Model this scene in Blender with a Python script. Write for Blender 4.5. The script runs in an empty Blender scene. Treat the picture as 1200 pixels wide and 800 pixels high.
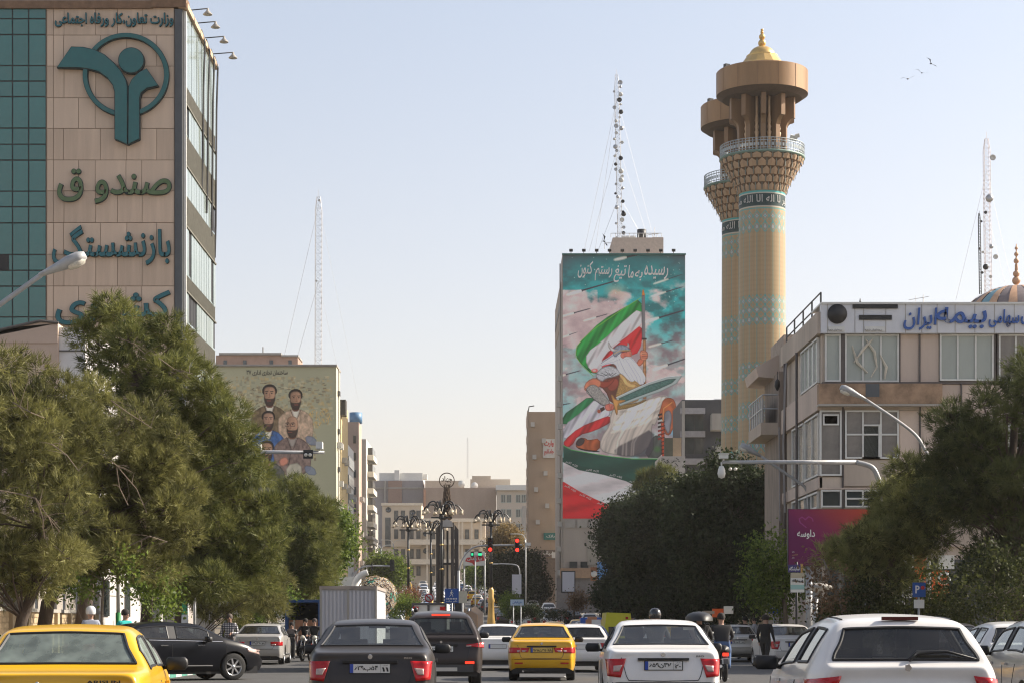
import bpy, bmesh, math, random
import numpy as np
from mathutils import Vector, Matrix, Quaternion
from mathutils.bvhtree import BVHTree
R = math.radians
rnd = random.Random(7)
S = bpy.context.scene
C = S.collection
# ---------------------------------------------------------------- camera, sky, sun, exposure
F, VX, HZ, H = 2400.0, 580.0, 735.0, 1.3      # focal length in photo pixels, vanishing point, eye height
cam = bpy.data.objects.new('camera', bpy.data.cameras.new('camera'))
C.objects.link(cam); S.camera = cam
cam.location = (0, 0, H); cam.rotation_euler = (R(90), 0, 0)
cam.data.sensor_width = 36; cam.data.lens = 36*F/1200
cam.data.shift_x = (600-VX)/1200; cam.data.shift_y = (HZ-400)/1200
cam.data.clip_start = .3; cam.data.clip_end = 20000
SUN_EL, SUN_AZ = 34.0, 77.0                     # azimuth clockwise from the street direction
W = bpy.data.worlds.new('World'); S.world = W; W.use_nodes = True
wn = W.node_tree.nodes; wl = W.node_tree.links; wn.clear()
sky = wn.new('ShaderNodeTexSky'); sky.sky_type = 'NISHITA'; sky.sun_disc = False
sky.sun_elevation = R(SUN_EL); sky.sun_rotation = R(SUN_AZ)
sky.altitude = 1200; sky.air_density = 1.0; sky.dust_density = 4.0; sky.ozone_density = 1.6
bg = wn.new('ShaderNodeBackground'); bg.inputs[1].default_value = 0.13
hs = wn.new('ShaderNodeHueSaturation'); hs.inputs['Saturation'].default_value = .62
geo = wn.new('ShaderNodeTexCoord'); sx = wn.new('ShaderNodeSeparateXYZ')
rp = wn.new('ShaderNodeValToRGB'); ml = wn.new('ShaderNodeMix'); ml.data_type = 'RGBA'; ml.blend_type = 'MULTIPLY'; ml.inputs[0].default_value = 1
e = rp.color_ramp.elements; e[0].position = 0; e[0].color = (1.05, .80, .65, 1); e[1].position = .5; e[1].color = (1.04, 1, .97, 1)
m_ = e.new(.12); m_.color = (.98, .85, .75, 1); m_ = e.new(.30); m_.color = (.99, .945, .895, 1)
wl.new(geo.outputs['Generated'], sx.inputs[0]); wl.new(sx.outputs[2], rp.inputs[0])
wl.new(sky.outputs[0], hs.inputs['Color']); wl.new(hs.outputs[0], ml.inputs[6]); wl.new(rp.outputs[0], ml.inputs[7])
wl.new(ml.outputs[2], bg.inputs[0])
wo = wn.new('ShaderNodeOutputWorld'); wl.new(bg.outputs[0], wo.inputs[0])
sun = bpy.data.objects.new('sun', bpy.data.lights.new('sun', 'SUN')); C.objects.link(sun)
sun.data.energy = 5.0; sun.data.angle = R(.5); sun.data.color = (1, .90, .76)
sd = Vector((math.sin(R(SUN_AZ))*math.cos(R(SUN_EL)), math.cos(R(SUN_AZ))*math.cos(R(SUN_EL)), math.sin(R(SUN_EL))))
sun.rotation_euler = sd.to_track_quat('Z', 'Y').to_euler()
S.view_settings.view_transform = 'Standard'; S.view_settings.look = 'None'
S.view_settings.exposure = .85; S.view_settings.gamma = 1
S.cycles.max_bounces = 8; S.cycles.transparent_max_bounces = 16; S.cycles.volume_bounces = 1
S.cycles.use_denoising = True; S.cycles.filter_width = 1.15

# ---------------------------------------------------------------- helpers
def X(px, d): return (px-VX)/F*d
def Z(py, d): return H-(py-HZ)/F*d
def zt(y):                                       # height of the street, rising beyond the square
    if y < 90: return 0.0
    if y < 560: return .00084*(y-90)**1.6
    return .00084*470**1.6+min((y-560)*.012, 5)
def cx(y): return 2.5 if y < 120 else 2.5-(y-120)*.036   # centre line of the street

MATS = {}
def mat(name, col, rough=.6, metal=0, var=.12, scale=3.0, bump=0.0, bscale=40, spec=.5, coat=0, streak=0, emit=None, trans=0):
    if name in MATS: return MATS[name]
    m = bpy.data.materials.new(name); m.use_nodes = True; nt = m.node_tree; n = nt.nodes; l = nt.links
    b = n['Principled BSDF']; b.inputs['Roughness'].default_value = rough; b.inputs['Metallic'].default_value = metal
    b.inputs['Specular IOR Level'].default_value = spec
    if coat: b.inputs['Coat Weight'].default_value = coat; b.inputs['Coat Roughness'].default_value = .04
    tc = n.new('ShaderNodeTexCoord')
    if var:
        nz = n.new('ShaderNodeTexNoise'); nz.inputs['Scale'].default_value = scale; nz.inputs['Detail'].default_value = 6; nz.inputs['Roughness'].default_value = .65
        src = tc.outputs['Object']
        if streak:
            mp = n.new('ShaderNodeMapping'); mp.inputs['Scale'].default_value = (1, 1, 1/streak); l.new(src, mp.inputs[0]); src = mp.outputs[0]
        l.new(src, nz.inputs['Vector'])
        oi = n.new('ShaderNodeObjectInfo')
        rg = n.new('ShaderNodeMapRange'); rg.inputs[1].default_value = .3; rg.inputs[2].default_value = .7
        rg.inputs[3].default_value = 1-var; rg.inputs[4].default_value = 1+var*.6; l.new(nz.outputs[0], rg.inputs[0])
        r2 = n.new('ShaderNodeMapRange'); r2.inputs[3].default_value = 1-var*.35; r2.inputs[4].default_value = 1+var*.35; l.new(oi.outputs['Random'], r2.inputs[0])
        mm = n.new('ShaderNodeMath'); mm.operation = 'MULTIPLY'; l.new(rg.outputs[0], mm.inputs[0]); l.new(r2.outputs[0], mm.inputs[1])
        vm = n.new('ShaderNodeVectorMath'); vm.operation = 'SCALE'; vm.inputs[0].default_value = col[:3]; l.new(mm.outputs[0], vm.inputs['Scale'])
        l.new(vm.outputs[0], b.inputs['Base Color'])
    else: b.inputs['Base Color'].default_value = (*col[:3], 1)
    if bump:
        bn = n.new('ShaderNodeTexNoise'); bn.inputs['Scale'].default_value = bscale; bn.inputs['Detail'].default_value = 4; l.new(tc.outputs['Object'], bn.inputs['Vector'])
        bp = n.new('ShaderNodeBump'); bp.inputs['Strength'].default_value = bump; bp.inputs['Distance'].default_value = .02; l.new(bn.outputs[0], bp.inputs['Height']); l.new(bp.outputs[0], b.inputs['Normal'])
    if emit: b.inputs['Emission Color'].default_value = (*emit[:3], 1); b.inputs['Emission Strength'].default_value = emit[3]
    m.diffuse_color = (*col[:3], 1); MATS[name] = m
    return m
def leafmat(name, c1, c2, tr=.35):               # colour from the 'tint' attribute of each leaf
    m = bpy.data.materials.new(name); m.use_nodes = True; nt = m.node_tree; n = nt.nodes; l = nt.links; n.clear()
    at = n.new('ShaderNodeAttribute'); at.attribute_name = 'tint'
    mx = n.new('ShaderNodeMix'); mx.data_type = 'RGBA'; mx.inputs[6].default_value = (*c1, 1); mx.inputs[7].default_value = (*c2, 1); l.new(at.outputs['Fac'], mx.inputs[0])
    d = n.new('ShaderNodeBsdfDiffuse'); t = n.new('ShaderNodeBsdfTranslucent'); g = n.new('ShaderNodeBsdfGlossy'); g.inputs['Roughness'].default_value = .55
    l.new(mx.outputs[2], d.inputs[0]); l.new(mx.outputs[2], t.inputs[0])
    s1 = n.new('ShaderNodeMixShader'); s1.inputs[0].default_value = tr; l.new(d.outputs[0], s1.inputs[1]); l.new(t.outputs[0], s1.inputs[2])
    s2 = n.new('ShaderNodeMixShader'); s2.inputs[0].default_value = .018; l.new(s1.outputs[0], s2.inputs[1]); l.new(g.outputs[0], s2.inputs[2])
    o = n.new('ShaderNodeOutputMaterial'); l.new(s2.outputs[0], o.inputs[0]); return m
def glassmat(name, tint, dirt=.08, dcol=(.3, .29, .27)):
    m = bpy.data.materials.new(name); m.use_nodes = True; nt = m.node_tree; n = nt.nodes; l = nt.links; n.clear()
    t = n.new('ShaderNodeBsdfTransparent'); t.inputs[0].default_value = (*tint, 1)
    g = n.new('ShaderNodeBsdfGlossy'); g.inputs['Roughness'].default_value = .03; g.inputs[0].default_value = (.9, .95, 1, 1)
    lw_ = n.new('ShaderNodeLayerWeight'); pw_ = n.new('ShaderNodeMath'); pw_.operation = 'POWER'; pw_.inputs[1].default_value = 4.5; l.new(lw_.outputs['Facing'], pw_.inputs[0])
    lw_.inputs[0].default_value = .5; f = n.new('ShaderNodeMath'); f.operation = 'MULTIPLY_ADD'; f.inputs[1].default_value = .85; f.inputs[2].default_value = .05; l.new(pw_.outputs[0], f.inputs[0])
    s1 = n.new('ShaderNodeMixShader'); l.new(f.outputs[0], s1.inputs[0]); l.new(t.outputs[0], s1.inputs[1]); l.new(g.outputs[0], s1.inputs[2])
    d = n.new('ShaderNodeBsdfDiffuse'); d.inputs[0].default_value = (*dcol, 1)
    nz = n.new('ShaderNodeTexNoise'); nz.inputs['Scale'].default_value = 5; tc = n.new('ShaderNodeTexCoord'); l.new(tc.outputs['Object'], nz.inputs['Vector'])
    mu = n.new('ShaderNodeMath'); mu.operation = 'MULTIPLY'; mu.inputs[1].default_value = dirt*2; l.new(nz.outputs[0], mu.inputs[0])
    s2 = n.new('ShaderNodeMixShader'); l.new(mu.outputs[0], s2.inputs[0]); l.new(s1.outputs[0], s2.inputs[1]); l.new(d.outputs[0], s2.inputs[2])
    o = n.new('ShaderNodeOutputMaterial'); l.new(s2.outputs[0], o.inputs[0]); return m
def vcolmat(name, rough=.7, attr='Col'):
    m = bpy.data.materials.new(name); m.use_nodes = True; n = m.node_tree.nodes
    a = n.new('ShaderNodeAttribute'); a.attribute_name = attr; m.node_tree.links.new(a.outputs['Color'], n['Principled BSDF'].inputs['Base Color'])
    n['Principled BSDF'].inputs['Roughness'].default_value = rough; n['Principled BSDF'].inputs['Specular IOR Level'].default_value = .25
    return m

def tag(o, label=None, cat=None, group=None, kind=None):
    if label: o['label'] = label
    if cat: o['category'] = cat
    if group: o['group'] = group
    if kind: o['kind'] = kind
    return o
def empty(name, loc, label, cat, group=None, rz=0):
    o = bpy.data.objects.new(name, None); C.objects.link(o); o.location = loc; o.rotation_euler = (0, 0, rz); o.empty_display_size = .2
    return tag(o, label, cat, group)
def link(name, me, parent=None, loc=(0, 0, 0), rot=None, scale=None):
    o = bpy.data.objects.new(name, me); C.objects.link(o)
    if parent: o.parent = parent
    o.location = loc
    if rot: o.rotation_euler = rot
    if scale: o.scale = scale
    return o
def copy_tree(o, parent=None):
    c = o.copy(); C.objects.link(c); c.parent = parent
    for ch in o.children: copy_tree(ch, c)
    return c

class MB:
    def __init__(s): s.v = []; s.f = []; s.m = []; s.sm = []
    def add(s, v, f, m=0, smooth=False):
        b = len(s.v); s.v += [tuple(p) for p in v]
        for q in f: s.f.append([i+b for i in q]); s.m.append(m); s.sm.append(smooth)
        return s
    def box(s, x0, x1, y0, y1, z0, z1, m=0):
        v = [(x, y, z) for x in (x0, x1) for y in (y0, y1) for z in (z0, z1)]
        return s.add(v, [(0, 1, 3, 2), (4, 6, 7, 5), (0, 4, 5, 1), (2, 3, 7, 6), (0, 2, 6, 4), (1, 5, 7, 3)], m)
    def bx(s, c, sz, rot=None, m=0):
        M = (rot.to_matrix() if isinstance(rot, (Quaternion,)) else Matrix.Rotation(rot, 3, 'Z')) if rot is not None else Matrix.Identity(3)
        v = [Vector(c)+M @ Vector((x*sz[0]/2, y*sz[1]/2, z*sz[2]/2)) for x in (-1, 1) for y in (-1, 1) for z in (-1, 1)]
        return s.add(v, [(0, 1, 3, 2), (4, 6, 7, 5), (0, 4, 5, 1), (2, 3, 7, 6), (0, 2, 6, 4), (1, 5, 7, 3)], m)
    def tube(s, pts, r, n=8, m=0, caps=True):
        pts = [Vector(p) for p in pts]; k = len(pts)
        if not hasattr(r, '__len__'): r = [r]*k
        v = []; up = Vector((0, 0, 1)); pn = None
        for i, p in enumerate(pts):
            t = (pts[min(i+1, k-1)]-pts[max(i-1, 0)]).normalized()
            a = t.cross(up) if abs(t.z) < .95 else t.cross(Vector((0, 1, 0)))
            if pn is not None:
                a2 = pn-t*pn.dot(t)
                if a2.length > 1e-4: a = a2
            a.normalize(); pn = a; b = t.cross(a)
            for j in range(n):
                th = 2*math.pi*j/n; v.append(p+(a*math.cos(th)+b*math.sin(th))*r[i])
        f = [(i*n+j, i*n+(j+1) % n, (i+1)*n+(j+1) % n, (i+1)*n+j) for i in range(k-1) for j in range(n)]
        s.add(v, f, m, n > 5)
        if caps: b = len(s.v)-len(v); s.f += [[b+j for j in range(n)][::-1], [b+(k-1)*n+j for j in range(n)]]; s.m += [m, m]; s.sm += [False, False]
        return s
    def lathe(s, prof, c=(0, 0, 0), n=24, m=0, smooth=True, axis='Z', a0=0, a1=2*math.pi):
        v = []; full = abs(a1-a0-2*math.pi) < 1e-6; nn = n if full else n+1
        for r, z in prof:
            for j in range(nn):
                th = a0+(a1-a0)*j/n; x, y = r*math.cos(th), r*math.sin(th)
                if axis == 'Z': p = (x, y, z)
                elif axis == 'Y': p = (x, z, y)
                else: p = (z, x, y)
                v.append((p[0]+c[0], p[1]+c[1], p[2]+c[2]))
        f = [(i*nn+j, i*nn+(j+1) % nn, (i+1)*nn+(j+1) % nn, (i+1)*nn+j) for i in range(len(prof)-1) for j in range(nn if full else nn-1)]
        return s.add(v, f, m, smooth)
    def prism(s, poly, y0, y1, m=0, plane='XZ'):          # polygon extruded between y0 and y1
        n = len(poly); g = (lambda a, b, y: (a, y, b)) if plane == 'XZ' else ((lambda a, b, y: (y, a, b)) if plane == 'YZ' else (lambda a, b, y: (a, b, y)))
        v = [g(a, b, y0) for a, b in poly]+[g(a, b, y1) for a, b in poly]
        f = [list(range(n)), list(range(n, 2*n))[::-1]]+[[i, i+n, (i+1) % n+n, (i+1) % n] for i in range(n)]
        return s.add(v, f, m)
    def quad(s, a, b, c, d, m=0): return s.add([a, b, c, d], [(0, 1, 2, 3)], m)
    def mesh(s, name, mats):
        me = bpy.data.meshes.new(name); me.from_pydata(s.v, [], s.f)
        for x in (mats if isinstance(mats, (list, tuple)) else [mats]): me.materials.append(x)
        me.polygons.foreach_set('material_index', s.m); me.polygons.foreach_set('use_smooth', s.sm)
        bm = bmesh.new(); bm.from_mesh(me); bmesh.ops.recalc_face_normals(bm, faces=bm.faces); bm.to_mesh(me); bm.free()
        me.update(); return me
    def build(s, name, mats, parent=None, loc=(0, 0, 0)): return link(name, s.mesh(name, mats), parent, loc)

# ---- writing: Persian letters to their joined forms, set in visual order
FORMS = {}
for ch, iso, fin, ini, med in [('ا', 0xFE8D, 0xFE8E, 0, 0), ('ب', 0xFE8F, 0xFE90, 0xFE91, 0xFE92), ('پ', 0xFB56, 0xFB57, 0xFB58, 0xFB59), ('ت', 0xFE95, 0xFE96, 0xFE97, 0xFE98), ('ج', 0xFE9D, 0xFE9E, 0xFE9F, 0xFEA0), ('چ', 0xFB7A, 0xFB7B, 0xFB7C, 0xFB7D), ('ح', 0xFEA1, 0xFEA2, 0xFEA3, 0xFEA4), ('خ', 0xFEA5, 0xFEA6, 0xFEA7, 0xFEA8), ('د', 0xFEA9, 0xFEAA, 0, 0), ('ر', 0xFEAD, 0xFEAE, 0, 0), ('ز', 0xFEAF, 0xFEB0, 0, 0), ('س', 0xFEB1, 0xFEB2, 0xFEB3, 0xFEB4), ('ش', 0xFEB5, 0xFEB6, 0xFEB7, 0xFEB8), ('ص', 0xFEB9, 0xFEBA, 0xFEBB, 0xFEBC), ('ع', 0xFEC9, 0xFECA, 0xFECB, 0xFECC), ('غ', 0xFECD, 0xFECE, 0xFECF, 0xFED0), ('ف', 0xFED1, 0xFED2, 0xFED3, 0xFED4), ('ق', 0xFED5, 0xFED6, 0xFED7, 0xFED8), ('ک', 0xFB8E, 0xFB8F, 0xFB90, 0xFB91), ('گ', 0xFB92, 0xFB93, 0xFB94, 0xFB95), ('ل', 0xFEDD, 0xFEDE, 0xFEDF, 0xFEE0), ('م', 0xFEE1, 0xFEE2, 0xFEE3, 0xFEE4), ('ن', 0xFEE5, 0xFEE6, 0xFEE7, 0xFEE8), ('و', 0xFEED, 0xFEEE, 0, 0), ('ه', 0xFEE9, 0xFEEA, 0xFEEB, 0xFEEC), ('ی', 0xFBFC, 0xFBFD, 0xFBFE, 0xFBFF)]:
    FORMS[ch] = (iso, fin, ini, med)
def shape(t):
    out = []
    for i, ch in enumerate(t):
        if ch not in FORMS: out.append(ch); continue
        iso, fin, ini, med = FORMS[ch]
        pj = i > 0 and t[i-1] in FORMS and FORMS[t[i-1]][2] != 0
        nj = i+1 < len(t) and t[i+1] in FORMS and ini != 0
        out.append(chr(med if pj and nj else fin if pj else ini if nj else iso))
    res = []; num = ''
    for ch in out:                              # runs of digits keep their order
        if ch in '۰۱۲۳۴۵۶۷۸۹': num += ch
        else:
            if num: res.append(num); num = ''
            res.append(ch)
    if num: res.append(num)
    return ''.join(res[::-1])
def text_mesh(t, w, h, depth=.01, m=None, bold=0.0, raw=False, res=2, shear=0):
    c = bpy.data.curves.new('lettering', 'FONT'); c.body = t if raw else shape(t); c.extrude = .05; c.offset = bold; c.resolution_u = res; c.shear = shear
    o = bpy.data.objects.new('lettering', c); C.objects.link(o)
    dg = bpy.context.evaluated_depsgraph_get(); me = bpy.data.meshes.new_from_object(o.evaluated_get(dg)); bpy.data.objects.remove(o)
    n = len(me.vertices); a = np.empty(n*3); me.vertices.foreach_get('co', a); a = a.reshape(-1, 3)
    mn, mx = a.min(0), a.max(0); s = (mx-mn); kx = w/s[0]; kz = h/s[1] if h else kx
    b = np.stack([(a[:, 0]-(mn[0]+mx[0])/2)*kx, -(a[:, 2])/.05*depth/2-depth/2, (a[:, 1]-(mn[1]+mx[1])/2)*kz], 1)
    me.vertices.foreach_set('co', b.ravel()); me.materials.clear(); me.materials.append(m); me.update()
    return me                                    # centred, in XZ, facing -Y, standing proud of y=0 by depth

def nparr(name, V, Fq, mats, cols=None, tint=None, smooth=False, k=4):   # fast mesh from arrays
    me = bpy.data.meshes.new(name); nf = len(Fq)
    me.vertices.add(len(V)); me.vertices.foreach_set('co', np.ascontiguousarray(V, dtype=np.float32).ravel())
    me.loops.add(nf*k); me.loops.foreach_set('vertex_index', np.ascontiguousarray(Fq, dtype=np.int32).ravel())
    me.polygons.add(nf); me.polygons.foreach_set('loop_start', np.arange(0, nf*k, k, dtype=np.int32))
    if smooth: me.polygons.foreach_set('use_smooth', np.ones(nf, bool))
    for x in (mats if isinstance(mats, (list, tuple)) else [mats]): me.materials.append(x)
    if cols is not None:
        a = me.attributes.new('Col', 'FLOAT_COLOR', 'POINT'); a.data.foreach_set('color', np.ascontiguousarray(np.concatenate([cols, np.ones((len(V), 1))], 1), dtype=np.float32).ravel())
    if tint is not None:
        a = me.attributes.new('tint', 'FLOAT', 'POINT'); a.data.foreach_set('value', np.ascontiguousarray(tint, dtype=np.float32))
    me.update(calc_edges=True); me.validate(); return me
# ---------------------------------------------------------------- ground, road, pavements
asph = mat('asphalt', (.075, .073, .07), .75, var=.22, scale=.9, bump=.35, bscale=60)
soil = mat('soil', (.16, .13, .09), .95, var=.3, scale=.5)
paving = mat('paving', (.26, .245, .22), .85, var=.2, scale=1.2, bump=.2)
conc = mat('concrete', (.34, .32, .29), .85, var=.18, scale=1.0, bump=.2, streak=4)
steel = mat('galvanised_steel', (.45, .46, .47), .42, .6, var=.15, scale=6)
white_m = mat('white_metal', (.62, .63, .62), .45, .1, var=.1)
dark_m = mat('dark_metal', (.03, .032, .035), .5, .3, var=.15)
black_m = mat('black_plastic', (.012, .012, .013), .5, var=0)
def strip(name, ys, fx0, fx1, dz, m, kind='structure'):
    v = []; f = []
    for y in ys:
        z = zt(y)+dz; v += [(fx0(y), y, z), (fx1(y), y, z)]
    for i in range(len(ys)-1): f.append((2*i, 2*i+1, 2*i+3, 2*i+2))
    return tag(MB().add(v, f).build(name, m), kind=kind)
far = [-200, 0, 60, 90]+list(range(100, 600, 20))+[650, 800, 1200, 3000, 9000]
strip('ground', far, lambda y: -6000, lambda y: 6000, -.03, soil)
yr = [-60, 0, 60, 90]+list(range(100, 620, 12))
strip('road', yr, lambda y: -9 if y < 120 else cx(y)-11.4, lambda y: 13.8 if y < 120 else cx(y)+11.2, .0, asph)
tag(MB().box(-90, -9, 61, 104, -.3, -.004).build('side_road', asph), kind='structure')
def pave(name, x0, x1, y0, y1): return tag(MB().box(x0, x1, y0, y1, -.3, .13).build(name, paving), kind='structure')
pl = pave('pavement', -24, -8.55, -40, 61); pr = pave('pavement', 13.95, 30, -40, 63); pave('pavement', 10.75, 30, 63.02, 100)
strip('pavement', list(range(104, 420, 12)), lambda y: cx(y)-22, lambda y: cx(y)-11.5, .13, paving)
strip('pavement', list(range(100, 420, 12)), lambda y: cx(y)+11.3, lambda y: cx(y)+26, .13, paving)
kg = mat('kerb_green', (.08, .28, .22), .6, var=.25); kw = mat('kerb_white', (.6, .6, .56), .6, var=.25)
ks = MB().box(0, .15, 0, .96, -.2, .15); km = [ks.mesh('kerb_stone', kg), ks.mesh('kerb_stone', kw)]
for i in range(44): link('kerb_stone', km[i % 2], pl, (-8.56-.135+.14, 17+i, 0))
km2 = ks.mesh('kerb_stone', conc)
for i in range(43): link('kerb_stone', km2, pr, (13.80, 20+i, 0))
# manhole covers and worn lane dashes
lw = mat('lane_paint', (.42, .42, .39), .7, var=.5, scale=9)
for lane in (-2.1, 1.9, 5.9, 9.8):
    for k in range(5):
        y0 = 34+k*9.0; tag(MB().box(lane-.06, lane+.06, y0, y0+3, -.05, .004).build('lane_marking', lw), kind='structure')

# ---------------------------------------------------------------- building parts
glass_dark = mat('window_glass_dark', (.05, .06, .065), .08, var=.3, scale=.8, spec=.8)
glass_grey = mat('window_glass_grey', (.22, .24, .23), .12, var=.3, scale=.7, spec=.8)
frame_w = mat('window_frame_white', (.60, .60, .57), .5, var=.1)
frame_d = mat('window_frame_dark', (.07, .065, .06), .5, var=.1)
_wm = {}
def window_meshes(w, h, nx=1, nz=1, t=.07, dep=.12, fm=None, gm=None):
    key = (round(w, 2), round(h, 2), nx, nz, t, dep, (fm or frame_w).name, (gm or glass_dark).name)
    if key not in _wm:
        b = MB()
        b.box(0, w, -dep, 0, 0, t).box(0, w, -dep, 0, h-t, h).box(0, t, -dep+.004, 0, t, h-t).box(w-t, w, -dep+.004, 0, t, h-t)
        for i in range(1, nx): b.box(i*w/nx-t/2, i*w/nx+t/2, -dep+.012, 0, t, h-t)
        for i in range(1, nz): b.box(t, w-t, -dep+.02, 0, i*h/nz-t/2, i*h/nz+t/2)
        g = MB(); pw = w/nx; ph = h/nz
        g.box(t/2, pw-t/2, -.03, -.01, t/2, ph-t/2)
        _wm[key] = (b.mesh('window', fm or frame_w), g.mesh('pane', gm or glass_dark), pw, ph)
    return _wm[key]
def window(parent, loc, w, h, nx=1, nz=1, rz=0, name='window', single=False, **k):
    fmesh, gmesh, pw, ph = window_meshes(w, h, nx, nz, **k)
    o = link(name, fmesh, parent, loc, (0, 0, rz))
    for i in range(nx):
        for j in range(nz): link('pane', gmesh, o, (i*pw, 0, j*ph))
    return o
def building(name, label, x0, x1, y0, y1, z1, m, cat='building', z0=None, group=None):
    z0 = zt(y0)-.5 if z0 is None else z0
    r = empty(name, (x0, y0, max(z0, 0)), label, cat, group)
    b = MB().box(0, x1-x0, 0, y1-y0, z0-r.location.z, z1-r.location.z).build('wall', m, r)
    return r
def W2(r, x, y, z): return (x-r.location.x, y-r.location.y, z-r.location.z)
def part(r, name, m, b, label=None):
    o = b.build(name, m, r)
    o.location = (-r.location.x, -r.location.y, -r.location.z)
    if label: o['label'] = label
    return o

# ---- the pension tower with the teal curtain wall
D = 114
stone = mat('pink_stone', (.60, .47, .36), .8, var=.13, scale=.6, bump=.15, bscale=12, streak=6)
stone2 = mat('pink_stone_dirty', (.565, .44, .335), .85, var=.22, scale=.9, bump=.2, streak=8)
teal = mat('teal_glass', (.030, .15, .135), .16, var=.22, scale=.35, spec=.9)
mull = mat('dark_mullion', (.02, .035, .035), .5, var=0)
slate = mat('slate_grey', (.075, .085, .095), .6, var=.2, scale=.8)
xL, xS, xR = X(-180, D), X(205, D), X(216, D); zT = Z(5, D); dF = 126.4
tw = building('office_tower', 'tall office tower with teal glass, pink stone front and a round teal emblem', xL, xR-.02, D, dF, zT-.3, conc)
x52 = X(54, D)
part(tw, 'parapet', mat('rust_coping', (.20, .12, .07), .8, var=.3), MB().box(xL, X(180, D), D-.25, D+.5, zT-.3, Z(2, D)).box(X(178, D), X(219, D), D-.32, D+1, zT-.25, Z(-2, D)))
part(tw, 'curtain_wall_frame', mull, MB().box(xL, x52, D-.06, D-.01, -.0, zT-.3))
part(tw, 'corner_pier', slate, MB().box(xS+.02, X(214, D), D-.22, D-.0, 0, zT-.35))
# glass panes: rows alternate tall and short, as in the real facade
rows = []; y = 5.0; hts = [18.3, 17.8, 36.5, 18.5, 18, 36.8]; ys_ = [5, 23, 41.5, 78, 96, 114.2, 151, 170, 188.5, 225, 243, 262, 299, 317.5, 336, 372, 390, 409, 446]
pm = {}
for i in range(len(ys_)-1):
    z1, z0 = Z(ys_[i], D), Z(ys_[i+1], D); hh = round(z1-z0, 2)
    for c in range(-4, 3):
        xa, xb = 15.2+c*18.9, 15.2+(c+1)*18.9
        if xa < -62: continue
        xb = min(xb, 52.6)
        ww = round(X(xb, D)-X(xa, D), 2)
        if (ww, hh) not in pm: pm[(ww, hh)] = MB().box(.04, ww-.04, -.05, 0, .04, hh-.04).mesh('glass_pane', teal)
        o = link('glass_pane', pm[(ww, hh)], tw, W2(tw, X(xa, D), D-.06, z0), (R(rnd.uniform(-.35, .35)), 0, R(rnd.uniform(-.35, .35))))
# one pane stands open
part(tw, 'open_pane', black_m, MB().box(X(0, D), X(11, D), D-.14, D-.12, Z(317, D), Z(299, D)), 'dark open pane')
# stone panels in running bond
part(tw, 'stone_backing', mat('joint_dark', (.27, .20, .15), .9, var=.1), MB().box(x52, xS, D-.05, D-.01, 0, zT-.3))
sy = [6, 42.1, 78.4, 115.5, 151.3, 188.3, 224.5, 261.5, 298.6, 335.8, 372, 409, 446, 483]
for i in range(len(sy)-1):
    z1, z0 = Z(sy[i], D), Z(sy[i+1], D)
    cuts = [55.5, 63, 92.5, 112, 148, 166.5, 204.6] if i % 2 else [55.5, 63, 75.5, 112.6, 138, 167, 204.6]
    if i % 3 == 1: cuts = [55.5, 63, 74.8, 118, 149, 184, 204.6]
    for a, b in zip(cuts, cuts[1:]):
        wa, wb = X(a, D)+.014, X(b, D)-.014
        k = ('s', round(wb-wa, 2), round(z1-z0, 2), i % 2)
        if k not in pm: pm[k] = MB().box(0, wb-wa, -.06, 0, .018, z1-z0-.018).mesh('stone_panel', stone if i % 2 else stone2)
        link('stone_panel', pm[k], tw, W2(tw, wa, D-.04-rnd.uniform(0, .012), z0))
# emblem
emb = mat('emblem_teal', (.018, .12, .125), .45, var=.1); edge = mat('emblem_edge', (.01, .03, .035), .6, var=0)
def q(u, v): return (X(u/3.636, D), Z(v/3.636, D))
ring = MB(); n = 64; c0, c1 = X(148.8, D), Z(90, D)
for r1, r0, a, b_, mi in ((50/21.05, 45.2/21.05, D-.42, D-.1, 0), (50.6/21.05, 44.6/21.05, D-.36, D-.09, 1)):
    v = []
    for j in range(n):
        t = 2*math.pi*j/n
        for rr, yy in ((r1, a), (r0, a), (r0, b_), (r1, b_)): v.append((c0+rr*math.cos(t), yy, c1+rr*.97*math.sin(t)))
    ring.add(v, [(4*j+k, 4*j+(k+1) % 4, 4*((j+1) % n)+(k+1) % 4, 4*((j+1) % n)+k) for j in range(n) for k in range(4)], mi)
part(tw, 'emblem_ring', [emb, edge], ring)
def grow(poly, s):
    n_ = len(poly); out = []
    for i in range(n_):
        a, b, c = Vector(poly[i-1]), Vector(poly[i]), Vector(poly[(i+1) % n_])
        d1 = (b-a).normalized(); d2 = (c-b).normalized(); nn = Vector((d1.y+d2.y, -d1.x-d2.x)); nn = nn.normalized() if nn.length > 1e-6 else nn
        out.append(tuple(b+nn*s))
    return out
def area(p): return sum(p[i-1][0]*p[i][1]-p[i][0]*p[i-1][1] for i in range(len(p)))
for nm, pts in (('emblem_ribbon', [(252, 297), (312, 212), (360, 214), (410, 225), (450, 245), (490, 280), (520, 315), (540, 350), (547, 380), (547, 622), (497, 600), (497, 400), (488, 370), (465, 340), (430, 315), (390, 303), (340, 297)]),
                ('emblem_ribbon', [(554, 622), (598, 600), (598, 430), (605, 405), (630, 385), (678, 374), (630, 305), (600, 320), (570, 350), (556, 380)]),
                ('emblem_disc', [(565+52*math.cos(t*math.pi/20), 268+52*math.sin(t*math.pi/20)) for t in range(40)])):
    p2 = [q(*p) for p in pts]; 
    if area(p2) < 0: p2 = p2[::-1]
    part(tw, nm, [emb, edge], MB().prism(p2, D-.50, D-.1, 0).prism(grow(p2, .05), D-.44, D-.09, 1))
grn = mat('letter_green', (.085, .145, .06), .5, var=.15); tl = mat('letter_teal', (.012, .115, .14), .5, var=.15); br = mat('letter_brown', (.10, .045, .03), .6, var=.2)
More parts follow.
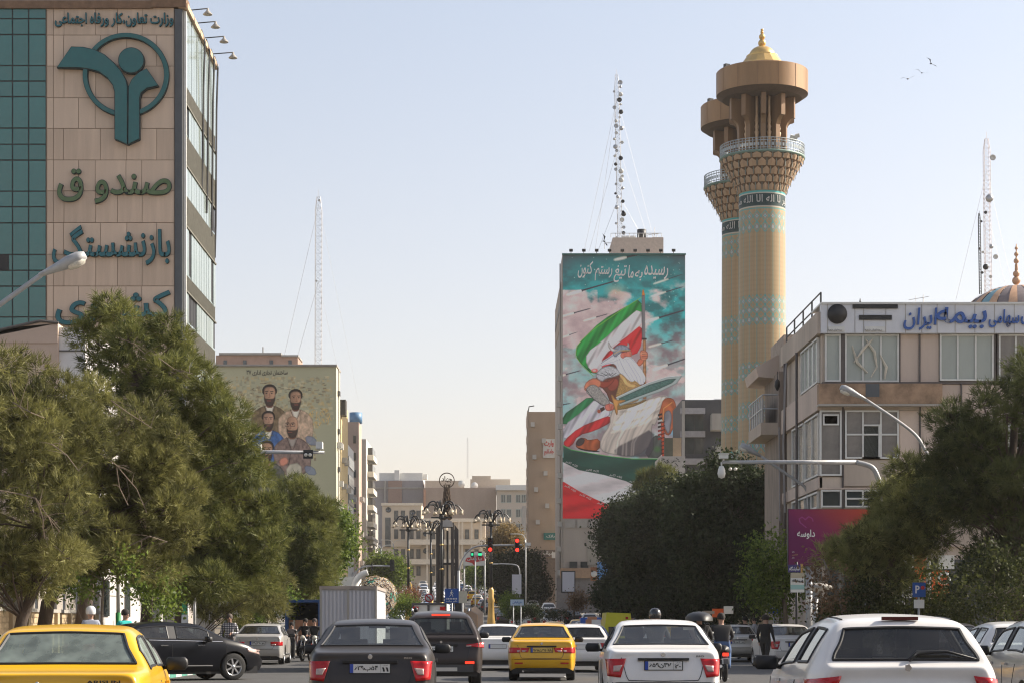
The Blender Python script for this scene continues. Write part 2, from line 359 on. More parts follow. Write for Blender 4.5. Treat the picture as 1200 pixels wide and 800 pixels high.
def sign_text(r, t, xa, xb, ya, yb, d, m, depth=.18, bold=.012, back=edge, name='lettering', label=None, **k):
    w, h = abs(X(xb, d)-X(xa, d)), abs(Z(ya, d)-Z(yb, d)); xm, zm = (X(xa, d)+X(xb, d))/2, (Z(ya, d)+Z(yb, d))/2
    o = link(name, text_mesh(t, w, h, depth, m, bold, **k), r, W2(r, xm, d, zm) if r else (xm, d, zm))
    if back:
        o2 = link('lettering_edge', text_mesh(t, w+.05, h+.05, depth*.8, back, bold+.012, **k), o, (0, .002, 0))
    if label: o['label'] = label
    return o
sign_text(tw, 'وزارت تعاون،کار ورفاه اجتماعی', 65, 203, 16, 32, D-.12, tl, .12, .012)
sign_text(tw, 'صندو ق', 68, 201, 199, 239, D-.12, grn, .2, .010)
sign_text(tw, 'بازنشستگی', 62, 200, 265, 311, D-.12, tl, .2, .012)
sign_text(tw, 'کشوری', 66, 200, 341, 381, D-.12, tl, .2, .012)
# side face: glass bands and ribbed spandrels running back along the street
sglass = mat('pale_side_glass', (.25, .30, .28), .12, var=.18, scale=.3, spec=.9)
rib = mat('ribbed_spandrel', (.12, .115, .09), .7, var=.2)
bands = [(8, 101, 1), (101, 121, 0), (121, 158, 1), (158, 193, 0), (193, 229, 1), (229, 264, 0), (264, 322, 1), (322, 340, 0), (340, 378, 1), (378, 414, 0), (414, 450, 1), (450, 486, 0), (486, 522, 1)]
part(tw, 'side_frame', frame_w, MB().box(xR-.02, xR+.10, D-.0, D+.16, 0, zT-.4))
part(tw, 'side_coping', mat('rust_coping2', (.55, .38, .24), .6, var=.2), MB().box(xR-.3, xR+.22, D-.2, dF, zT-.3, zT))
part(tw, 'side_backing', black_m, MB().box(xR-.02, xR+.005, D+.16, dF-.1, 0, zT-.4)); np_ = 12; pw = (dF-D-.3)/np_
for a, b, g in bands:
    z1, z0 = Z(a, D), Z(b, D)
    if g:
        for i in range(np_):
            k = ('g', round(z1-z0, 2))
            if k not in pm: pm[k] = MB().box(0, .07, .05, pw-.05, .05, z1-z0-.05).mesh('side_pane', sglass)
            op = rnd.random() < .10 and a > 110
            o = link('side_pane', pm[k], tw, W2(tw, xR, D+.2+i*pw, z0), (0, 0, R(rnd.uniform(-.5, .5))))
            if op:
                o.rotation_euler = (0, R(-14), 0); o['label'] = 'pane tilted open'
                part(tw, 'open_gap', black_m, MB().box(xR-.01, xR+.02, D+.25+i*pw, D+.15+(i+1)*pw, z0+.05, z1-.1))
    else:
        rb = MB().box(xR-.02, xR+.03, D+.18, dF-.1, z0, z1)
        for i in range(46): rb.box(xR+.03, xR+.10, D+.25+i*.255, D+.36+i*.255, z0, z1)
        rb.box(xR+.0, xR+.13, D+.18, dF-.1, z0-.06, z0+.03)
        part(tw, 'spandrel', rib, rb)
for i, (px_, py_) in enumerate([(231, 24), (243, 47), (255, 73), (260, 96)]):
    # floodlights on arms above the side parapet
    d_ = [116.5, 119, 122, 125.4][i]; z_ = zT+.15
    fl = empty('floodlight', (xR, d_, z_), ['roof floodlight on an arm nearest the emblem corner of the teal tower', 'second roof floodlight along the side parapet of the teal tower', 'third roof floodlight along the side parapet of the teal tower', 'roof floodlight at the far end of the teal tower parapet'][i], 'floodlight', 'floodlights along the tower parapet')
    MB().tube([(-.2, 0, -.3), (-.1, 0, .25), (.9+i*.1, 0, .35)], .035, 6).build('arm', dark_m, fl)
    b = MB(); b.lathe([(.05, .25), (.09, .1), (.28, -.1), (.26, -.13), (0, -.12)], (.95+i*.1, 0, .12), 10); b.build('lamp_head', conc, fl)
# three roof-edge service pipes
cb = MB()
for i, yy in enumerate((120, 122, 124, 125.6)): cb.tube([(xR-.3, yy, zT+.05), (xR+.1, yy, zT+.3), (xR+.30, yy, zT-.4), (xR+.22, yy, zT-3), (xR+.16, yy+.1, zT-7-i), (xR+.10, yy+.15, zT-9-i)], .06, 5)
tag(cb.build('cable', dark_m), 'dark cables looping over the side parapet of the teal tower', 'cable')
part(tw, 'roof_cabin', conc, MB().box(xL+4, X(120, D), D+3, D+9, zT-.4, zT+.0))
tg = MB().box(X(125, D), X(135, D), D+.1, D+.5, zT-.2, zT+1.0); part(tw, 'roof_bracket', white_m, tg)

# ---- low gabled building at the far left
D1 = 98
beige = mat('beige_render', (.50, .38, .30), .85, var=.12, scale=.5); pale = mat('pale_wall', (.62, .60, .58), .7, var=.12, scale=.6)
b1 = building('low_building', 'low beige building with a shallow gable in front of the teal tower', X(-190, D1), X(68, D1), D1, D1+8, Z(402, D1), beige)
part(b1, 'gable', beige, MB().prism([(X(-190, D1), Z(402, D1)), (X(68, D1), Z(402, D1)), (X(68, D1), Z(379, D1)), (X(48, D1), Z(377, D1)), (X(-190, D1), Z(455, D1)+1)], D1-.05, D1+8))
part(b1, 'coping', frame_d, MB().tube([(X(-190, D1), D1-.1, Z(455, D1)+1.05), (X(48, D1), D1-.1, Z(376.3, D1)), (X(69, D1), D1-.1, Z(378.5, D1))], .07, 5))
part(b1, 'side_wing', pale, MB().box(X(68, D1)+.01, X(99, D1), D1+.2, D1+9, 0, Z(383, D1)))
part(b1, 'joint_board', frame_d, MB().box(X(68.5, D1), X(98, D1), D1+.14, D1+.22, Z(411, D1), Z(409.5, D1)))

# ---------------------------------------------------------------- far side: mural building on the left
D2 = 240
cream = mat('cream_render', (.50, .48, .37), .85, var=.08, scale=.1)
lit = mat('sand_render', (.60, .50, .36), .85, var=.12, scale=.2)
mb = building('mural_building', 'apartment block whose pale green end wall carries portraits of five bearded men', X(190, D2), X(394, D2), D2, D2+6, Z(429, D2), cream)
part(mb, 'coping', conc, MB().box(X(190, D2), X(395, D2), D2-.3, D2+6, Z(429, D2), Z(427, D2)))
for py_ in (455, 500, 545): part(mb, 'vent_box', frame_d, MB().box(X(394, D2), X(394, D2)+.25, D2+2, D2+3.5, Z(py_+5, D2), Z(py_, D2)))
pent = building('penthouse', 'brown rounded rooftop house above the pale green mural wall', X(253, 244), X(349, 244), 244, 250, Z(416, 244), mat('brown_render', (.40, .27, .21), .85, var=.25, scale=.4), 'penthouse', z0=Z(429, D2)-1)
pb = MB()
for a in (262, 285, 316, 338): pb.box(X(a, 244), X(a+4, 244), 243.9, 244, Z(428, 244), Z(422, 244))
part(pent, 'window', glass_dark, pb)
part(pent, 'roof_slab', conc, MB().box(X(257, 244), X(330, 244), 243.7, 249, Z(416, 244), Z(413.5, 244)).box(X(330, 244), X(350, 244), 243.7, 249, Z(418, 244), Z(416, 244)).tube([(X(307, 244), 245, Z(414, 244)), (X(307, 244), 245, Z(405, 244))], .07, 4))
def slab_block(name, label, xl, xr_, d, y1, ytop, m, group=None): return building(name, label, X(xl, d), X(xr_, d), d, y1, Z(ytop, d), m, group=group)
yb = slab_block('apartment_block', 'narrow sunlit yellow block beside the portrait mural wall', 340, 399.5, 250, 262, 469, mat('yellow_render', (.62, .48, .24), .85, var=.1))
part(yb, 'cornice', frame_d, MB().box(X(399.5, 250)-1, X(399.5, 250)+.6, 249.7, 252, Z(486, 250), Z(468, 250)))
wb = slab_block('apartment_block', 'pale block with grey window bands behind the yellow block', 380, 407.5, 263, 274, 520, frame_w)
for k in range(5): part(wb, 'window_band', glass_grey, MB().box(X(407.5, 263), X(407.5, 263)+.12, 263.5, 273.5, Z(533+k*22+12, 263), Z(533+k*22, 263)))
pk = slab_block('apartment_block', 'pinkish block with a roof tank left of the white balcony block', 380, 420.5, 285, 291, 494, mat('pink_render', (.47, .35, .28), .85, var=.15, scale=.3))
part(pk, 'roof_tank', mat('blue_tank', (.10, .22, .38), .5), MB().lathe([(0, 0), (.9, 0), (.9, 1.5), (0, 1.6)], (X(417, 287), 287, Z(494, 285)), 12))
for k in range(7): part(pk, 'window', glass_dark, MB().box(X(414, 285), X(417, 285), 284.9, 285, Z(510+k*20+9, 285), Z(510+k*20, 285)))
bb = slab_block('apartment_block', 'white block with a stack of dark bay windows facing the street', 405, 429, 296, 311, 514, mat('offwhite', (.60, .55, .47), .8, var=.12, scale=.3))
for k in range(7):
    yy = 522+k*19.5; x_ = X(429, 296)
    part(bb, 'bay', mat('offwhite2', (.62, .58, .50), .8), MB().box(x_, x_+.9, 299, 308, Z(yy+17, 300), Z(yy+11, 300)))
    part(bb, 'bay_window', glass_dark, MB().box(x_, x_+.7, 300, 307, Z(yy+11, 300), Z(yy+2, 300)))
part(bb, 'awning', conc, MB().box(X(424, 296), X(437, 296), 295, 310, Z(631, 296), Z(628, 296)))

ac_ = MB().box(0, .55, 0, .9, 0, .65).mesh('air_conditioner', mat('ac_unit', (.50, .49, .46), .6, var=.15))
for r_, x_, ys_2, zs_ in ((mb, X(394, D2), (D2+1.2, D2+3.4), (12, 15.2, 18.1, 22.5)), (yb, X(399.5, 250), (252, 256, 259.5), (9, 12.2, 15.3, 18.4, 21.6)), (wb, X(407.5, 263), (266, 271), (8, 13, 18)), (pk, X(420.5, 285), (286.5, 289), (10, 14, 19, 23))):
    for a in ys_2:
        for b_ in zs_:
            if rnd.random() < .62: link('air_conditioner', ac_, r_, W2(r_, x_+.01, a, b_))
part(mb, 'drain_pipe', conc, MB().tube([(X(394, D2)+.12, D2+2.6, 0), (X(394, D2)+.12, D2+2.6, Z(430, D2))], .08, 6))
# ---------------------------------------------------------------- far centre
f1 = slab_block('office_building', 'grey slab building at the far left end of the street', 425, 496, 560, 585, 562.6, mat('grey_render', (.27, .25, .25), .85, var=.12, scale=.15))
part(f1, 'roof_house', frame_w, MB().box(X(444, 560), X(495, 560), 562, 580, Z(562.6, 560), Z(553, 560)).box(X(462, 560), X(468, 560), 561, 562, Z(562, 560), Z(550, 560)).box(X(478, 560), X(500, 560), 563, 566, Z(560, 560), Z(554, 560)))
part(f1, 'ledge', conc, MB().box(X(425, 560), X(496, 560), 559.5, 560, Z(572, 560), Z(570.5, 560)).box(X(450, 560), X(452, 560), 559.4, 560, Z(640, 560), Z(563, 560)))
part(f1, 'brown_panel', mat('brown_panel', (.28, .19, .15), .85), MB().box(X(455, 560), X(471, 560), 559.6, 560, Z(590, 560), Z(563, 560)))
f2 = slab_block('office_building', 'wide tan windowless building behind the monument', 496.3, 581.5, 555, 575, 571, mat('tan_render', (.40, .30, .23), .85, var=.14, scale=.2, streak=3))
part(f2, 'roof_house', mat('light_tan', (.55, .46, .36), .85, var=.15), MB().box(X(498, 555), X(543, 555), 557, 570, Z(571.2, 555), Z(562, 555)).box(X(551, 555), X(598, 555), 558, 572, Z(570, 555), Z(560, 555)).box(X(553, 555), X(575, 555), 558.4, 572, Z(560, 555), Z(556, 555)))
part(f2, 'satellite_dish', frame_w, MB().lathe([(0, 0), (.6, .15), (1, .4)], (X(541, 556), 556, Z(566, 555)), 10, axis='Y').lathe([(0, 0), (.6, .15), (1, .4)], (X(556, 556), 556.4, Z(568, 555)), 10, axis='Y'))
part(f2, 'edge_strip', mat('orange_strip', (.50, .27, .17), .8), MB().box(X(496.3, 555), X(499, 555), 554.8, 555, Z(600, 555), Z(573, 555)))
f3 = slab_block('office_building', 'cream building with rows of green framed windows at the end of the street', 582, 622, 548, 570, 572, mat('cream2', (.46, .40, .33), .85, var=.1))
part(f3, 'roof_edge', frame_w, MB().box(X(581, 548), X(623, 548), 547, 568, Z(574, 548), Z(568, 548)))
gf = mat('greenish_frame', (.30, .36, .33), .6)
for r_ in range(5):
    for c_ in (587, 593.8, 604.5, 611):
        window(f3, W2(f3, X(c_, 548), 548, Z(588.5+r_*17, 548)), X(c_+5.4, 548)-X(c_, 548), Z(0, 548)-Z(9.5, 548), 2, 1, fm=gf, gm=glass_dark, t=.12)
# cream civic building with colonnade and round windows
cm = mat('cream_civic', (.56, .47, .36), .85, var=.12, scale=.2); D4 = 450
f4 = building('civic_building', 'long cream building with balconies and small round windows behind the square', X(448, D4), X(569, D4), D4, D4+14, Z(608, D4), cm)
part(f4, 'upper_wing', cm, MB().box(X(448, D4), X(494, D4), D4-.5, D4+12, Z(640, D4), Z(590, D4)))
part(f4, 'parapet', mat('cream_light', (.66, .58, .46), .8), MB().box(X(447, D4), X(495, D4), D4-.9, D4, Z(592, D4), Z(589, D4)).box(X(494, D4), X(570, D4), D4-.7, D4, Z(611, D4), Z(607, D4)))
for yy in (632, 655): part(f4, 'balcony_rail', mat('cream_light', (.66, .58, .46)), MB().box(X(478, D4), X(569, D4), D4-2.2, D4-.3, Z(yy+6, D4), Z(yy, D4)))
for c_ in (500, 511, 525, 537, 541, 552, 563): part(f4, 'column', mat('cream_light', (.66, .58, .46)), MB().box(X(c_, D4), X(c_+1.6, D4), D4-1.9, D4-1.4, zt(D4), Z(611, D4)))
for r_, yy in enumerate((598, 620, 643, 663)):
    for c_ in (462, 470, 480, 488, 505, 516, 530, 545, 556):
        if yy < 612 and c_ > 490: continue
        window(f4, W2(f4, X(c_, D4), D4-.52 if c_ < 492 and yy < 640 else D4, Z(yy+11, D4)), .9, 2.1, fm=frame_d, gm=glass_dark, t=.1)
for c_, yy in ((455.5, 597), (499, 625), (499, 645), (484, 600)):
    part(f4, 'round_window', glass_dark, MB().lathe([(0, 0), (.48, 0), (.48, -.05), (.6, -.05), (.6, .1)], (X(c_, D4), D4-.62, Z(yy, D4)), 14, axis='Y'))
part(f4, 'tall_window', glass_dark, MB().box(X(451.5, D4), X(458, D4), D4-.6, D4-.5, Z(640, D4), Z(606, D4)))
fl_ = building('apartment_block', 'dim far block half hidden behind the balcony block', X(405, 430), X(440, 430), 430, 440, Z(600, 430), conc)
for nm, lb, a, b_, d_, t_, mm_ in (('apartment_block', 'plain distant grey block seen between the tan tower and the mural tower', 612, 668, 520, 592, f3 and conc), ):
    building(nm, lb, X(a, d_), X(b_, d_), d_, d_+12, Z(t_, d_), mm_)

# ---------------------------------------------------------------- right: tan tower and the great mural tower
D5 = 300
tan = mat('tan_tower', (.40, .31, .23), .85, var=.12, scale=.25, streak=4)
g1 = building('apartment_tower', 'tan tower with a red lettered banner beside the great mural', X(619.5, D5), X(652, D5), D5, D5+14, Z(482, D5), tan)
part(g1, 'side_strip', mat('tan_light', (.44, .35, .27), .85), MB().box(X(618, D5), X(619.6, D5), D5+.3, D5+13, zt(D5), Z(480, D5)))
for k in range(8): part(g1, 'side_window', glass_dark, MB().box(X(617.6, D5), X(618.1, D5), D5+2, D5+10, Z(498+k*19+9, D5), Z(498+k*19, D5)))
part(g1, 'roof_cable', dark_m, MB().tube([(X(619, D5), D5, Z(482, D5)), (X(620, D5), D5, Z(476, D5)), (X(626, D5), D5, Z(475, D5))], .08, 4))
redl = mat('red_letter', (.50, .03, .03), .6); 
bn = tag(MB().box(X(636.5, D5), X(650, D5), D5-.2, D5-.05, Z(536, D5), Z(514, D5)).build('banner', frame_w), 'white banner with red writing high on the tan tower', 'banner')
for k, (t_, a, b_) in enumerate((('وارث', 515, 524), ('جامکارم', 525, 534))): link('lettering', text_mesh(t_, 1.4, 1.0, .02, redl, .03), bn, (X(643.3, D5), D5-.2, (Z(a, D5)+Z(b_, D5))/2))
sg = tag(MB().box(X(637, D5), X(652, D5), D5-.5, D5-.1, Z(632, D5), Z(624, D5)).build('shop_sign', mat('teal_sign', (.03, .16, .14), .5)), 'teal shop sign on the lower part of the tan tower', 'sign')
link('lettering', text_mesh('بانک', 1.2, .5, .02, frame_w, .02), sg, (X(645, D5), D5-.5, Z(628, D5)))
sg = tag(MB().box(X(632, D5), X(652, D5), D5-.8, D5-.2, Z(652, D5), Z(644, D5)).build('shop_sign', mat('brown_sign', (.14, .11, .09), .5)), 'dark brown shop sign with a white wavy name under the teal one', 'sign')
link('lettering', text_mesh('شبانه', 1.6, .7, .02, frame_w, .02), sg, (X(643, D5), D5-.8, Z(648, D5)))
part(g1, 'podium', mat('podium', (.22, .17, .13), .85, var=.25), MB().box(X(632, D5), X(662, D5), D5-6, D5+2, zt(D5)-1, Z(655, D5)))
part(g1, 'roof_unit', frame_w, MB().box(X(646, D5), X(656, D5), D5-5, D5-3, Z(655, D5), Z(648, D5)))

DM = 260
gstone = mat('grey_travertine', (.36, .32, .28), .85, var=.12, scale=.3, bump=.1, streak=5)
mt = building('mural_tower', 'tall tower whose whole front carries a painted warrior kneeling with sword and flag', X(659, DM), X(803, DM), DM, DM+5, Z(299, DM), gstone)
part(mt, 'rear_wing', gstone, MB().box(X(659, DM)+.01, X(800, DM), DM+5, DM+31, zt(DM), Z(392, DM)+2.6))
part(mt, 'side_box', mat('side_box', (.38, .31, .25), .85), MB().box(X(659, DM)-.05, X(700, DM), DM+6, DM+30, Z(371, DM), Z(322, DM)))
part(mt, 'side_box_band', frame_d, MB().box(X(659, DM)-.12, X(659, DM)-.04, DM+8, DM+28, Z(352, DM), Z(345, DM)))
part(mt, 'coping', mat('teal_coping', (.05, .16, .15), .6), MB().box(X(658.6, DM), X(803.6, DM), DM-.35, DM+.2, Z(299.2, DM), Z(297.6, DM)))
rh = building('roof_house', 'pale plant room with railings on the roof of the mural tower', X(717, 266), X(776, 266), 264, 272, Z(282, 266), mat('roof_house', (.50, .42, .36), .85, var=.15), 'plant room', z0=Z(300, DM)-.5)
part(rh, 'upper_box', white_m, MB().box(X(728, 266), X(744, 266), 264.5, 270, Z(282, 266), Z(279, 266)).box(X(764, 266), X(776, 266), 264.5, 270, Z(282, 266), Z(280.5, 266)))
rl = MB(); 
for k in range(12): rl.tube([(X(716+k*5.4, 264), 264, Z(282, 266)), (X(716+k*5.4, 264), 264, Z(277, 266))], .04, 4)
rl.tube([(X(716, 264), 264, Z(277, 266)), (X(775, 264), 264, Z(277, 266))], .04, 4); rl.tube([(X(708, 264), 263, Z(297, 266)), (X(708, 264), 263, Z(290, 266)), (X(716, 264), 263, Z(290, 266))], .05, 4)
part(rh, 'railing', steel, rl)
part(rh, 'water_tank', dark_m, MB().lathe([(0, 0), (.6, 0), (.6, 1.4), (0, 1.5)], (X(752, 266), 266, Z(282, 266)), 10))
part(rh, 'aerial', steel, MB().tube([(X(767, 266), 266, Z(282, 266)), (X(767, 266), 266, Z(267, 266))], .05, 4).tube([(X(760, 266), 266, Z(275, 266)), (X(772, 266), 266, Z(274, 266))], .05, 4))
for k in range(9):
    a = 669+k*15; fl = empty('floodlight', (X(a, DM), DM-.5, Z(297.6, DM)), '%s small black spotlight from the left along the top edge of the great mural' % ('first second third fourth fifth sixth seventh eighth ninth'.split()[k]), 'floodlight', 'spotlights along the mural top')
    MB().bx((0, 0, .35), (.45, .3, .3), rot=Quaternion((1, 0, 0), R(25))).build('lamp_head', black_m, fl); MB().tube([(0, 0, 0), (0, .1, .3)], .05, 4).build('bracket', dark_m, fl)
# stone base below the mural
bs = MB().box(X(660, DM), X(716, DM), DM-.6, DM-.02, zt(DM), Z(607.5, DM)); part(mt, 'base_wall', gstone, bs)
for a in (662, 676, 690, 704): part(mt, 'frieze_panel', conc, MB().box(X(a, DM), X(a+12, DM), DM-.75, DM-.6, Z(618, DM), Z(609, DM)))
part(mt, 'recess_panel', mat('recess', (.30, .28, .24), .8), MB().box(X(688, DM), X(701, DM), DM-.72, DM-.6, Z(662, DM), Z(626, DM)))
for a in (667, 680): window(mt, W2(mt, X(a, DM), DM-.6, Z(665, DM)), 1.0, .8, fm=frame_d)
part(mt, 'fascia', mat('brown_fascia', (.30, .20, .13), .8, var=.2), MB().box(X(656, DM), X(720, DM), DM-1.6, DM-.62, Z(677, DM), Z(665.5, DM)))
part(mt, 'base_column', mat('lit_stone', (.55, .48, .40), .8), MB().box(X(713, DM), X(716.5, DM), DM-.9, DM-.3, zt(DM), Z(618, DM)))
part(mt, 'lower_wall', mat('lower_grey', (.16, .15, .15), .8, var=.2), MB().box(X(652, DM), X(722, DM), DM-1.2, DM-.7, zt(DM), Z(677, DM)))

for k in range(9): link('air_conditioner', ac_, mt, W2(mt, X(659, DM)-.56, DM+1+(k % 2)*2.2, 8+k*3.1))
for k in range(7): link('air_conditioner', ac_, g1, W2(g1, X(622+(k*13) % 24, D5), D5-.91, Z(500+k*19, D5))).rotation_euler = (0, 0, 0)
part(mt, 'drain_pipe', conc, MB().tube([(X(659, DM)-.14, DM+4.4, 5), (X(659, DM)-.14, DM+4.4, Z(302, DM))], .09, 6))
# dark building right of the mural
D6 = 235
db = building('office_building', 'dark panelled building between the mural tower and the minarets', X(799, D6), X(852, D6), D6, D6+12, Z(468, D6), mat('dark_panel', (.045, .047, .055), .5, var=.2), z0=0)
for yy in (478, 505, 537): part(db, 'floor_band', mat('band', (.33, .32, .33), .8, var=.2), MB().box(X(797, D6), X(826, D6), D6-.5, D6, Z(yy+7, D6), Z(yy, D6)))
part(db, 'roof_unit', frame_w, MB().box(X(838, D6), X(849, D6), D6+1, D6+3, Z(470, D6), Z(466, D6)))
part(db, 'side_band', conc, MB().box(X(799, D6), X(802, D6), D6-.6, D6, Z(560, D6), Z(470, D6)))
for k, yy in enumerate((486, 513)):
    for c_ in (803, 814): part(db, 'window', glass_dark, MB().box(X(c_, D6), X(c_+10, D6), D6-.12, D6, Z(yy+18, D6), Z(yy, D6)))
part(db, 'balcony', conc, MB().box(X(832, D6), X(852, D6), D6-2, D6, Z(505, D6), Z(486, D6)).box(X(838, D6), X(852, D6), D6-2, D6, Z(545, D6), Z(523, D6)))
wbx = building('annexe', 'pale annexe wall with scribbles at the foot of the warrior mural', X(774, 228), X(803, 228), 228, 236, Z(534, 228), mat('pale_annexe', (.44, .41, .38), .8, var=.2), 'annexe')
part(wbx, 'olive_panel', mat('olive_panel', (.10, .10, .07), .7), MB().box(X(779, 228), X(789, 228), 228.5, 229, Z(534, 228), Z(512, 228)))
part(wbx, 'tan_panel', mat('tan_panel', (.42, .31, .20), .7), MB().box(X(789, 228), X(799, 228), 228.5, 229, Z(534, 228), Z(512, 228)))
sc = MB()
for k in range(16): a = rnd.uniform(776, 797); c_ = rnd.uniform(537, 548); sc.bx((X(a, 228), 227.98, Z(c_, 228)), (rnd.uniform(.1, .5), .03, .07), rot=Quaternion((0, 1, 0), rnd.uniform(-1, 1)))
part(wbx, 'scribbles', dark_m, sc)
# ---------------------------------------------------------------- painted walls (colour print held in a dense sheet)
def vnoise(x, y, seed=0):
    xi, yi = np.floor(x).astype(int), np.floor(y).astype(int); fx, fy = x-xi, y-yi
    fx, fy = fx*fx*(3-2*fx), fy*fy*(3-2*fy)
    def h(a, b): t = np.sin(a*127.1+b*311.7+seed*74.7)*43758.5453; return t-np.floor(t)
    return (h(xi, yi)*(1-fx)+h(xi+1, yi)*fx)*(1-fy)+(h(xi, yi+1)*(1-fx)+h(xi+1, yi+1)*fx)*fy
def fbm(x, y, seed=0, o=5):
    s = 0; a = .5; t = 0
    for i in range(o): s = s+a*vnoise(x, y, seed+i); t += a; a *= .5; x, y = x*2.03+5, y*2.03+9
    return s/t
class Canvas:
    def __init__(s, x0, x1, y0, y1, st):
        s.nx, s.ny = int((x1-x0)/st)+1, int((y1-y0)/st)+1
        s.x0, s.x1, s.y0, s.y1 = x0, x1, y0, y1
        s.X, s.Y = np.meshgrid(np.linspace(x0, x1, s.nx), np.linspace(y0, y1, s.ny)); s.c = np.zeros((s.ny, s.nx, 3)); s.st = st; s.edge = 0
    def lin(s, c): c = np.array(c, float)/255; return np.where(c < .04045, c/12.92, ((c+.055)/1.055)**2.4)
    def blend(s, a, col, sl=None):
        col = s.lin(col) if not isinstance(col, np.ndarray) else col
        t = s.c if sl is None else s.c[sl]; t[...] = t*(1-a[..., None])+col*a[..., None]
    def win(s, pts, pad):
        xs = [p[0] for p in pts]; ys = [p[1] for p in pts]; k = lambda v, o, n: int(min(max((v-o)/s.st, 0), n))
        return (slice(k(min(ys)-pad, s.y0, s.ny-1), k(max(ys)+pad, s.y0, s.ny-1)+2), slice(k(min(xs)-pad, s.x0, s.nx-1), k(max(xs)+pad, s.x0, s.nx-1)+2))
    def seg(s, pts, sl, closed):
        x, y = s.X[sl], s.Y[sl]; d = np.full(x.shape, 1e9); n = len(pts)
        for i in range(n if closed else n-1):
            a, b = pts[i], pts[(i+1) % n]; dx, dy = b[0]-a[0], b[1]-a[1]; t = np.clip(((x-a[0])*dx+(y-a[1])*dy)/max(dx*dx+dy*dy, 1e-9), 0, 1)
            d = np.minimum(d, np.hypot(x-a[0]-t*dx, y-a[1]-t*dy))
        return d
    def fill(s, pts, col, soft=.35, alpha=1, shade=None, smooth=1):
        if smooth:
            for _ in range(smooth):                      # corner cutting
                q = []; n = len(pts)
                for i in range(n):
                    a, b = pts[i], pts[(i+1) % n]; q += [(a[0]*.75+b[0]*.25, a[1]*.75+b[1]*.25), (a[0]*.25+b[0]*.75, a[1]*.25+b[1]*.75)]
                pts = q
        sl = s.win(pts, soft+1); x, y = s.X[sl], s.Y[sl]; ins = np.zeros(x.shape, bool); n = len(pts)
        for i in range(n):
            a, b = pts[i], pts[(i+1) % n]
            if a[1] == b[1]: continue
            c = (y < a[1]) != (y < b[1]); ins ^= c & (x < (b[0]-a[0])*(y-a[1])/(b[1]-a[1])+a[0])
        d = s.seg(pts, sl, True); sd = np.where(ins, d, -d); al = np.clip(sd/soft+.5, 0, 1)*alpha
        cc = s.lin(col)*np.ones(x.shape+(3,))
        if s.edge: cc = cc*(1-s.edge+s.edge*np.clip(d/1.5, 0, 1))[..., None]
        if shade: cc = cc*np.clip(shade(x, y, d), .15, 2.2)[..., None]
        s.c[sl] = s.c[sl]*(1-al[..., None])+cc*al[..., None]
        return s
    def line(s, pts, col, w=.6, alpha=1, soft=.35, clip=None):
        sl = s.win(pts, w+soft+1); d = s.seg(pts, sl, False); al = np.clip((w/2-d)/soft+.5, 0, 1)*alpha
        if clip is not None: al = al*clip[sl]
        s.blend(al, col, sl); return s
    def mask(s, pts):
        for _ in range(2):
            q = []; n = len(pts)
            for i in range(n): a, b = pts[i], pts[(i+1) % n]; q += [(a[0]*.75+b[0]*.25, a[1]*.75+b[1]*.25), (a[0]*.25+b[0]*.75, a[1]*.25+b[1]*.75)]
            pts = q
        x, y = s.X, s.Y; ins = np.zeros(x.shape, bool); n = len(pts)
        for i in range(n):
            a, b = pts[i], pts[(i+1) % n]
            if a[1] != b[1]: ins ^= ((y < a[1]) != (y < b[1])) & (x < (b[0]-a[0])*(y-a[1])/(b[1]-a[1])+a[0])
        return ins.astype(float)
    def strokes(s, region, a, b, c, n, cols, w, seed=0, al=.8, jit=1.0, soft=.5):
        # n curved strokes inside region, interpolated between the guide curves a and b, from a colour list
        r = random.Random(seed); m = s.mask(region)
        for i in range(n):
            t = (i+r.uniform(-.3, .3))/max(n-1, 1); ph = r.uniform(0, 6)
            pts = [(p[0]*(1-t)+q[0]*t+jit*math.sin(k*1.3+ph), p[1]*(1-t)+q[1]*t+jit*.6*math.cos(k*1.1+ph)) for k, (p, q) in enumerate(zip(a, b))]
            s.line(pts, c[i % len(c)], w*r.uniform(.6, 1.3), al*r.uniform(.6, 1), soft, m)
    def blob(s, x, y, rx, ry, col, alpha=1, soft=.8):
        sl = s.win([(x-rx, y-ry), (x+rx, y+ry)], rx*.5+1); r = np.hypot((s.X[sl]-x)/rx, (s.Y[sl]-y)/ry); s.blend(np.clip((1-r)/soft, 0, 1)*alpha, col, sl); return s
    def mesh(s, name, d, y, gain, m, r):
        V = np.stack([(s.X-VX)/F*d-r.location.x, np.full(s.X.shape, y-r.location.y), H-(s.Y-HZ)/F*d-r.location.z], -1).reshape(-1, 3)
        i = np.arange((s.ny-1)*s.nx).reshape(s.ny-1, s.nx)[:, :-1].ravel(); Fq = np.stack([i, i+s.nx, i+s.nx+1, i+1], 1)
        me = nparr(name, V, Fq, m, cols=np.clip(s.c.reshape(-1, 3)*gain, 0, .88)); return link(name, me, r)
paint = vcolmat('wall_paint', .75)
def striped(f, ph=0, amp=.3, ang=0): return lambda x, y, d: 1+amp*.7*np.sin(.5*(x*math.cos(ang)+y*math.sin(ang))*f+ph+1.5*np.sin(y*.23+ph)+np.sin(x*.31))*np.sin(x*.13-y*.09+ph+1)

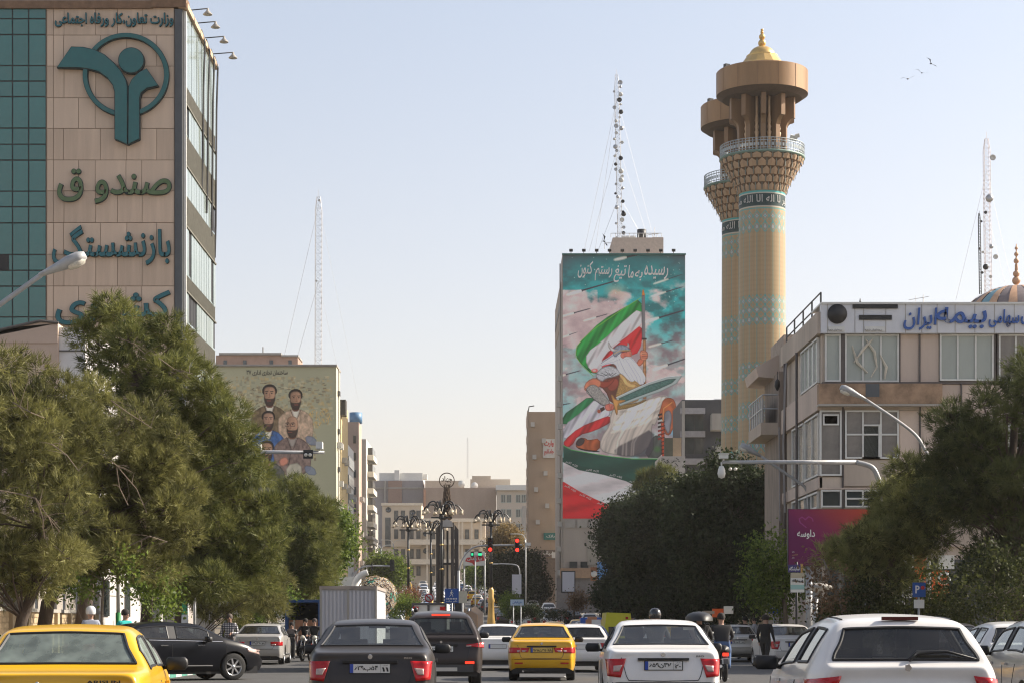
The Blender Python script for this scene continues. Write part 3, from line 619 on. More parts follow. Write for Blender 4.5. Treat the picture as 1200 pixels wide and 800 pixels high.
cv = Canvas(659.4, 802.6, 298.2, 607, .5)
x, y = cv.X, cv.Y
def mix(a, b, t): return a*(1-t[..., None])+b*t[..., None]
n1 = fbm(x/30, y/22, 3); n2 = fbm(x/12, y/9, 8)
base = mix(cv.lin((52, 110, 112))*np.ones(x.shape+(3,)), cv.lin((78, 84, 92)), np.clip((np.hypot((x-731)/85, (y-345)/52)-.75)*2, 0, 1))
base = mix(base, cv.lin((62, 172, 172)), np.clip((n2-.36)*3, 0, .9)*np.clip((y-300)/60, 0, 1))
cl = np.clip((n1*.75+n2*.25-.52+.10*np.sin(y/17+x/40))*9+np.where((x < 700) & (y > 340) & (y < 440), 1.0, 0)*.8, 0, 1)*np.clip((y-325)/15, 0, 1)
cl = np.maximum(cl, np.clip((y-375)/40, 0, 1)*np.clip(.55+.9*(n1-.4), 0, 1)); cloud = mix(cv.lin((172, 150, 150))*np.ones(x.shape+(3,)), cv.lin((205, 185, 180)), np.clip(n2*1.6-.4, 0, 1))
base = mix(base, cloud, cl*.92)
cv.c = mix(base, cv.lin((165, 150, 125)), np.clip(1-np.hypot((x-722)/16, (y-342)/12), 0, 1)*.6*n2*1.6)
c6 = lambda u, v: (650+u/7.275, 290+v/7.275)
c7 = lambda u, v: (650+u/7.275, 390+v/7.275)
c8 = lambda u, v: (650+u/6.156, 490+v/6.156)
for i in range(60):
    a, b = rnd.uniform(665, 800), rnd.uniform(300, 365); cv.blob(a, b, .6, .6, (200, 235, 225), rnd.uniform(.3, .9))
# rockets with bright trails
for (ax, ay, bx, by, wd) in [c6(230, 370)+c6(510, 290)+(2.6,), c6(615, 85)+c6(720, 62)+(2.4,), c6(970, 270)+c6(1095, 228)+(1.2,), c6(950, 380)+c6(1100, 335)+(1.6,), c6(890, 600)+c6(1110, 535)+(2.6,), c6(165, 560)+c6(310, 520)+(1.8,), c6(355, 596)+c6(460, 566)+(1.4,), c7(965, 270)+c7(1125, 215)+(2.4,), c7(910, 90)+c7(1015, 62)+(1.6,), c7(95, 352)+c7(222, 318)+(1.8,), c7(70, 608)+c7(142, 596)+(1.8,), c7(125, 18)+c7(200, -8)+(1.1,)]:
    dx, dy = bx-ax, by-ay; L = math.hypot(dx, dy); ux, uy = dx/L, dy/L; nx_, ny_ = -uy, ux; w = wd/2
    t = min(L*.9, 16)
    cv.fill([(ax+nx_*w*1.2, ay+ny_*w*1.2), (ax-nx_*w*1.2, ay-ny_*w*1.2), (ax-ux*t-nx_*w*1.3, ay-uy*t-ny_*w*1.3), (ax-ux*t*1.2, ay-uy*t*1.2), (ax-ux*t+nx_*w*1.3, ay-uy*t+ny_*w*1.3)], (225, 215, 200), soft=2.2, alpha=.75)
    cv.fill([(ax+nx_*w*1.5, ay+ny_*w*1.5), (ax+ux+nx_*w*.7, ay+uy+ny_*w*.7), (bx-ux*3+nx_*w*.6, by-uy*3+ny_*w*.6), (bx, by), (bx-ux*3-nx_*w*.6, by-uy*3-ny_*w*.6), (ax+ux-nx_*w*.7, ay+uy-ny_*w*.7), (ax-nx_*w*1.5, ay-ny_*w*1.5)], (62, 58, 66), smooth=0)
# flag cloth: green, white, red
cv.edge = .55
fold = lambda ph: (lambda x, y, d: 1+.32*np.sin((x*.8+y*.62)*.42+ph)+.16*np.sin((x*.9+y*.45)*1.1+ph*2))
cv.fill([c6(742, 425), c6(600, 510), c6(400, 620), c6(230, 790), c7(185, 120), c7(180, 200), c7(230, 270), c7(330, 360), c7(420, 300), c7(420, 200), c7(560, 60), c6(742, 650)], (40, 130, 62), shade=fold(0))
cv.fill([c6(742, 500), c6(560, 650), c6(400, 800), c7(270, 170), c7(265, 270), c7(345, 350), c7(420, 300), c7(560, 100), c6(745, 700)], (196, 190, 190), shade=fold(1.6))
cv.fill([c6(745, 650), c6(640, 740), c6(560, 800), c7(420, 190), c7(385, 290), c7(460, 300), c7(560, 160), c7(690, 200), c7(748, 90)], (190, 48, 52), shade=fold(3))
cv.line([c6(742, 425), c6(560, 540), c6(330, 700), c6(230, 790), c7(185, 120), c7(180, 200), c7(240, 285), c7(330, 365)], (120, 165, 60), .6)
cv.line([c6(745, 650), c6(640, 735), c7(480, 120), c7(400, 230)], (215, 160, 160), .7)
cv.blob(*c7(340, 318), 4.5, 3.0, (200, 40, 40), .7, .3); cv.blob(*c7(340, 318), 2.2, 1.2, (185, 170, 165), .8, .3)
# lower trailing cloth at the left
cv.fill([c7(300, 530), c7(180, 620), c7(65, 700), c8(62, 60), c8(240, -20), c7(400, 600)], (42, 110, 70), shade=fold(.5))
cv.fill([c7(360, 545), c7(240, 660), c7(70, 790), c8(62, 170), c8(200, 80), c8(400, -10), c7(470, 640)], (180, 176, 182), shade=fold(2.2))
cv.fill([c7(470, 700), c8(330, 0), c8(180, 60), c8(62, 160), c8(70, 200), c8(120, 205), c8(170, 120), c8(290, 90), c8(420, 20)], (172, 45, 48), shade=fold(1.2))
# sky patch and hills by the far leg
cv.blob(*c8(870, 90), 10, 9, (70, 165, 190), .8); cv.fill([c8(690, 150), c8(740, 110), c8(790, 150), c8(780, 285), c8(640, 280)], (78, 82, 78), shade=striped(1.2)); cv.blob(*c8(740, 220), 6, 5, (70, 105, 60), .8)
# flag pole and spear
cv.fill([c6(742, 410), c6(770, 410), c6(772, 780), c7(775, 60), c7(745, 60)], (120, 118, 120), smooth=0, shade=lambda x, y, d: 1.3-.5*np.abs(np.sin((x-752)*.9)))
cv.fill([c6(748, 365), c6(758, 360), c6(770, 410), c6(742, 412)], (205, 135, 60), smooth=0); cv.fill([c7(742, 45), c7(785, 45), c7(785, 60), c7(742, 60)], (60, 50, 50), smooth=0)
cv.fill([c7(750, 60), c7(778, 60), c7(782, 560), c7(755, 560)], (160, 120, 84), smooth=0, shade=striped(2, 0, .4, 1.2))
# far arm and fist on the pole
skin, sk2 = (178, 108, 84), (120, 62, 48)
cv.fill([c7(700, 240), c7(745, 200), c7(770, 215), c7(750, 270), c7(700, 290)], skin); cv.fill([c7(725, 150), c7(760, 142), c7(795, 165), c7(795, 215), c7(765, 235), c7(725, 225)], (190, 122, 98), shade=striped(1.5, 0, .35, 1.57))
for k in range(4): cv.line([c7(745, 165+k*15), c7(792, 168+k*15)], sk2, .5)
# cape / torso
cv.fill([c7(385, 300), c7(520, 250), c7(700, 280), c7(775, 400), c7(770, 540), c7(620, 600), c7(480, 610), c7(430, 480), c7(330, 430)], (104, 64, 52), shade=striped(.7, 1, .4))
cv.fill([c7(560, 330), c7(640, 350), c7(740, 430), c7(745, 560), c7(600, 620), c7(510, 560), c7(540, 460)], (150, 122, 78), shade=lambda x, y, d: .75+.6*vnoise(x*1.4, y*1.4, 4))
cv.fill([c7(440, 400), c7(500, 380), c7(550, 390), c7(540, 470), c7(490, 500), c7(450, 480)], (134, 68, 54), shade=striped(.5))
cv.fill([c7(350, 380), c7(440, 420), c7(520, 370), c7(500, 420), c7(440, 470), c7(380, 460)], (140, 66, 50))
# shoulder armour
cv.fill([c7(350, 345), c7(400, 290), c7(480, 272), c7(545, 310), c7(570, 350), c7(500, 375), c7(440, 385), c7(400, 420), c7(350, 375)], (150, 150, 152), shade=lambda x, y, d: .7+.5*vnoise(x*.9, y*.9, 2)+.15*np.clip(d, 0, 2))
for o in (0, 34, 66): cv.line([c7(365+o, 350-o*.35), c7(420+o, 365), c7(470+o*.8, 340)], (58, 58, 66), .6)
# lion-coloured baldric
cv.fill([c7(540, 345), c7(580, 350), c7(640, 430), c7(700, 430), c7(690, 470), c7(610, 460)], (196, 160, 110), shade=striped(1.5))
# near arm with engraved bracer
cv.fill([c7(340, 375), c7(400, 410), c7(390, 460), c7(320, 480), c7(270, 500), c7(245, 470), c7(270, 410)], (186, 120, 94), shade=striped(.5, 2, .25))
cv.fill([c7(262, 470), c7(320, 430), c7(375, 455), c7(420, 520), c7(480, 590), c7(455, 625), c7(400, 610), c7(330, 560), c7(275, 515)], (142, 138, 134), shade=lambda x, y, d: .65+.7*vnoise(x*1.3, y*1.3, 5))
cv.line([c7(262, 470), c7(330, 560), c7(400, 612), c7(455, 625)], (60, 58, 62), .6)
# beard, hair, face, helmet with horns
beard = [c7(400, 240), c7(470, 200), c7(520, 150), c7(650, 200), c7(700, 260), c7(755, 330), c7(785, 400), c7(735, 450), c7(690, 400), c7(650, 420), c7(590, 360), c7(540, 330), c7(515, 260), c7(450, 265), c7(385, 290)]
cv.fill(beard, (196, 194, 200), shade=lambda x, y, d: .86+.08*np.clip(d, 0, 3))
cv.strokes(beard, [c7(520, 215), c7(530, 270), c7(560, 330), c7(600, 380), c7(640, 430)], [c7(655, 205), c7(700, 250), c7(735, 310), c7(770, 370), c7(775, 430)], [(232, 230, 234), (112, 112, 126), (226, 224, 230), (234, 232, 236)], 24, 0, .9, 3, .85, .5)
cv.strokes(beard, [c7(530, 160), c7(470, 205), c7(420, 240), c7(380, 270)], [c7(560, 230), c7(510, 250), c7(450, 262), c7(390, 295)], [(226, 224, 228), (98, 98, 110), (200, 198, 206)], 9, 0, .9, 4, .85, .4)
cv.fill([c7(560, 175), c7(610, 145), c7(655, 150), c7(662, 190), c7(645, 205), c7(600, 200), c7(590, 222), c7(560, 205)], (192, 112, 96), shade=striped(.9))
cv.line([c7(575, 165), c7(635, 152)], (70, 52, 52), .9); cv.blob(*c7(612, 166), .9, .6, (40, 30, 30)); cv.fill([c7(640, 165), c7(660, 190), c7(640, 194)], (205, 130, 108), smooth=0)
cv.fill([c7(590, 205), c7(640, 200), c7(655, 212), c7(620, 225), c7(585, 222)], (214, 212, 214))
cv.fill([c7(495, 175), c7(500, 130), c7(540, 100), c7(600, 100), c7(640, 130), c7(650, 150), c7(590, 150), c7(560, 172), c7(510, 215)], (120, 124, 134), shade=lambda x, y, d: .70+.5*vnoise(x*1.1, y*1.1, 9)+.1*d)
cv.fill([c7(535, 155), c7(500, 165), c7(462, 135), c7(450, 95), c7(460, 70), c7(478, 110), c7(505, 135), c7(540, 135)], (176, 172, 170), shade=striped(2)); cv.fill([c7(600, 115), c7(622, 105), c7(620, 75), c7(636, 95), c7(638, 128)], (170, 166, 166))
cv.line([c7(505, 178), c7(560, 150), c7(645, 148)], (176, 150, 90), .8)
# tunic and bent knee
robe = lambda x, y, d: .92+.16*np.sin(x*.33+y*.16)+.03*np.clip(d, 0, 4)
rb_ = [c7(520, 600), c7(640, 600), c7(780, 560), c7(930, 530), c7(980, 560), c7(900, 660), c7(860, 790), c8(700, 40), c8(700, 180), c8(600, 275), c8(420, 262), c8(325, 232), c8(330, 140), c8(400, 40), c7(470, 700)]
cv.fill(rb_, (172, 163, 154), shade=robe)
cv.fill([c8(560, 150), c8(720, 60), c8(712, 270), c8(600, 278), c8(440, 268), c8(430, 215)], (70, 66, 72), alpha=.85, soft=2)
cv.fill([c7(640, 610), c7(780, 570), c7(925, 532), c7(960, 545), c7(880, 640), c7(760, 760), c8(560, 60), c8(430, 100), c8(400, 60)], (226, 218, 206), alpha=.8, shade=robe, soft=3)
fa, fb = [c7(930, 540), c7(880, 620), c7(830, 720), c8(640, 90), c8(600, 180), c8(590, 275)], [c7(540, 610), c7(520, 680), c7(490, 760), c8(390, 80), c8(350, 150), c8(330, 230)]
cv.strokes(rb_, fa, fb, [(96, 88, 84), (206, 196, 184), (112, 104, 98), (176, 166, 156)], 17, 0, 1.3, 5, .5, 1.6, 1.8)
cv.strokes(rb_, [c7(960, 550), c7(850, 600), c7(720, 640), c7(560, 640)], [c7(900, 700), c7(780, 760), c8(560, 60), c8(400, 110)], [(232, 222, 210), (96, 88, 84), (206, 198, 188)], 7, 0, 1.6, 6, .4, 1.5, 2.2)
cv.fill([c7(470, 610), c7(540, 610), c7(720, 590), c7(770, 560), c7(790, 575), c7(640, 640), c7(500, 660)], (130, 108, 66), shade=lambda x, y, d: .7+.7*vnoise(x*1.5, y*1.5, 12))
# knee, greave
cv.fill([c7(925, 560), c7(980, 545), c7(1025, 570), c7(1040, 650), c7(1020, 700), c7(1035, 790), c8(860, 60), c8(830, 125), c8(790, 110), c8(780, 0), c7(880, 720), c7(900, 640)], (156, 92, 60), shade=striped(.8, 1, .35))
cv.fill([c7(935, 670), c7(980, 650), c7(1000, 700), c7(990, 800), c8(820, 120), c8(790, 60), c8(785, 10)], (120, 120, 126), shade=striped(1.4)); cv.line([c7(1000, 590), c7(930, 640), c7(920, 800)], (196, 140, 84), .9)
for k in range(7): cv.fill([c7(880, 690+k*34), c7(915, 680+k*34), c7(915, 698+k*34), c7(880, 706+k*34)], (60, 34, 30) if k < 4 else (150, 50, 40), smooth=0)
cv.fill([c8(765, 20), c8(790, 20), c8(795, 270), c8(775, 285)], (168, 78, 48), smooth=0, shade=striped(0, 0, .1)); 
for k in range(9): cv.line([c8(768, 30+k*28), c8(792, 22+k*28)], (70, 36, 34), 1.2)
# back foot with wrapped boot
cv.fill([c8(150, 170), c8(180, 135), c8(225, 140), c8(240, 155), c8(330, 140), c8(325, 235), c8(230, 235), c8(155, 215)], (150, 84, 52), shade=striped(1.3, .5, .45)); cv.fill([c8(150, 175), c8(180, 137), c8(222, 145), c8(205, 190), c8(165, 200)], (74, 60, 58), shade=striped(1.1))
cv.fill([c8(155, 205), c8(230, 225), c8(325, 232), c8(322, 245), c8(200, 232)], (50, 34, 32))
# sword: blade, guard, fist, pommel
cv.fill([c7(525, 545), c7(640, 485), c7(800, 420), c7(960, 370), c7(1090, 362), c7(1040, 430), c7(900, 500), c7(720, 560), c7(560, 620), c7(520, 590)], (150, 160, 158), smooth=0)
cv.fill([c7(545, 555), c7(800, 440), c7(960, 392), c7(1040, 385), c7(1000, 425), c7(880, 480), c7(700, 545), c7(560, 600)], (74, 104, 98), smooth=0, shade=lambda x, y, d: .8+.5*vnoise(x*.8, y*.8, 7))
cv.line([c7(525, 548), c7(800, 422), c7(960, 372), c7(1088, 362)], (210, 214, 210), .6)
cv.fill([c7(475, 525), c7(495, 520), c7(520, 570), c7(600, 565), c7(605, 578), c7(535, 605), c7(540, 690), c7(522, 700), c7(500, 600)], (176, 132, 78), shade=striped(1.5))
cv.fill([c7(385, 640), c7(420, 625), c7(430, 650), c7(395, 672)], (74, 48, 40), smooth=0); cv.blob(*c7(378, 665), 2.4, 2.6, (150, 78, 52), 1, .3)
cv.fill([c7(425, 610), c7(475, 595), c7(505, 610), c7(505, 650), c7(470, 665), c7(430, 655)], (196, 116, 100), shade=striped(1.4, 0, .3))
for k in range(3): cv.line([c7(470+k*12, 612), c7(474+k*12, 652)], sk2, .5)
cv.edge = 0
# great flag at the foot: dark green, white, red, with pale script borders
g0 = [c8(62, 195), c8(120, 225), c8(260, 250), c8(380, 270), c8(560, 290), c8(790, 290)]
g1_ = [c8(62, 300), c8(180, 360), c8(360, 395), c8(520, 440), c8(640, 500), c8(900, 600)]
r0_ = [c8(62, 470), c8(160, 530), c8(280, 590), c8(420, 650), c8(560, 720), c8(760, 760)]
wv = lambda f, p: (lambda x, y, d: 1+.2*np.sin((y+x*.25)*f+p)+.12*vnoise(x*.15, y*.5, 3))
cv.fill(g0+[(803, 537), (803, 600)]+g1_[::-1], (34, 72, 62), shade=wv(.22, 1), smooth=0)
cv.fill(g1_+[(803, 607)]+r0_[::-1], (180, 174, 174), shade=wv(.2, 0), smooth=0)
cv.fill(r0_+[(760, 612), (659, 612), (655, 590)], (176, 38, 44), shade=wv(.3, 2), smooth=0)
cv.line(g0+[(803, 537)], (72, 150, 66), .8); cv.line([(a, b-.6) for a, b in g1_], (34, 72, 62), 5.0); cv.line([(a, b+.3) for a, b in r0_], (176, 38, 44), 5.2)
# weather the print a little
cv.c *= (.90+.16*fbm(x/25, y/40, 21))[..., None]
cv.c = cv.c**1.18*1.22+.008
mo = cv.mesh('mural', DM, DM-.04, 1.75, paint, mt)
paint_w = mat('paint_white', (.72, .72, .70), .7, var=.05)
for t_, a, b_, c0_, c1_ in (('رسیده', 755, 783, 311, 328), ('به', 744, 753, 317, 329), ('ما', 736, 742.5, 311, 326), ('تیغ', 719, 734.5, 311, 331), ('رستم', 697, 717.5, 312, 329), ('کنون', 677, 695, 306, 326)):
    sign_text(mt, t_, a, b_, c0_, c1_, DM-.05, paint_w, .03, .012, None, shear=.25)
# pale script running along both borders of the flag
tm = text_mesh('الله اکبر', 1.62, .36, .02, paint_w, .0)
for line, off in ((g1_, -.6), (r0_, .3)):
    for i in range(len(line)-1):
        (ax, ay), (bx, by) = line[i], line[i+1]; L = math.hypot(bx-ax, by-ay); n = max(1, int(L/15.5)); 
        for k in range(n):
            t = (k+.5)/n; px_, py_ = ax+(bx-ax)*t, ay+(by-ay)*t+off
            if px_ > 770 or py_ > 600: continue
            link('lettering', tm, mo, (X(px_, DM)-mo.parent.location.x, DM-.05-mo.parent.location.y, Z(py_, DM)-mo.parent.location.z), (0, math.atan2(by-ay, bx-ax), 0))

# ---- portrait wall
cv = Canvas(250, 393.4, 430, 604, .5); x, y = cv.X, cv.Y
cv.c = cv.lin((152, 150, 124))*np.ones(x.shape+(3,))*(.93+.14*fbm(x/30, y/30, 2))[..., None]
q3 = lambda u, v: (230+u/2.86, 380+v/2.86)
r2 = random.Random(3)
for i in range(1700):                                   # a painted hillside town in ochre strokes
    u, v = r2.uniform(70, 450), r2.uniform(172, 450)
    if (u > 400 and v > 330): continue
    a, b = q3(u, v); w, h = r2.uniform(1.2, 5), r2.uniform(1, 3.6)
    cv.fill([(a, b), (a+w, b-.2), (a+w, b+h), (a, b+h)], r2.choice([(166, 148, 108), (142, 122, 88), (184, 174, 140), (118, 104, 84), (160, 152, 122), (172, 154, 108), (128, 126, 108)]), smooth=0, alpha=r2.uniform(.25, .7))
for i in range(60): a, b = q3(r2.uniform(160, 430), r2.uniform(195, 300)); cv.line([(a, b), (a+r2.uniform(1, 4), b)], (70, 58, 48), .7, .7)
for i in range(40): a, b = q3(r2.uniform(380, 450), r2.uniform(280, 330)); cv.line([(a, b), (a+r2.uniform(-3, 3), b+r2.uniform(1, 5))], (196, 160, 84), .8, .6)
cv.edge = .5
def portrait(u, v, s, coat, hair=(38, 30, 28), sk=(158, 124, 100), bald=False, turn=0, glasses=False, coat2=None):
    s *= 1.22; P = lambda a, b: (lambda t: (t[0]+a*s, t[1]+b*s))(q3(u, v))
    cv.fill([P(-14, 40), P(-17, 18), P(-11, 11), P(-4, 8), P(4, 8), P(11, 11), P(17, 19), P(15, 42)], coat, shade=lambda x, y, d: .50+.75*vnoise(x*.42+u, y*.30, 5)+.32*vnoise(x*1.1, y*.8, 6))
    cv.fill([P(-4, 7), P(4, 7), P(2, 15), P(0, 17), P(-2, 15)], coat2 or (206, 196, 180)); cv.line([P(-5, 8), P(-1, 18), P(-3, 32)], (40, 34, 32), .6); cv.line([P(5, 8), P(1, 18)], (40, 34, 32), .5)
    cv.fill([P(-3, 3), P(3, 3), P(3.4, 10), P(-3.4, 10)], (140, 96, 74))
    if not bald: cv.fill([P(-6.4, -2), P(-6.6, -7), P(-3, -10.5), P(3, -10.6), P(6.4, -7), P(6.4, -2), P(0, 2)], hair)
    cv.fill([P(-5, -6), P(-2.6, -8.4 if not bald else -9.8), P(2.6, -8.4 if not bald else -9.8), P(5, -6), P(5, 1), P(3, 6), P(0, 7.6), P(-3, 6), P(-5, 1)], sk, shade=lambda x, y, d: .86+.22*vnoise(x*.7, y*.7, 4)+.045*(x-P(turn, 0)[0]))
    cv.fill([P(-5.1, -1), P(-4, 1.8), P(-2, 2.2), P(2, 2.2), P(4, 1.4), P(5.1, -1), P(4.8, 4.6), P(2.6, 8.4), P(0, 9.4), P(-2.6, 8.4), P(-4.8, 4.6)], hair, soft=1.1, alpha=.93, shade=lambda x, y, d: .8+1.1*vnoise(x*1.6, y*1.6, 3))
    cv.line([P(-1.6+turn, 3.9), P(1.6+turn, 3.9)], (136, 76, 66), .7); cv.line([P(.3+turn, -3), P(.7+turn, .6), P(-.6+turn, 1)], (128, 84, 66), .6)
    for k in (-2.3, 2.3): cv.line([P(k-1.3+turn, -4.1), P(k+1.3+turn, -4.3)], (34, 26, 24), .8); cv.blob(*P(k+turn, -2.7), 1.0*s, .6*s, (40, 30, 28), 1, .4)
    if glasses:
        for k in (-2.4, 2.4): cv.line([P(k-1.9+turn, -3.6), P(k+1.9+turn, -3.6), P(k+1.6+turn, -1.2), P(k-1.6+turn, -1.2), P(k-1.9+turn, -3.6)], (40, 36, 36), .45)
portrait(246, 240, 1.1, (104, 88, 66), turn=-.5); portrait(333, 254, 1.05, (172, 148, 124), turn=.6)
portrait(242, 325, 1.0, (60, 92, 140), glasses=False, sk=(164, 130, 108)); portrait(322, 345, 1.12, (118, 100, 92), bald=True, glasses=True, turn=-2, coat2=(150, 140, 130))
cv.fill([q3(300, 470), q3(352, 460), q3(356, 520), q3(330, 545), q3(305, 520)], (166, 160, 142), shade=striped(1.2)); cv.fill([q3(276, 452), q3(302, 440), q3(312, 462), q3(284, 478)], (190, 128, 106))
for a, b in ((375, 380), (372, 480)): cv.fill([q3(a-12, b-10), q3(a+24, b-4), q3(a+34, b+26), q3(a-4, b+22)], (112, 122, 140), alpha=.8)
portrait(236, 428, 1.1, (84, 84, 80), coat2=(176, 132, 122))
cv.mesh('mural', D2, D2-.04, 1.5, paint, mb)
sign_text(mb, 'ساختمان تجاری اداری ۳۷', 289, 337, 433, 440, D2-.05, mat('paint_ink', (.05, .045, .04), .8, var=0), .03, .01, None)
# ---------------------------------------------------------------- minarets
brick = mat('buff_brick', (.40, .275, .17), .8, var=.12, scale=1.5, bump=.2, bscale=30, streak=10)
copper = mat('brown_copper', (.27, .155, .070), .5, .25, var=.22, scale=.8, streak=6)
gold = mat('dull_gold', (.66, .44, .16), .38, .55, var=.15, scale=1.2)
turq = mat('turquoise_tile', (.04, .30, .29), .3, var=.2)
DMN = 200.0; K = DMN/F                      # metres per photo pixel at the front minaret
mh = lambda py: Z(py, DMN)
def shaft_mesh():
    NA, y0, y1 = 288, 228.0, 742.0; NY = 460
    Y, A = np.meshgrid(np.linspace(y0, y1, NY), np.linspace(0, 2*np.pi, NA+1)[:-1], indexing='ij')
    rr = (27.0+(Y-228)/514*1.6)*K
    V = np.stack([rr*np.cos(A), rr*np.sin(A), H-(Y-HZ)*K], -1).reshape(-1, 3)
    lin = Canvas.lin(None, (170, 146, 112)); c = np.ones(Y.shape+(3,))*lin
    v = fbm(A*40, Y/60, 2); v2 = fbm(A*6, Y/140, 5); c *= (.74+.28*v+.26*v2)[..., None]; c *= (1-.10*((A/(2*np.pi)*96) % 1 < .35))[..., None]*(1-.05*((Y/1.4) % 1 < .3))[..., None]; c[..., 2] *= (.9+.2*v2)
    n = 18; u = (A/(2*np.pi)*n) % 1; tq = Canvas.lin(None, (64, 158, 158))
    def put(mask, col, al=1.0): c[mask] = c[mask]*(1-al)+col*al
    put((np.abs(u-.5) < .05), tq, .7)
    for a, b, rows in ((252, 277, 2), (350, 384, 3), (427, 447, 2), (473, 494, 2), (516, 532, 1), (560, 590, 2), (640, 670, 2)):
        ph = (Y-a)/(b-a)*rows; m = (Y >= a) & (Y < b); w = np.abs(u-.5)+np.abs((ph % 1)-.5)
        put(m & (np.abs(w-.5) < .065), tq, .9); put(m & (w < .30), Canvas.lin(None, (120, 132, 138))); put(m & (w < .2), Canvas.lin(None, (176, 178, 172))); put(m & (w < .07), tq)
        w2 = np.abs(((u+.5) % 1)-.5)+np.abs(((ph+.5) % 1)-.5); put(m & (w2 < .11), tq, .6)
    put((Y > 230.5) & (Y < 247.5), Canvas.lin(None, (196, 190, 176))); put((Y > 232) & (Y < 246), Canvas.lin(None, (28, 58, 60))); put(((Y > 228) & (Y < 230.5)) | ((Y > 248.5) & (Y < 250)), tq)
    i = np.arange((NY-1)*NA).reshape(NY-1, NA); j = np.roll(i, -1, 1); Fq = np.stack([i, i+NA, j+NA, j], -1).reshape(-1, 4)
    return nparr('shaft', V-np.array([0, 0, 0]), Fq, vcolmat('glazed_brick', .5), cols=np.clip(c*1.0, 0, .8).reshape(-1, 3), smooth=True)
def make_minaret(loc, label):
    r = empty('minaret', loc, label, 'minaret', 'pair of brick minarets')
    link('shaft', shaft_mesh(), r)
    # script wrapped round the band
    wt = text_mesh('الله اکبر لا اله الا الله محمد', 9.2, .95, .02, paint_w, .012)
    a = np.empty(len(wt.vertices)*3); wt.vertices.foreach_get('co', a); a = a.reshape(-1, 3); R0 = 27.1*K
    th = a[:, 0]/R0-np.pi/2; rr = R0+.03; b = np.stack([rr*np.cos(th), rr*np.sin(th), a[:, 2]+mh(239.2)], 1); wt.vertices.foreach_set('co', b.ravel()); wt.update()
    link('lettering', wt, r)
    # stalactite corbel: five tiers of pointed niches
    tiers = [(228, 219.5, 27.2, 30.5), (219.5, 211.5, 31, 35), (211.5, 203, 35.5, 40), (203, 194.5, 40.5, 45.5), (194.5, 188, 46, 48.8)]
    mq = MB(); tn = 24
    for k, (ya, yb_, ra, rb) in enumerate(tiers):
        za, zb = mh(ya), mh(yb_); n = 24; off = .5*(k % 2)
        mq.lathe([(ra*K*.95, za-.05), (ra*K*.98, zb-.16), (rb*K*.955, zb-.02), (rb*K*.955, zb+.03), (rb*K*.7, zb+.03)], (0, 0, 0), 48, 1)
        for j in range(n):
            t = 2*math.pi*(j+off)/n; hw = math.pi/n*.80
            def pt(da, rr_, z): return (rr_*K*math.cos(t+da), rr_*K*math.sin(t+da), z)
            zm = za+(zb-za)*.60
            # niche body: a pointed shield leaning outward
            v = [pt(-hw, ra, za), pt(hw, ra, za), pt(hw, ra+(rb-ra)*.55, zm), pt(0, ra+(rb-ra)*1.0, zb-.01), pt(-hw, ra+(rb-ra)*.55, zm), pt(0, ra+.9, za), pt(0, ra+(rb-ra)*.55+1.3, zm)]
            mq.add(v, [(0, 5, 6, 4), (5, 1, 2, 6), (4, 6, 3), (6, 2, 3)], 0)
            mq.bx(pt(math.pi/n, (ra+rb)/2+.6, (za+zb)/2), (.05, .07, (zb-za)), rot=t+math.pi/n, m=2)
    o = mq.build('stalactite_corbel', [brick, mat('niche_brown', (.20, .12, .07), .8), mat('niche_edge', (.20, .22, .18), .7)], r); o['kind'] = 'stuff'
    MB().lathe([(48*K, mh(189)), (50*K, mh(188)), (50*K, mh(186)), (18*K, mh(186))], (0, 0, 0), 48).build('balcony', mat('balcony_edge', (.13, .21, .18), .5, var=.2), r)
    # railing with close uprights
    rl = MB(); n = 72
    for zz in (mh(186.5), mh(172.5), mh(175.5), mh(184)): rl.lathe([(49*K-.03, zz-.03), (49*K+.03, zz-.03), (49*K+.03, zz+.03), (49*K-.03, zz+.03), (49*K-.03, zz-.03)], (0, 0, 0), 72)
    for j in range(n):
        t = 2*math.pi*j/n; rl.bx((49*K*math.cos(t), 49*K*math.sin(t), mh(179.3)), (.05, .05, 14*K), rot=t)
        t2 = t+math.pi/n; rl.bx((49*K*math.cos(t2), 49*K*math.sin(t2), mh(179.8)), (.03, .17, .3), rot=t2)
    rl.build('railing', mat('railing_grey', (.32, .36, .37), .5, .3), r)
    # lantern: core, eight bracket fins and slender posts
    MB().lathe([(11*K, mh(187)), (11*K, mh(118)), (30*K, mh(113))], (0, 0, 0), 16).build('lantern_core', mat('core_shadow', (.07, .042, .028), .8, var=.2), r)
    fin = MB(); rib_ = MB()
    pr_ = [(11, 186), (29.5, 186), (29.5, 152), (31.5, 147), (35, 143.5), (39, 142.5), (39, 112), (11, 112)]
    for side in (-.55, .55): pass
    fm = MB().prism([(a*K, mh(b)) for a, b in pr_], -.24, .24).mesh('bracket_fin', mat('fin_copper', (.20, .115, .055), .55, .2, var=.25, scale=1, streak=6))
    for j in range(10): link('bracket_fin', fm, r, (0, 0, 0), (0, 0, math.pi*2*(j+.37)/10))
    pm_ = MB().lathe([(.16, mh(186)), (.16, mh(165)), (.24, mh(160)), (.13, mh(158)), (.22, mh(154)), (.13, mh(151)), (.20, mh(147)), (.12, mh(140)), (.12, mh(112))], (0, 0, 0), 8).mesh('turned_post', mat('pale_copper', (.50, .33, .19), .5, .1, var=.15))
    for j in range(10):
        t = math.pi*2*(j+.87)/10; link('turned_post', pm_, r, (23*K*math.cos(t), 23*K*math.sin(t), 0))
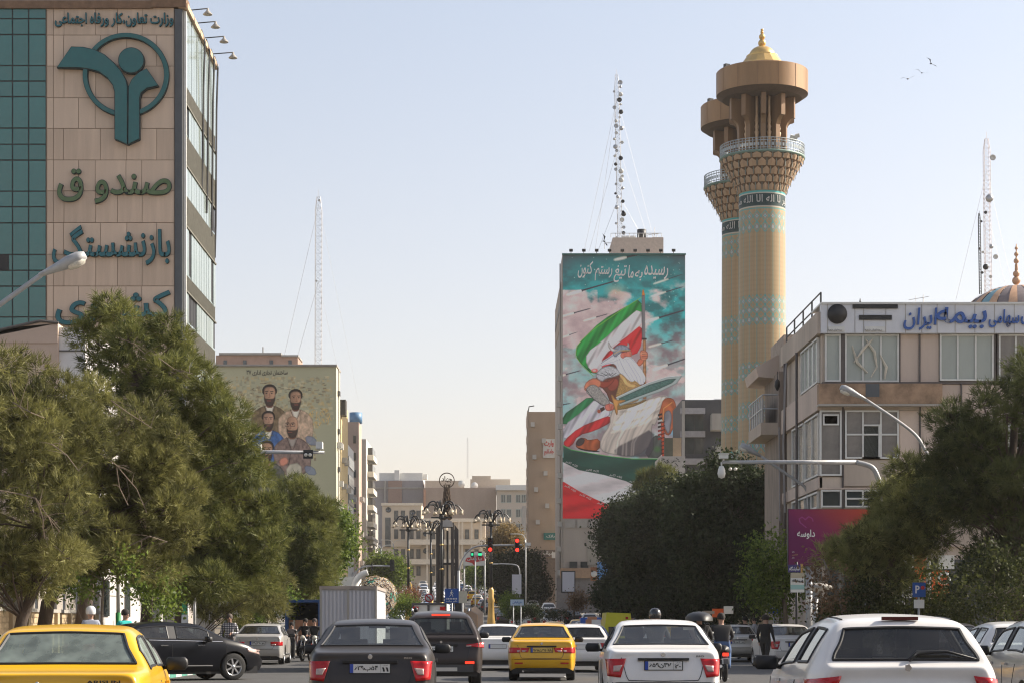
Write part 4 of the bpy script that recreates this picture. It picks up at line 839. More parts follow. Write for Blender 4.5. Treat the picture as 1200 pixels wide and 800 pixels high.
    # cap drum, stepped roof, dome and finial
    cd_ = MB().lathe([(53.4*K, mh(112.5)), (53.4*K, mh(86))], (0, 0, 0), 56); cd_.lathe([(53.4*K, mh(86)), (52.6*K, mh(85.2)), (51.5*K, mh(85.2))], (0, 0, 0), 56, 0, False); cd_.lathe([(51.5*K, mh(85.2)), (26*K, mh(83.5)), (0, mh(83.5))], (0, 0, 0), 56, 0, False)
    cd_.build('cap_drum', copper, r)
    MB().lathe([(26*K, mh(119)), (46*K, mh(117.5)), (53.3*K, mh(112.5))], (0, 0, 0), 56, 0, False).build('cap_soffit', mat('soffit_brown', (.075, .045, .028), .8, var=.2), r)  # soffit coloured dark to stand for the shade under the cap
    sm = MB()
    for j in range(14):
        t = 2*math.pi*j/14; sm.bx((53.35*K*math.cos(t), 53.35*K*math.sin(t), mh(99.2)), (.05, .05, 26*K), rot=t)
    sm.build('cap_seams', mat('copper_seam', (.21, .12, .06), .6, .2), r)['kind'] = 'stuff'
    MB().lathe([(26.5*K, mh(84)), (26.5*K, mh(77)), (25*K, mh(76)), (18.5*K, mh(67.5)), (18.5*K, mh(66))], (0, 0, 0), 16, 0, False).build('stepped_roof', gold, r)
    MB().lathe([(17*K, mh(67))]+[(15.6*K*math.cos(t), mh(67)+12.5*K*math.sin(t)) for t in [i*math.pi/20 for i in range(10)]]+[(1.4*K, mh(54.4))], (0, 0, 0), 28).build('dome', gold, r)
    def ball(z, q_): return [(q_*K*math.sin(t), mh(z)-q_*K*math.cos(t)) for t in [.35+i*(math.pi-.7)/6 for i in range(7)]]
    MB().lathe([(1.8*K, mh(56))]+ball(51, 4.7)+ball(43.5, 3.7)+ball(38.2, 2.0)+[(1.6*K, mh(36)), (1.7*K, mh(34.5)), (0, mh(34.5))], (0, 0, 0), 14).build('finial', gold, r)
    fl = MB().bx((-43*K, -14*K, mh(82)), (.5, .4, .45), rot=.5).bx((-39*K, -10*K, mh(84)), (.4, .3, .4), rot=.2); fl.build('cap_light', black_m, r)
    MB().bx((8*K, -27*K, mh(81.5)), (.7, .12, .28)).build('roof_hatch', black_m, r)
    return r
mn1 = make_minaret((X(893, DMN), DMN, 0), 'taller nearer brick minaret with a gold onion dome on top')
mn2 = copy_tree(mn1); mn2.location = (X(871.5, 213), 213, 0); mn2['label'] = 'farther minaret partly hidden behind the taller one, its flat brown cap showing'
for ch in mn2.children:
    if ch.name.split('.')[0] in ('stepped_roof', 'dome', 'finial', 'roof_hatch'): bpy.data.objects.remove(ch)
fl = empty('floodlight', (X(930, 198), 198, mh(172)), 'pale floodlight clamped to the balcony rail of the nearer minaret', 'floodlight')
MB().bx((0, 0, .35), (.7, .25, .5), rot=Quaternion((1, .5, 0), .5)).bx((.35, -.1, .55), (.4, .2, .35), rot=Quaternion((1, -.5, 0), .6)).build('lamp_head', frame_w, fl); MB().tube([(0, 0, -.4), (0, 0, .3)], .04, 5).build('bracket', dark_m, fl)

# ---------------------------------------------------------------- mosque dome behind the insurance building
DD = 180; kd = DD/F; dx_ = X(1191, DD)
dome = empty('mosque_dome', (dx_, DD, Z(385, DD)-3), 'shallow copper and blue ribbed dome with a beaded spire behind the white signboard', 'dome')
d_c = mat('dome_copper', (.50, .30, .18), .55, .1, var=.15); d_b = mat('dome_dark', (.16, .13, .13), .6, var=.2); d_t = mat('dome_blue', (.13, .30, .36), .4, var=.2)
pf = [(68*kd*math.cos(t), 50*kd*math.sin(t)+3) for t in [i*math.pi/2/12 for i in range(12)]]+[(6*kd, 50*kd+3)]
for j in range(16):
    b = MB(); b.lathe(pf, (0, 0, 0), 6, 0, True, 'Z', 2*math.pi*j/16, 2*math.pi*(j+.42)/16)
    b.build('dome_rib', d_c, dome)
    b = MB(); b.lathe([(r_*.985, z_-.03) for r_, z_ in pf], (0, 0, 0), 6, 0, True, 'Z', 2*math.pi*(j+.42)/16, 2*math.pi*(j+1)/16); b.build('dome_gore', d_t if j % 4 == 1 else d_b, dome)
MB().lathe([(68*kd, -20), (68*kd, 3)], (0, 0, 0), 32).build('drum', conc, dome)
def ball2(z, q_): return [(q_*kd*math.sin(t), (50*kd+3)+z*kd-q_*kd*math.cos(t)) for t in [.35+i*(math.pi-.7)/6 for i in range(7)]]
MB().lathe([(9*kd, 50*kd+2.9), (2.4*kd, 50*kd+3+1*kd)]+ball2(6, 5)+ball2(14, 4)+[(1.8*kd, 50*kd+3+18*kd), (1.8*kd, 50*kd+3+24*kd)]+ball2(29, 3.2)+ball2(37, 2.6)+ball2(44, 2)+[(.5*kd, 50*kd+3+49*kd)], (0, 0, 0), 14).build('spire', d_c, dome)

# ---------------------------------------------------------------- insurance building, front and street side
DK = 75; xk = X(963, DK)
kp = mat('pink_panel', (.54, .44, .37), .85, var=.20, scale=.5, bump=.1, streak=5); kb = mat('beige_panel', (.47, .395, .325), .85, var=.24, scale=.7, bump=.15, streak=4)
kd_ = mat('dark_post', (.10, .085, .08), .6, var=.2); sb = mat('sign_cladding', (.58, .59, .62), .5, var=.07, streak=3)
cur = mat('curtained_glass', (.36, .39, .355), .22, var=.14, scale=.8, spec=.7, streak=4); cur2 = mat('dusty_glass', (.21, .19, .17), .25, var=.3, scale=1.5, spec=.6)
ib = empty('insurance_building', (xk, DK, 0), 'four storey office building with a white signboard in blue Persian letters', 'building')
def KP(name, m, x0, x1, y0, y1, front=.0, back=.15, label=None): return part(ib, name, m, MB().box(X(x0, DK), X(x1, DK), DK-front, DK+back, Z(y1, DK), Z(y0, DK)), label)
part(ib, 'wall', kb, MB().box(xk+.1, X(1330, DK), DK+.12, DK+9, 0, Z(362, DK)))
KP('sign_fascia', sb, 961, 1330, 357.5, 391.5, .28, .1); KP('sign_cap', frame_w, 960.5, 1330, 355.8, 358, .34, 2)
for a in [968, 1000+0, 1010, 1036, 1059, 1078, 1096, 1117, 1140, 1163, 1186]: KP('sign_seam', conc, a, a+.6, 358, 391.4, .292)
part(ib, 'logo_disc', black_m, MB().lathe([(0, -.06), (11.4*DK/F, -.06), (11.4*DK/F, 0)], (X(979.5, DK), DK-.28, Z(369.5, DK)), 32, axis='Y'))
KP('logo_bar', black_m, 997.5, 1050, 358.6, 363.2, .34); KP('logo_bar', black_m, 1005, 1043, 371, 376.3, .34)
for a, b_ in ((969, 988), (1012, 1035)):
    KP('small_sign', frame_w, a, b_, 384, 389.5, .33); sign_text(ib, 'بیمه ایران شعبه', a+1.5, b_-1.5, 385.3, 388.3, DK-.33, kd_, .01, .0, None)
blue_l = mat('blue_letter', (.035, .10, .34), .45, var=.1)
for t_, a, b_, c0_, c1_ in (('ایران', 1058.5, 1098, 361, 387), ('بیمه', 1097, 1156, 360.5, 385), ('سهامی', 1158.5, 1194, 363, 384), ('شرکت', 1196, 1240, 362, 386)):
    sign_text(ib, t_, a, b_, c0_, c1_, DK-.29, blue_l, .08, .012, None, shear=.12)
def WK(x0, x1, y0, y1, nx=1, nz=1, gm=None, fm=None): return window(ib, W2(ib, X(x0, DK), DK+.02, Z(y1, DK)), X(x1, DK)-X(x0, DK), Z(y0, DK)-Z(y1, DK), nx, nz, fm=fm or frame_w, gm=gm or cur, dep=.10, t=.06)
WK(966.5, 985, 392, 447, 1); WK(990, 1053, 392, 447.5, 3); WK(1101, 1164, 392, 446, 3); WK(1170, 1230, 392, 446, 3, gm=cur2)
for a, b_ in ((1055, 1076.5), (1078.5, 1100)): KP('panel', kp, a, b_, 392, 447)
for a, b_ in ((985, 990), (1053, 1055), (1076.5, 1078.5), (1164, 1166.5), (1168, 1170)): KP('post', kd_, a, b_, 391, 447.6, .05)
KP('string_course', kd_, 963, 1240, 447.4, 449.5, .06)
old = mat('faded_canopy', (.30, .20, .13), .85, var=.5, scale=1.6)
KP('faded_sign', old, 957.5, 1101.5, 450.5, 474.5, .42, 0, 'faded brown sign board'); KP('sign_edge', conc, 957, 1102, 474.5, 476.5, .46, 0); KP('torn_patch', slate, 1012, 1028, 451, 466, .43, 0); 
for a, b_, c0_ in ((1101.6, 1168, 0), (1168.6, 1240, 0)): KP('panel', kp, a, b_, 450, 494)
KP('floor_band', kb, 963, 1240, 476.5, 480.5, .03)
WK(960.5, 986, 480.5, 557, 1, 1, cur2); WK(964, 983, 485, 498, 1, 1, cur2); WK(990, 1053, 480.5, 537, 3, 2, cur2)
WK(1010, 1031, 497, 537, 1, 1, cur)
for a, b_ in ((1054, 1077), (1079, 1101), (1103, 1125)): KP('panel', kp, a, b_, 481, 553)
for a in (986.8, 1077.2, 1101.4, 1125.5): KP('drain_pipe', kd_, a, a+1.6, 449.6, 600, .07)
WK(1127, 1160, 496, 553, 2, 2, cur2); WK(1165, 1200, 496, 553, 2, 2, cur2)
KP('panel', kb, 989, 1053, 538.5, 569); KP('panel', kb, 960.5, 986.5, 558.5, 571); KP('floor_band', kp, 960, 1240, 571, 573, .08)
WK(962, 986, 573.5, 594, 1, 1, glass_dark); WK(990, 1032, 573.5, 594, 2, 2, glass_dark); WK(1036, 1078, 573.5, 594, 2, 2, glass_dark)
KP('panel', kb, 960, 1240, 595, 640); KP('shop_front', glass_dark, 970, 1230, 655, 770, .02)
# hanging plastic sheeting on the windows
sh = MB()
for pts in ([(1000, 425), (1012, 408), (1022, 398)], [(1014, 398), (1024, 412), (1027, 430), (1020, 442)], [(998, 405), (1004, 425), (1016, 437)], [(1031, 416), (1038, 430), (1036, 444)]): sh.tube([(X(a, DK), DK-.09, Z(b_, DK)) for a, b_ in pts], [.02, .06, .03, .02][:len(pts)], 5)
part(ib, 'loose_sheeting', mat('sheeting', (.50, .46, .38), .5, var=.3), sh)
# street side: a receding wall with windows
xs_ = xk; 
part(ib, 'side_wall', kb, MB().box(xk+.02, xk+.12, DK+.05, 84, 0, Z(362, DK)))
part(ib, 'side_parapet', kb, MB().box(xk-.18, xk+.05, DK-.1, 84.5, Z(391.5, DK), Z(366, DK)))
fmesh = {}
def SK(y0, y1, za, zb, nx=3, gm=cur2):        # window in the side wall, y along the street
    o = window(ib, W2(ib, xk, y1, zb), y1-y0, za-zb, nx, 1, rz=-math.pi/2, gm=gm, fm=frame_w, dep=.10); return o
SK(75.5, 79.6, Z(393, DK), Z(446, DK), 4, cur); SK(75.3, 78.6, Z(482, DK), Z(556, DK), 2); SK(79, 82, Z(482, DK), Z(556, DK), 2); SK(75.5, 82, Z(574, DK), Z(594, DK), 4, glass_dark)
part(ib, 'side_band', kp, MB().box(xk-.16, xk+.02, DK+.0, 84.5, Z(480, DK), Z(449, DK)))
part(ib, 'side_band', kp, MB().box(xk-.12, xk+.02, DK+.0, 84.5, Z(572, DK), Z(558, DK)))
for yy in (79.9, 83.2): part(ib, 'side_pipe', kd_, MB().tube([(xk-.2, yy, 0), (xk-.2, yy, Z(392, DK))], .05, 6))
rl = MB(); zp = Z(366, DK)
for yy in (75.2, 77.3, 79.5, 81.8, 84.0): rl.tube([(xk, yy, zp), (xk, yy, zp+.75)], .035, 5)
for k in (.35, .75): rl.tube([(xk, 75.2, zp+k), (xk, 84, zp+k)], .03, 5)
part(ib, 'roof_railing', dark_m, rl)
rv = MB().box(xk-.7, xk+4, 84.5, 96, 0, Z(444, 86))
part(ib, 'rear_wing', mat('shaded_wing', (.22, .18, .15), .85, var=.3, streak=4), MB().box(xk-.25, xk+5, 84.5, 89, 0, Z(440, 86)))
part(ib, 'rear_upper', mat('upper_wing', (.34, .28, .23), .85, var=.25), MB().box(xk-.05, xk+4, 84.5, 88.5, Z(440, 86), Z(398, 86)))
part(ib, 'canopy_slab', kp, MB().add([(xk-1.0, 86, Z(430, 86)), (xk-.2, 86, Z(417, 86)), (xk+1.2, 86, Z(397, 86)), (xk+1.2, 86, Z(443, 86)), (xk-.2, 86, Z(443, 86)), (xk-.9, 86, Z(441, 86)), (xk-1.0, 90, Z(430, 86)), (xk-.2, 90, Z(417, 86)), (xk+1.2, 90, Z(397, 86)), (xk+1.2, 90, Z(443, 86)), (xk-.2, 90, Z(443, 86)), (xk-.9, 90, Z(441, 86))], [(0, 1, 2, 3, 4, 5), (11, 10, 9, 8, 7, 6)]+[(i, (i+1) % 6, (i+1) % 6+6, i+6) for i in range(6)]))
part(ib, 'balcony_slab', kb, MB().box(xk-.95, xk-.25, 84.8, 89, Z(512, 86), Z(498, 86)))
rl = MB()
for yy in [84.8+i*.6 for i in range(8)]: rl.tube([(xk-.9, yy, Z(498, 86)), (xk-.9, yy, Z(466, 86))], .025, 5)
for z_ in (Z(466, 86), Z(482, 86)): rl.tube([(xk-.9, 84.8, z_), (xk-.9, 89, z_)], .03, 5); rl.tube([(xk-.9, 84.8, z_), (xk-.2, 84.8, z_)], .03, 5)
part(ib, 'balcony_railing', steel, rl)
part(ib, 'balcony_screen', conc, MB().box(xk-.84, xk-.80, 85, 89, Z(498, 86), Z(470, 86)))
tag(MB().prism([(X(923, 84.6), Z(470, 84.6)), (X(931, 84.6), Z(467, 84.6)), (X(929, 84.6), Z(474, 84.6)), (X(925, 84.6), Z(476, 84.6))], 84.5, 84.7).build('cloth', mat('yellow_cloth', (.55, .36, .03), .8)), 'scrap of yellow cloth hanging on the side balcony of the insurance building', 'cloth')
lt = empty('wall_lantern', (X(911, 84), 84, Z(452, 84)), 'small black lantern hanging under the side canopy slab', 'lantern'); MB().lathe([(.02, .3), (.10, .2), (.12, .0), (.05, -.16), (0, -.2)], (0, 0, 0), 8).build('lamp_body', black_m, lt); MB().tube([(0, 0, .3), (0, 0, .6)], .015, 4).build('chain', black_m, lt)
cb = MB(); cb.tube([(X(926, 83), 83, Z(405, 83)), (X(921, 83), 83, Z(430, 83)), (X(918, 83), 83, Z(520, 83)), (X(920, 83), 83, Z(600, 83))], .05, 5); cb.tube([(X(913, 83), 83, Z(500, 83)), (X(914, 83), 83, Z(610, 83))], .03, 5)
tag(cb.build('cable', mat('grey_cable', (.25, .24, .24), .7)), 'grey cables hanging down the street side of the insurance building', 'cable')
an = empty('roof_aerial', (X(1082, 77), 77, Z(357, 77)), 'thin television aerial on the roof above the blue lettering', 'aerial')
MB().tube([(0, 0, 0), (0, 0, .35)], .02, 4).build('pole', steel, an); MB().tube([(-.55, 0, .17), (.2, 0, .3)], .012, 4).tube([(-.3, 0, .1), (-.3, 0, .33)], .01, 4).tube([(0, 0, .15), (0, 0, .4)], .01, 4).build('cross_bars', steel, an)
sp = empty('roof_spike', (X(1008, 77), 77, Z(357, 77)), 'small dark spike on the roof above the two black bars', 'spike'); MB().tube([(0, 0, 0), (0, 0, .22)], [.05, .015], 6).build('spike_body', dark_m, sp)

# ---------------------------------------------------------------- lattice masts
def mast(name, label, px0, px1, pyb, pyt, d, wpx, m, dishes=(), guys=(), n=26):
    r = empty(name, (X(px0, d), d, Z(pyb, d)), label, 'antenna mast'); h = Z(pyt, d)-Z(pyb, d); w = wpx/F*d/2; sh_ = X(px1, d)-X(px0, d)
    b = MB(); cr = [(-w, -w), (w, -w), (w, w), (-w, w)]
    def P(i, t): a = cr[i % 4]; tp = 1 if t < .92 else max(.4, 1-(t-.92)*6); return (a[0]*tp+sh_*t, a[1]*tp, h*t)
    lr = max(.025, w*.065)
    for i in range(4): b.tube([P(i, 0), P(i, .92), P(i, 1)], lr, 4)
    for k in range(n):
        for i in range(4):
            t0, t1 = k/n, (k+1)/n; b.tube([P(i, t0), P(i+1, t1)], lr*.6, 3, caps=False); b.tube([P(i, t1), P(i+1, t1)], lr*.6, 3, caps=False)
    b.build('lattice', m, r)
    MB().tube([(sh_, 0, h), (sh_, 0, h+w*2.4)], lr*.8, 4).build('tip', m, r)
    for k, (dx, py, rr, dark) in enumerate(dishes):
        q_ = rr/F*d; z_ = Z(py, d)-Z(pyb, d); t = z_/h
        MB().lathe([(0, .25*q_), (q_*.6, .12*q_), (q_, -.25*q_), (q_*1.0, -.5*q_), (0, -.45*q_)] if k % 2 else [(0, .35*q_), (q_*.7, .15*q_), (q_, -.15*q_), (q_*.6, .05*q_), (0, .25*q_)], (sh_*t+dx/F*d, -w-q_*.4, z_), 12, axis='Y').build('dish', dark_m if dark == 1 else (frame_w if dark == 0 else steel), r)
    for (a, py, bx_, by) in guys:
        t = (Z(py, d)-Z(pyb, d))/h
        MB().tube([(sh_*t, 0, h*t), (X(bx_, d)-X(px0, d), 0, Z(by, d)-Z(pyb, d))], .012+d*.00004, 3).build('guy_wire', steel, r)
    return r
mast_w = mat('mast_grey', (.42, .42, .43), .5, .3, var=.1); mast_r = mat('mast_pale', (.60, .52, .50), .6, .1, var=.2)
rr_ = random.Random(11); ds = []
for k in range(38):
    py = 98+k*5.0+rr_.uniform(-1.5, 1.5); ds.append((rr_.choice([-4.5, -3.5, -2, 2.5, 4, 4.5]), py, rr_.uniform(1.3, 3.0), rr_.choice([0, 1, 2, 2])))
mast('antenna_mast', 'tall mast crowded with small dishes on the mural tower roof', 727, 722.5, 297, 88, 266, 5.2, mast_w, ds, [(0, 115, 685, 292), (0, 115, 766, 280), (0, 170, 690, 296), (0, 170, 760, 282), (0, 230, 700, 296), (0, 230, 755, 282), (0, 115, 697, 296)], 42)
mast('antenna_mast', 'thin bare lattice mast above the portrait mural wall', 373, 373.5, 428, 231, 246, 7.5, mast_w, [(1, 236, 1.5, 0), (-2, 330, 1.2, 0)], [(0, 240, 330, 430), (0, 240, 420, 470), (0, 330, 345, 430), (0, 330, 395, 430)], 30)
mast('antenna_mast', 'pale lattice mast with a few round dishes behind the mosque dome', 1158, 1156, 345, 163, 230, 7, mast_r, [(6, 186, 3.6, 0), (1, 234, 4.6, 2), (-3, 250, 2, 1), (3, 290, 2.6, 2), (8, 302, 3, 0), (-4, 314, 3.4, 1), (2, 325, 2, 0)], [(0, 200, 1120, 352), (0, 200, 1185, 330), (0, 250, 1180, 340)], 34)
mast('antenna_mast', 'short dark mast just left of the pale lattice mast', 1149, 1147.5, 345, 250, 225, 2.4, dark_m, [(2, 260, 1.4, 1), (-1, 292, 1.5, 1), (3, 296, 1.6, 0), (2, 320, 1.6, 1)], [], 30)
mast('antenna_mast', 'very thin distant mast over the tan building', 548, 548, 560, 513, 556, 1.6, mast_w, [], [], 20)
for k, (a, b_, s_, lb) in enumerate([(1064, 93, 1, 'gliding bird at the left of the trio high beside the minarets'), (1080, 86, 1, 'bird in the middle of the trio high beside the minarets'), (1091, 75, 1.1, 'highest bird of the trio beside the minarets'), (708, 283, 1.3, 'dark bird flying just left of the plant room on the mural tower')]):
    br_ = empty('bird', (X(a, 150), 150, Z(b_, 150)), lb, 'bird', 'birds in the sky')
    MB().tube([(-.16, .05, -.02), (-.05, 0, .02), (.10, -.02, .02), (.2, -.03, 0)], [.01, .05, .045, .01], 6).add([(0, .05, .02), (-.1, .32, .16), (.05, .62, .06), (.06, .3, .14), (.07, 0, .02)], [(0, 1, 3, 4), (1, 2, 3)]).add([(0, -.05, .02), (-.1, -.32, .14), (.05, -.58, .22), (.06, -.3, .12), (.07, 0, .02)], [(0, 1, 3, 4), (1, 2, 3)]).build('bird_body', black_m, br_).rotation_euler = (.3*k, -.3, 1.2+.4*k)
    for c_ in br_.children: tag(c_)
# ---------------------------------------------------------------- trees and shrubs
bark = mat('pine_bark', (.085, .062, .048), .95, var=.4, scale=5, bump=.8, bscale=14, streak=4)
bark2 = mat('grey_bark', (.16, .13, .10), .9, var=.3, scale=6, bump=.5, bscale=20)
pine_a = leafmat('pine_needles', (.036, .052, .014), (.225, .230, .066), .34)
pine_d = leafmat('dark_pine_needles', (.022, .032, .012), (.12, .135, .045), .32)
pine_b = leafmat('olive_pine_needles', (.044, .048, .016), (.260, .250, .082), .34)
pine_c = leafmat('sunlit_pine_needles', (.055, .064, .022), (.34, .34, .12), .42)  # needle colour lightened to make up for blocked sun
leaf_g = leafmat('green_leaves', (.045, .080, .015), (.19, .25, .045), .48)
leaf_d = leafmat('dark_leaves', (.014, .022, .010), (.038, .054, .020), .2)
leaf_b = leafmat('autumn_leaves', (.10, .070, .025), (.27, .19, .075), .4)
leaf_r = leafmat('reddish_leaves', (.14, .06, .035), (.26, .14, .08), .4)
leaf_dry = leafmat('dry_leaves', (.12, .075, .04), (.24, .15, .085), .35)
def inpoly(p, x, y):
    c = False
    for i in range(len(p)):
        a, b = p[i-1], p[i]
        if (a[1] > y) != (b[1] > y) and x < (b[0]-a[0])*(y-a[1])/(b[1]-a[1])+a[0]: c = not c
    return c
def pdist(p, x, y):
    m = 1e9
    for i in range(len(p)):
        a, b = p[i-1], p[i]; dx, dy = b[0]-a[0], b[1]-a[1]; t = max(0, min(1, ((x-a[0])*dx+(y-a[1])*dy)/max(dx*dx+dy*dy, 1e-9))); m = min(m, math.hypot(x-a[0]-t*dx, y-a[1]-t*dy))
    return m
def lumps_in(poly, d, n, rpx, seed=1, deep=1.0):
    r = random.Random(seed); xs = [p[0] for p in poly]; ys = [p[1] for p in poly]; out = []; tries = 0
    cxp = (min(xs)+max(xs))/2; half = (max(xs)-min(xs))/2
    while len(out) < n and tries < 6000:
        tries += 1; x, y = r.uniform(min(xs), max(xs)), r.uniform(min(ys), max(ys)); rr = rpx*r.uniform(.65, 1.25)
        if not inpoly(poly, x, y) or pdist(poly, x, y) < rr*.62: continue
        if any(math.hypot(x-o[0], y-o[1]) < (rr+o[2])*.26 for o in out) and r.random() < .75: continue
        k = math.sqrt(max(0, 1-((x-cxp)/half)**2)); dep = r.uniform(-1, 1)*half/F*d*k*deep
        out.append((x, y, rr, dep))
    return [(Vector((X(x, d), d+dep, Z(y, d))), rr/F*d) for x, y, rr, dep in out]
def foliage(name, parent, lumps, per_m2, kind, m, seed=0, size=.24, width=.018, nn=10, squash=.8, hollow=.45):
    g = np.random.default_rng(seed); P = []; Dn = []; T = []
    for c, r in lumps:
        n = max(20, int(per_m2*4*math.pi*r*r)); u = g.normal(size=(n, 3)); u /= np.linalg.norm(u, axis=1)[:, None]
        rad = r*(hollow+(1.06-hollow)*g.random(n)**.6)*(1+.22*np.sin(u[:, 0]*5+u[:, 2]*4+c.x*3))
        p = np.array(c)+u*rad[:, None]*np.array([1, 1, squash]); P.append(p)
        Dn.append(u+np.array([0, 0, .35])+g.normal(size=(n, 3))*.35); T.append(np.clip(.5+g.normal()*.15+g.normal(size=n)*.24, 0, 1))
    P = np.concatenate(P); Dn = np.concatenate(Dn); T = np.concatenate(T); N = len(P)
    Dn /= np.linalg.norm(Dn, axis=1)[:, None]
    L0 = np.array(parent.location)
    if kind == 'needle':
        base = np.repeat(P, nn, 0)+g.normal(size=(N*nn, 3))*size*.16; d = np.repeat(Dn, nn, 0)+g.normal(size=(N*nn, 3))*.42; d /= np.linalg.norm(d, axis=1)[:, None]
        ln = size*1.12*(.6+.6*g.random(N*nn)); side = np.cross(d, g.normal(size=(N*nn, 3))); side /= np.linalg.norm(side, axis=1)[:, None]; w = width*1.35*(.7+.6*g.random(N*nn))
        V = np.stack([base-side*w[:, None]/2, base+side*w[:, None]/2, base+d*ln[:, None]], 1).reshape(-1, 3)
        me = nparr(name, V-L0, np.arange(len(V)).reshape(-1, 3), m, tint=np.repeat(np.repeat(T, nn), 3), k=3)
    else:
        base = np.repeat(P, nn, 0)+g.normal(size=(N*nn, 3))*size*1.6; a = g.normal(size=(N*nn, 3)); a[:, 2] -= .4; a /= np.linalg.norm(a, axis=1)[:, None]
        b = np.cross(a, g.normal(size=(N*nn, 3))); b /= np.linalg.norm(b, axis=1)[:, None]; s = (size*(.55+.7*g.random(N*nn)))[:, None]; cz = np.cross(a, b)*s*.12
        V = np.stack([base-a*s*.5, base+b*s*.30+cz, base+a*s*.5, base-b*s*.30+cz], 1).reshape(-1, 3)
        me = nparr(name, V-L0, np.arange(len(V)).reshape(-1, 4), m, tint=np.repeat(np.clip(np.repeat(T, nn)+g.normal(size=N*nn)*.12, 0, 1), 4), k=4)
    return link(name, me, parent)
def tree(label, base, trunk, tw, lumps, per, kind, m, cat='tree', seed=0, bm=bark, group=None, limbs=1.0, **k):
    base = Vector(base); r = empty(k.pop('name', 'pine_tree' if kind == 'needle' else 'broadleaf_tree'), base, label, cat, group)
    rr = random.Random(seed); tr = [Vector(p)-base for p in trunk]
    b = MB(); n = len(tr); b.tube(tr, [tw*(1-.62*i/(n-1)) for i in range(n)], 9)
    b.build('trunk', bm, r)
    lb = MB(); top = tr[-1]
    for c, rad in lumps:
        if rr.random() > limbs: continue
        e_ = c-base; t = min(range(n), key=lambda i: (tr[i]-e_).length+max(0, tr[i].z-e_.z)*1.5); s = tr[max(0, t-rr.choice([0, 0, 1]))]
        mid = s.lerp(e_, .5)+Vector((rr.uniform(-.3, .3), rr.uniform(-.3, .3), rr.uniform(.0, .35)))*rad
        w = tw*.22; lb.tube([s, mid, e_+Vector((0, 0, rad*.2))], [w, w*.6, w*.2], 5)
        for q_ in range(3):
            dv = Vector((rr.gauss(0, 1), rr.gauss(0, 1), rr.gauss(.2, .7))).normalized()*rad*.95; lb.tube([e_.lerp(mid, .3*q_/3), e_+dv*.5, e_+dv], [w*.3, w*.2, w*.08], 4)
    if lb.v: lb.build('limbs', bm, r)['kind'] = 'stuff'
    foliage('crown', r, lumps, per, kind, m, seed, **k); return r
def tpx(pts, d): return [(X(a, d), d, Z(b, d)) for a, b in pts]
# --- row of old pines on the left pavement
def G(px, d): return (X(px, d), d, .13 if d < 60 else zt(d))
tree('leftmost old pine with a thin leaning trunk behind the nearest yellow taxi', G(12, 52), [G(12, 52)]+tpx([(26, 724), (40, 690), (50, 620), (40, 560), (40, 500)], 52), .17,
     lumps_in([(-60, 440), (-20, 415), (8, 408), (60, 425), (105, 455), (120, 520), (122, 600), (110, 670), (60, 708), (-10, 712), (-70, 712)], 52, 60, 27, 1), 34, 'needle', pine_b, seed=1, group='pines along the left pavement', size=.21, width=.017)
tree('tallest pine of the left row, its top reaching up over the teal lettering', G(88, 62), [G(88, 62)]+tpx([(100, 706), (106, 680), (130, 600), (150, 520), (165, 450), (150, 400), (128, 365)], 62), .24,
     [(Vector((X(a, 62), 62+dd, Z(b, 62))), r_/F*62) for a, b, r_, dd in [(124, 358, 17, 0), (108, 376, 17, .5), (145, 372, 20, -.4), (172, 386, 20, .4), (196, 384, 18, -.3), (98, 392, 18, 0), (125, 398, 22, 1), (158, 404, 24, -1), (192, 408, 24, .8), (212, 398, 15, 0), (215, 424, 18, 0), (235, 440, 22, .3), (205, 440, 26, -1), (172, 432, 26, 1), (140, 430, 24, -.6), (110, 418, 20, .6), (250, 466, 24, 0), (270, 490, 24, -.5), (225, 470, 26, .7), (190, 465, 26, -.5), (285, 512, 20, .4), (160, 460, 26, 1.2), (250, 500, 26, .5), (130, 460, 24, -1), (215, 500, 28, .6), (182, 500, 26, .8), (276, 535, 24, .8)]], 42, "needle", pine_a, seed=2, group='pines along the left pavement', size=.24, width=.017)
tree('broad olive pine filling the middle of the left row', G(44, 57), [G(44, 57)]+tpx([(56, 706), (70, 680), (95, 620), (120, 560), (135, 500)], 57), .22,
     lumps_in([(40, 470), (90, 440), (135, 445), (180, 468), (215, 500), (235, 540), (240, 600), (228, 660), (200, 690), (150, 684), (90, 680), (50, 670), (30, 600)], 57, 66, 27, 3), 34, 'needle', pine_b, seed=3, group='pines along the left pavement', size=.22, width=.016)
tree('pine right of the broad one, its rounded side over the black sedan', G(166, 68), [G(166, 68)]+tpx([(172, 710), (188, 686), (210, 640), (235, 590), (240, 540)], 68), .20,
     lumps_in([(190, 490), (240, 475), (285, 500), (312, 535), (322, 580), (335, 640), (330, 690), (290, 700), (240, 705), (200, 700), (180, 640), (175, 550)], 68, 56, 24, 4), 34, 'needle', pine_a, seed=4, group='pines along the left pavement', size=.24)
tree('darker pine at the back between the black sedan and the silver sedan', G(206, 80), [G(206, 80)]+tpx([(210, 696), (230, 650), (270, 600)], 80), .16,
     lumps_in([(215, 560), (280, 540), (330, 570), (345, 620), (345, 690), (320, 725), (270, 735), (235, 728), (215, 700)], 80, 44, 22, 5), 32, 'needle', pine_b, seed=5, group='pines along the left pavement', size=.26)
tree('pine farthest along the left row, in front of the portrait wall', G(258, 96), [G(258, 96)]+tpx([(274, 696), (300, 650), (330, 610), (345, 585)], 96), .15,
     lumps_in([(300, 590), (325, 565), (352, 558), (378, 572), (393, 600), (396, 640), (385, 680), (350, 700), (310, 705), (285, 680), (290, 630)], 96, 40, 19, 6), 34, 'needle', pine_a, seed=6, group='pines along the left pavement', size=.30, width=.022)
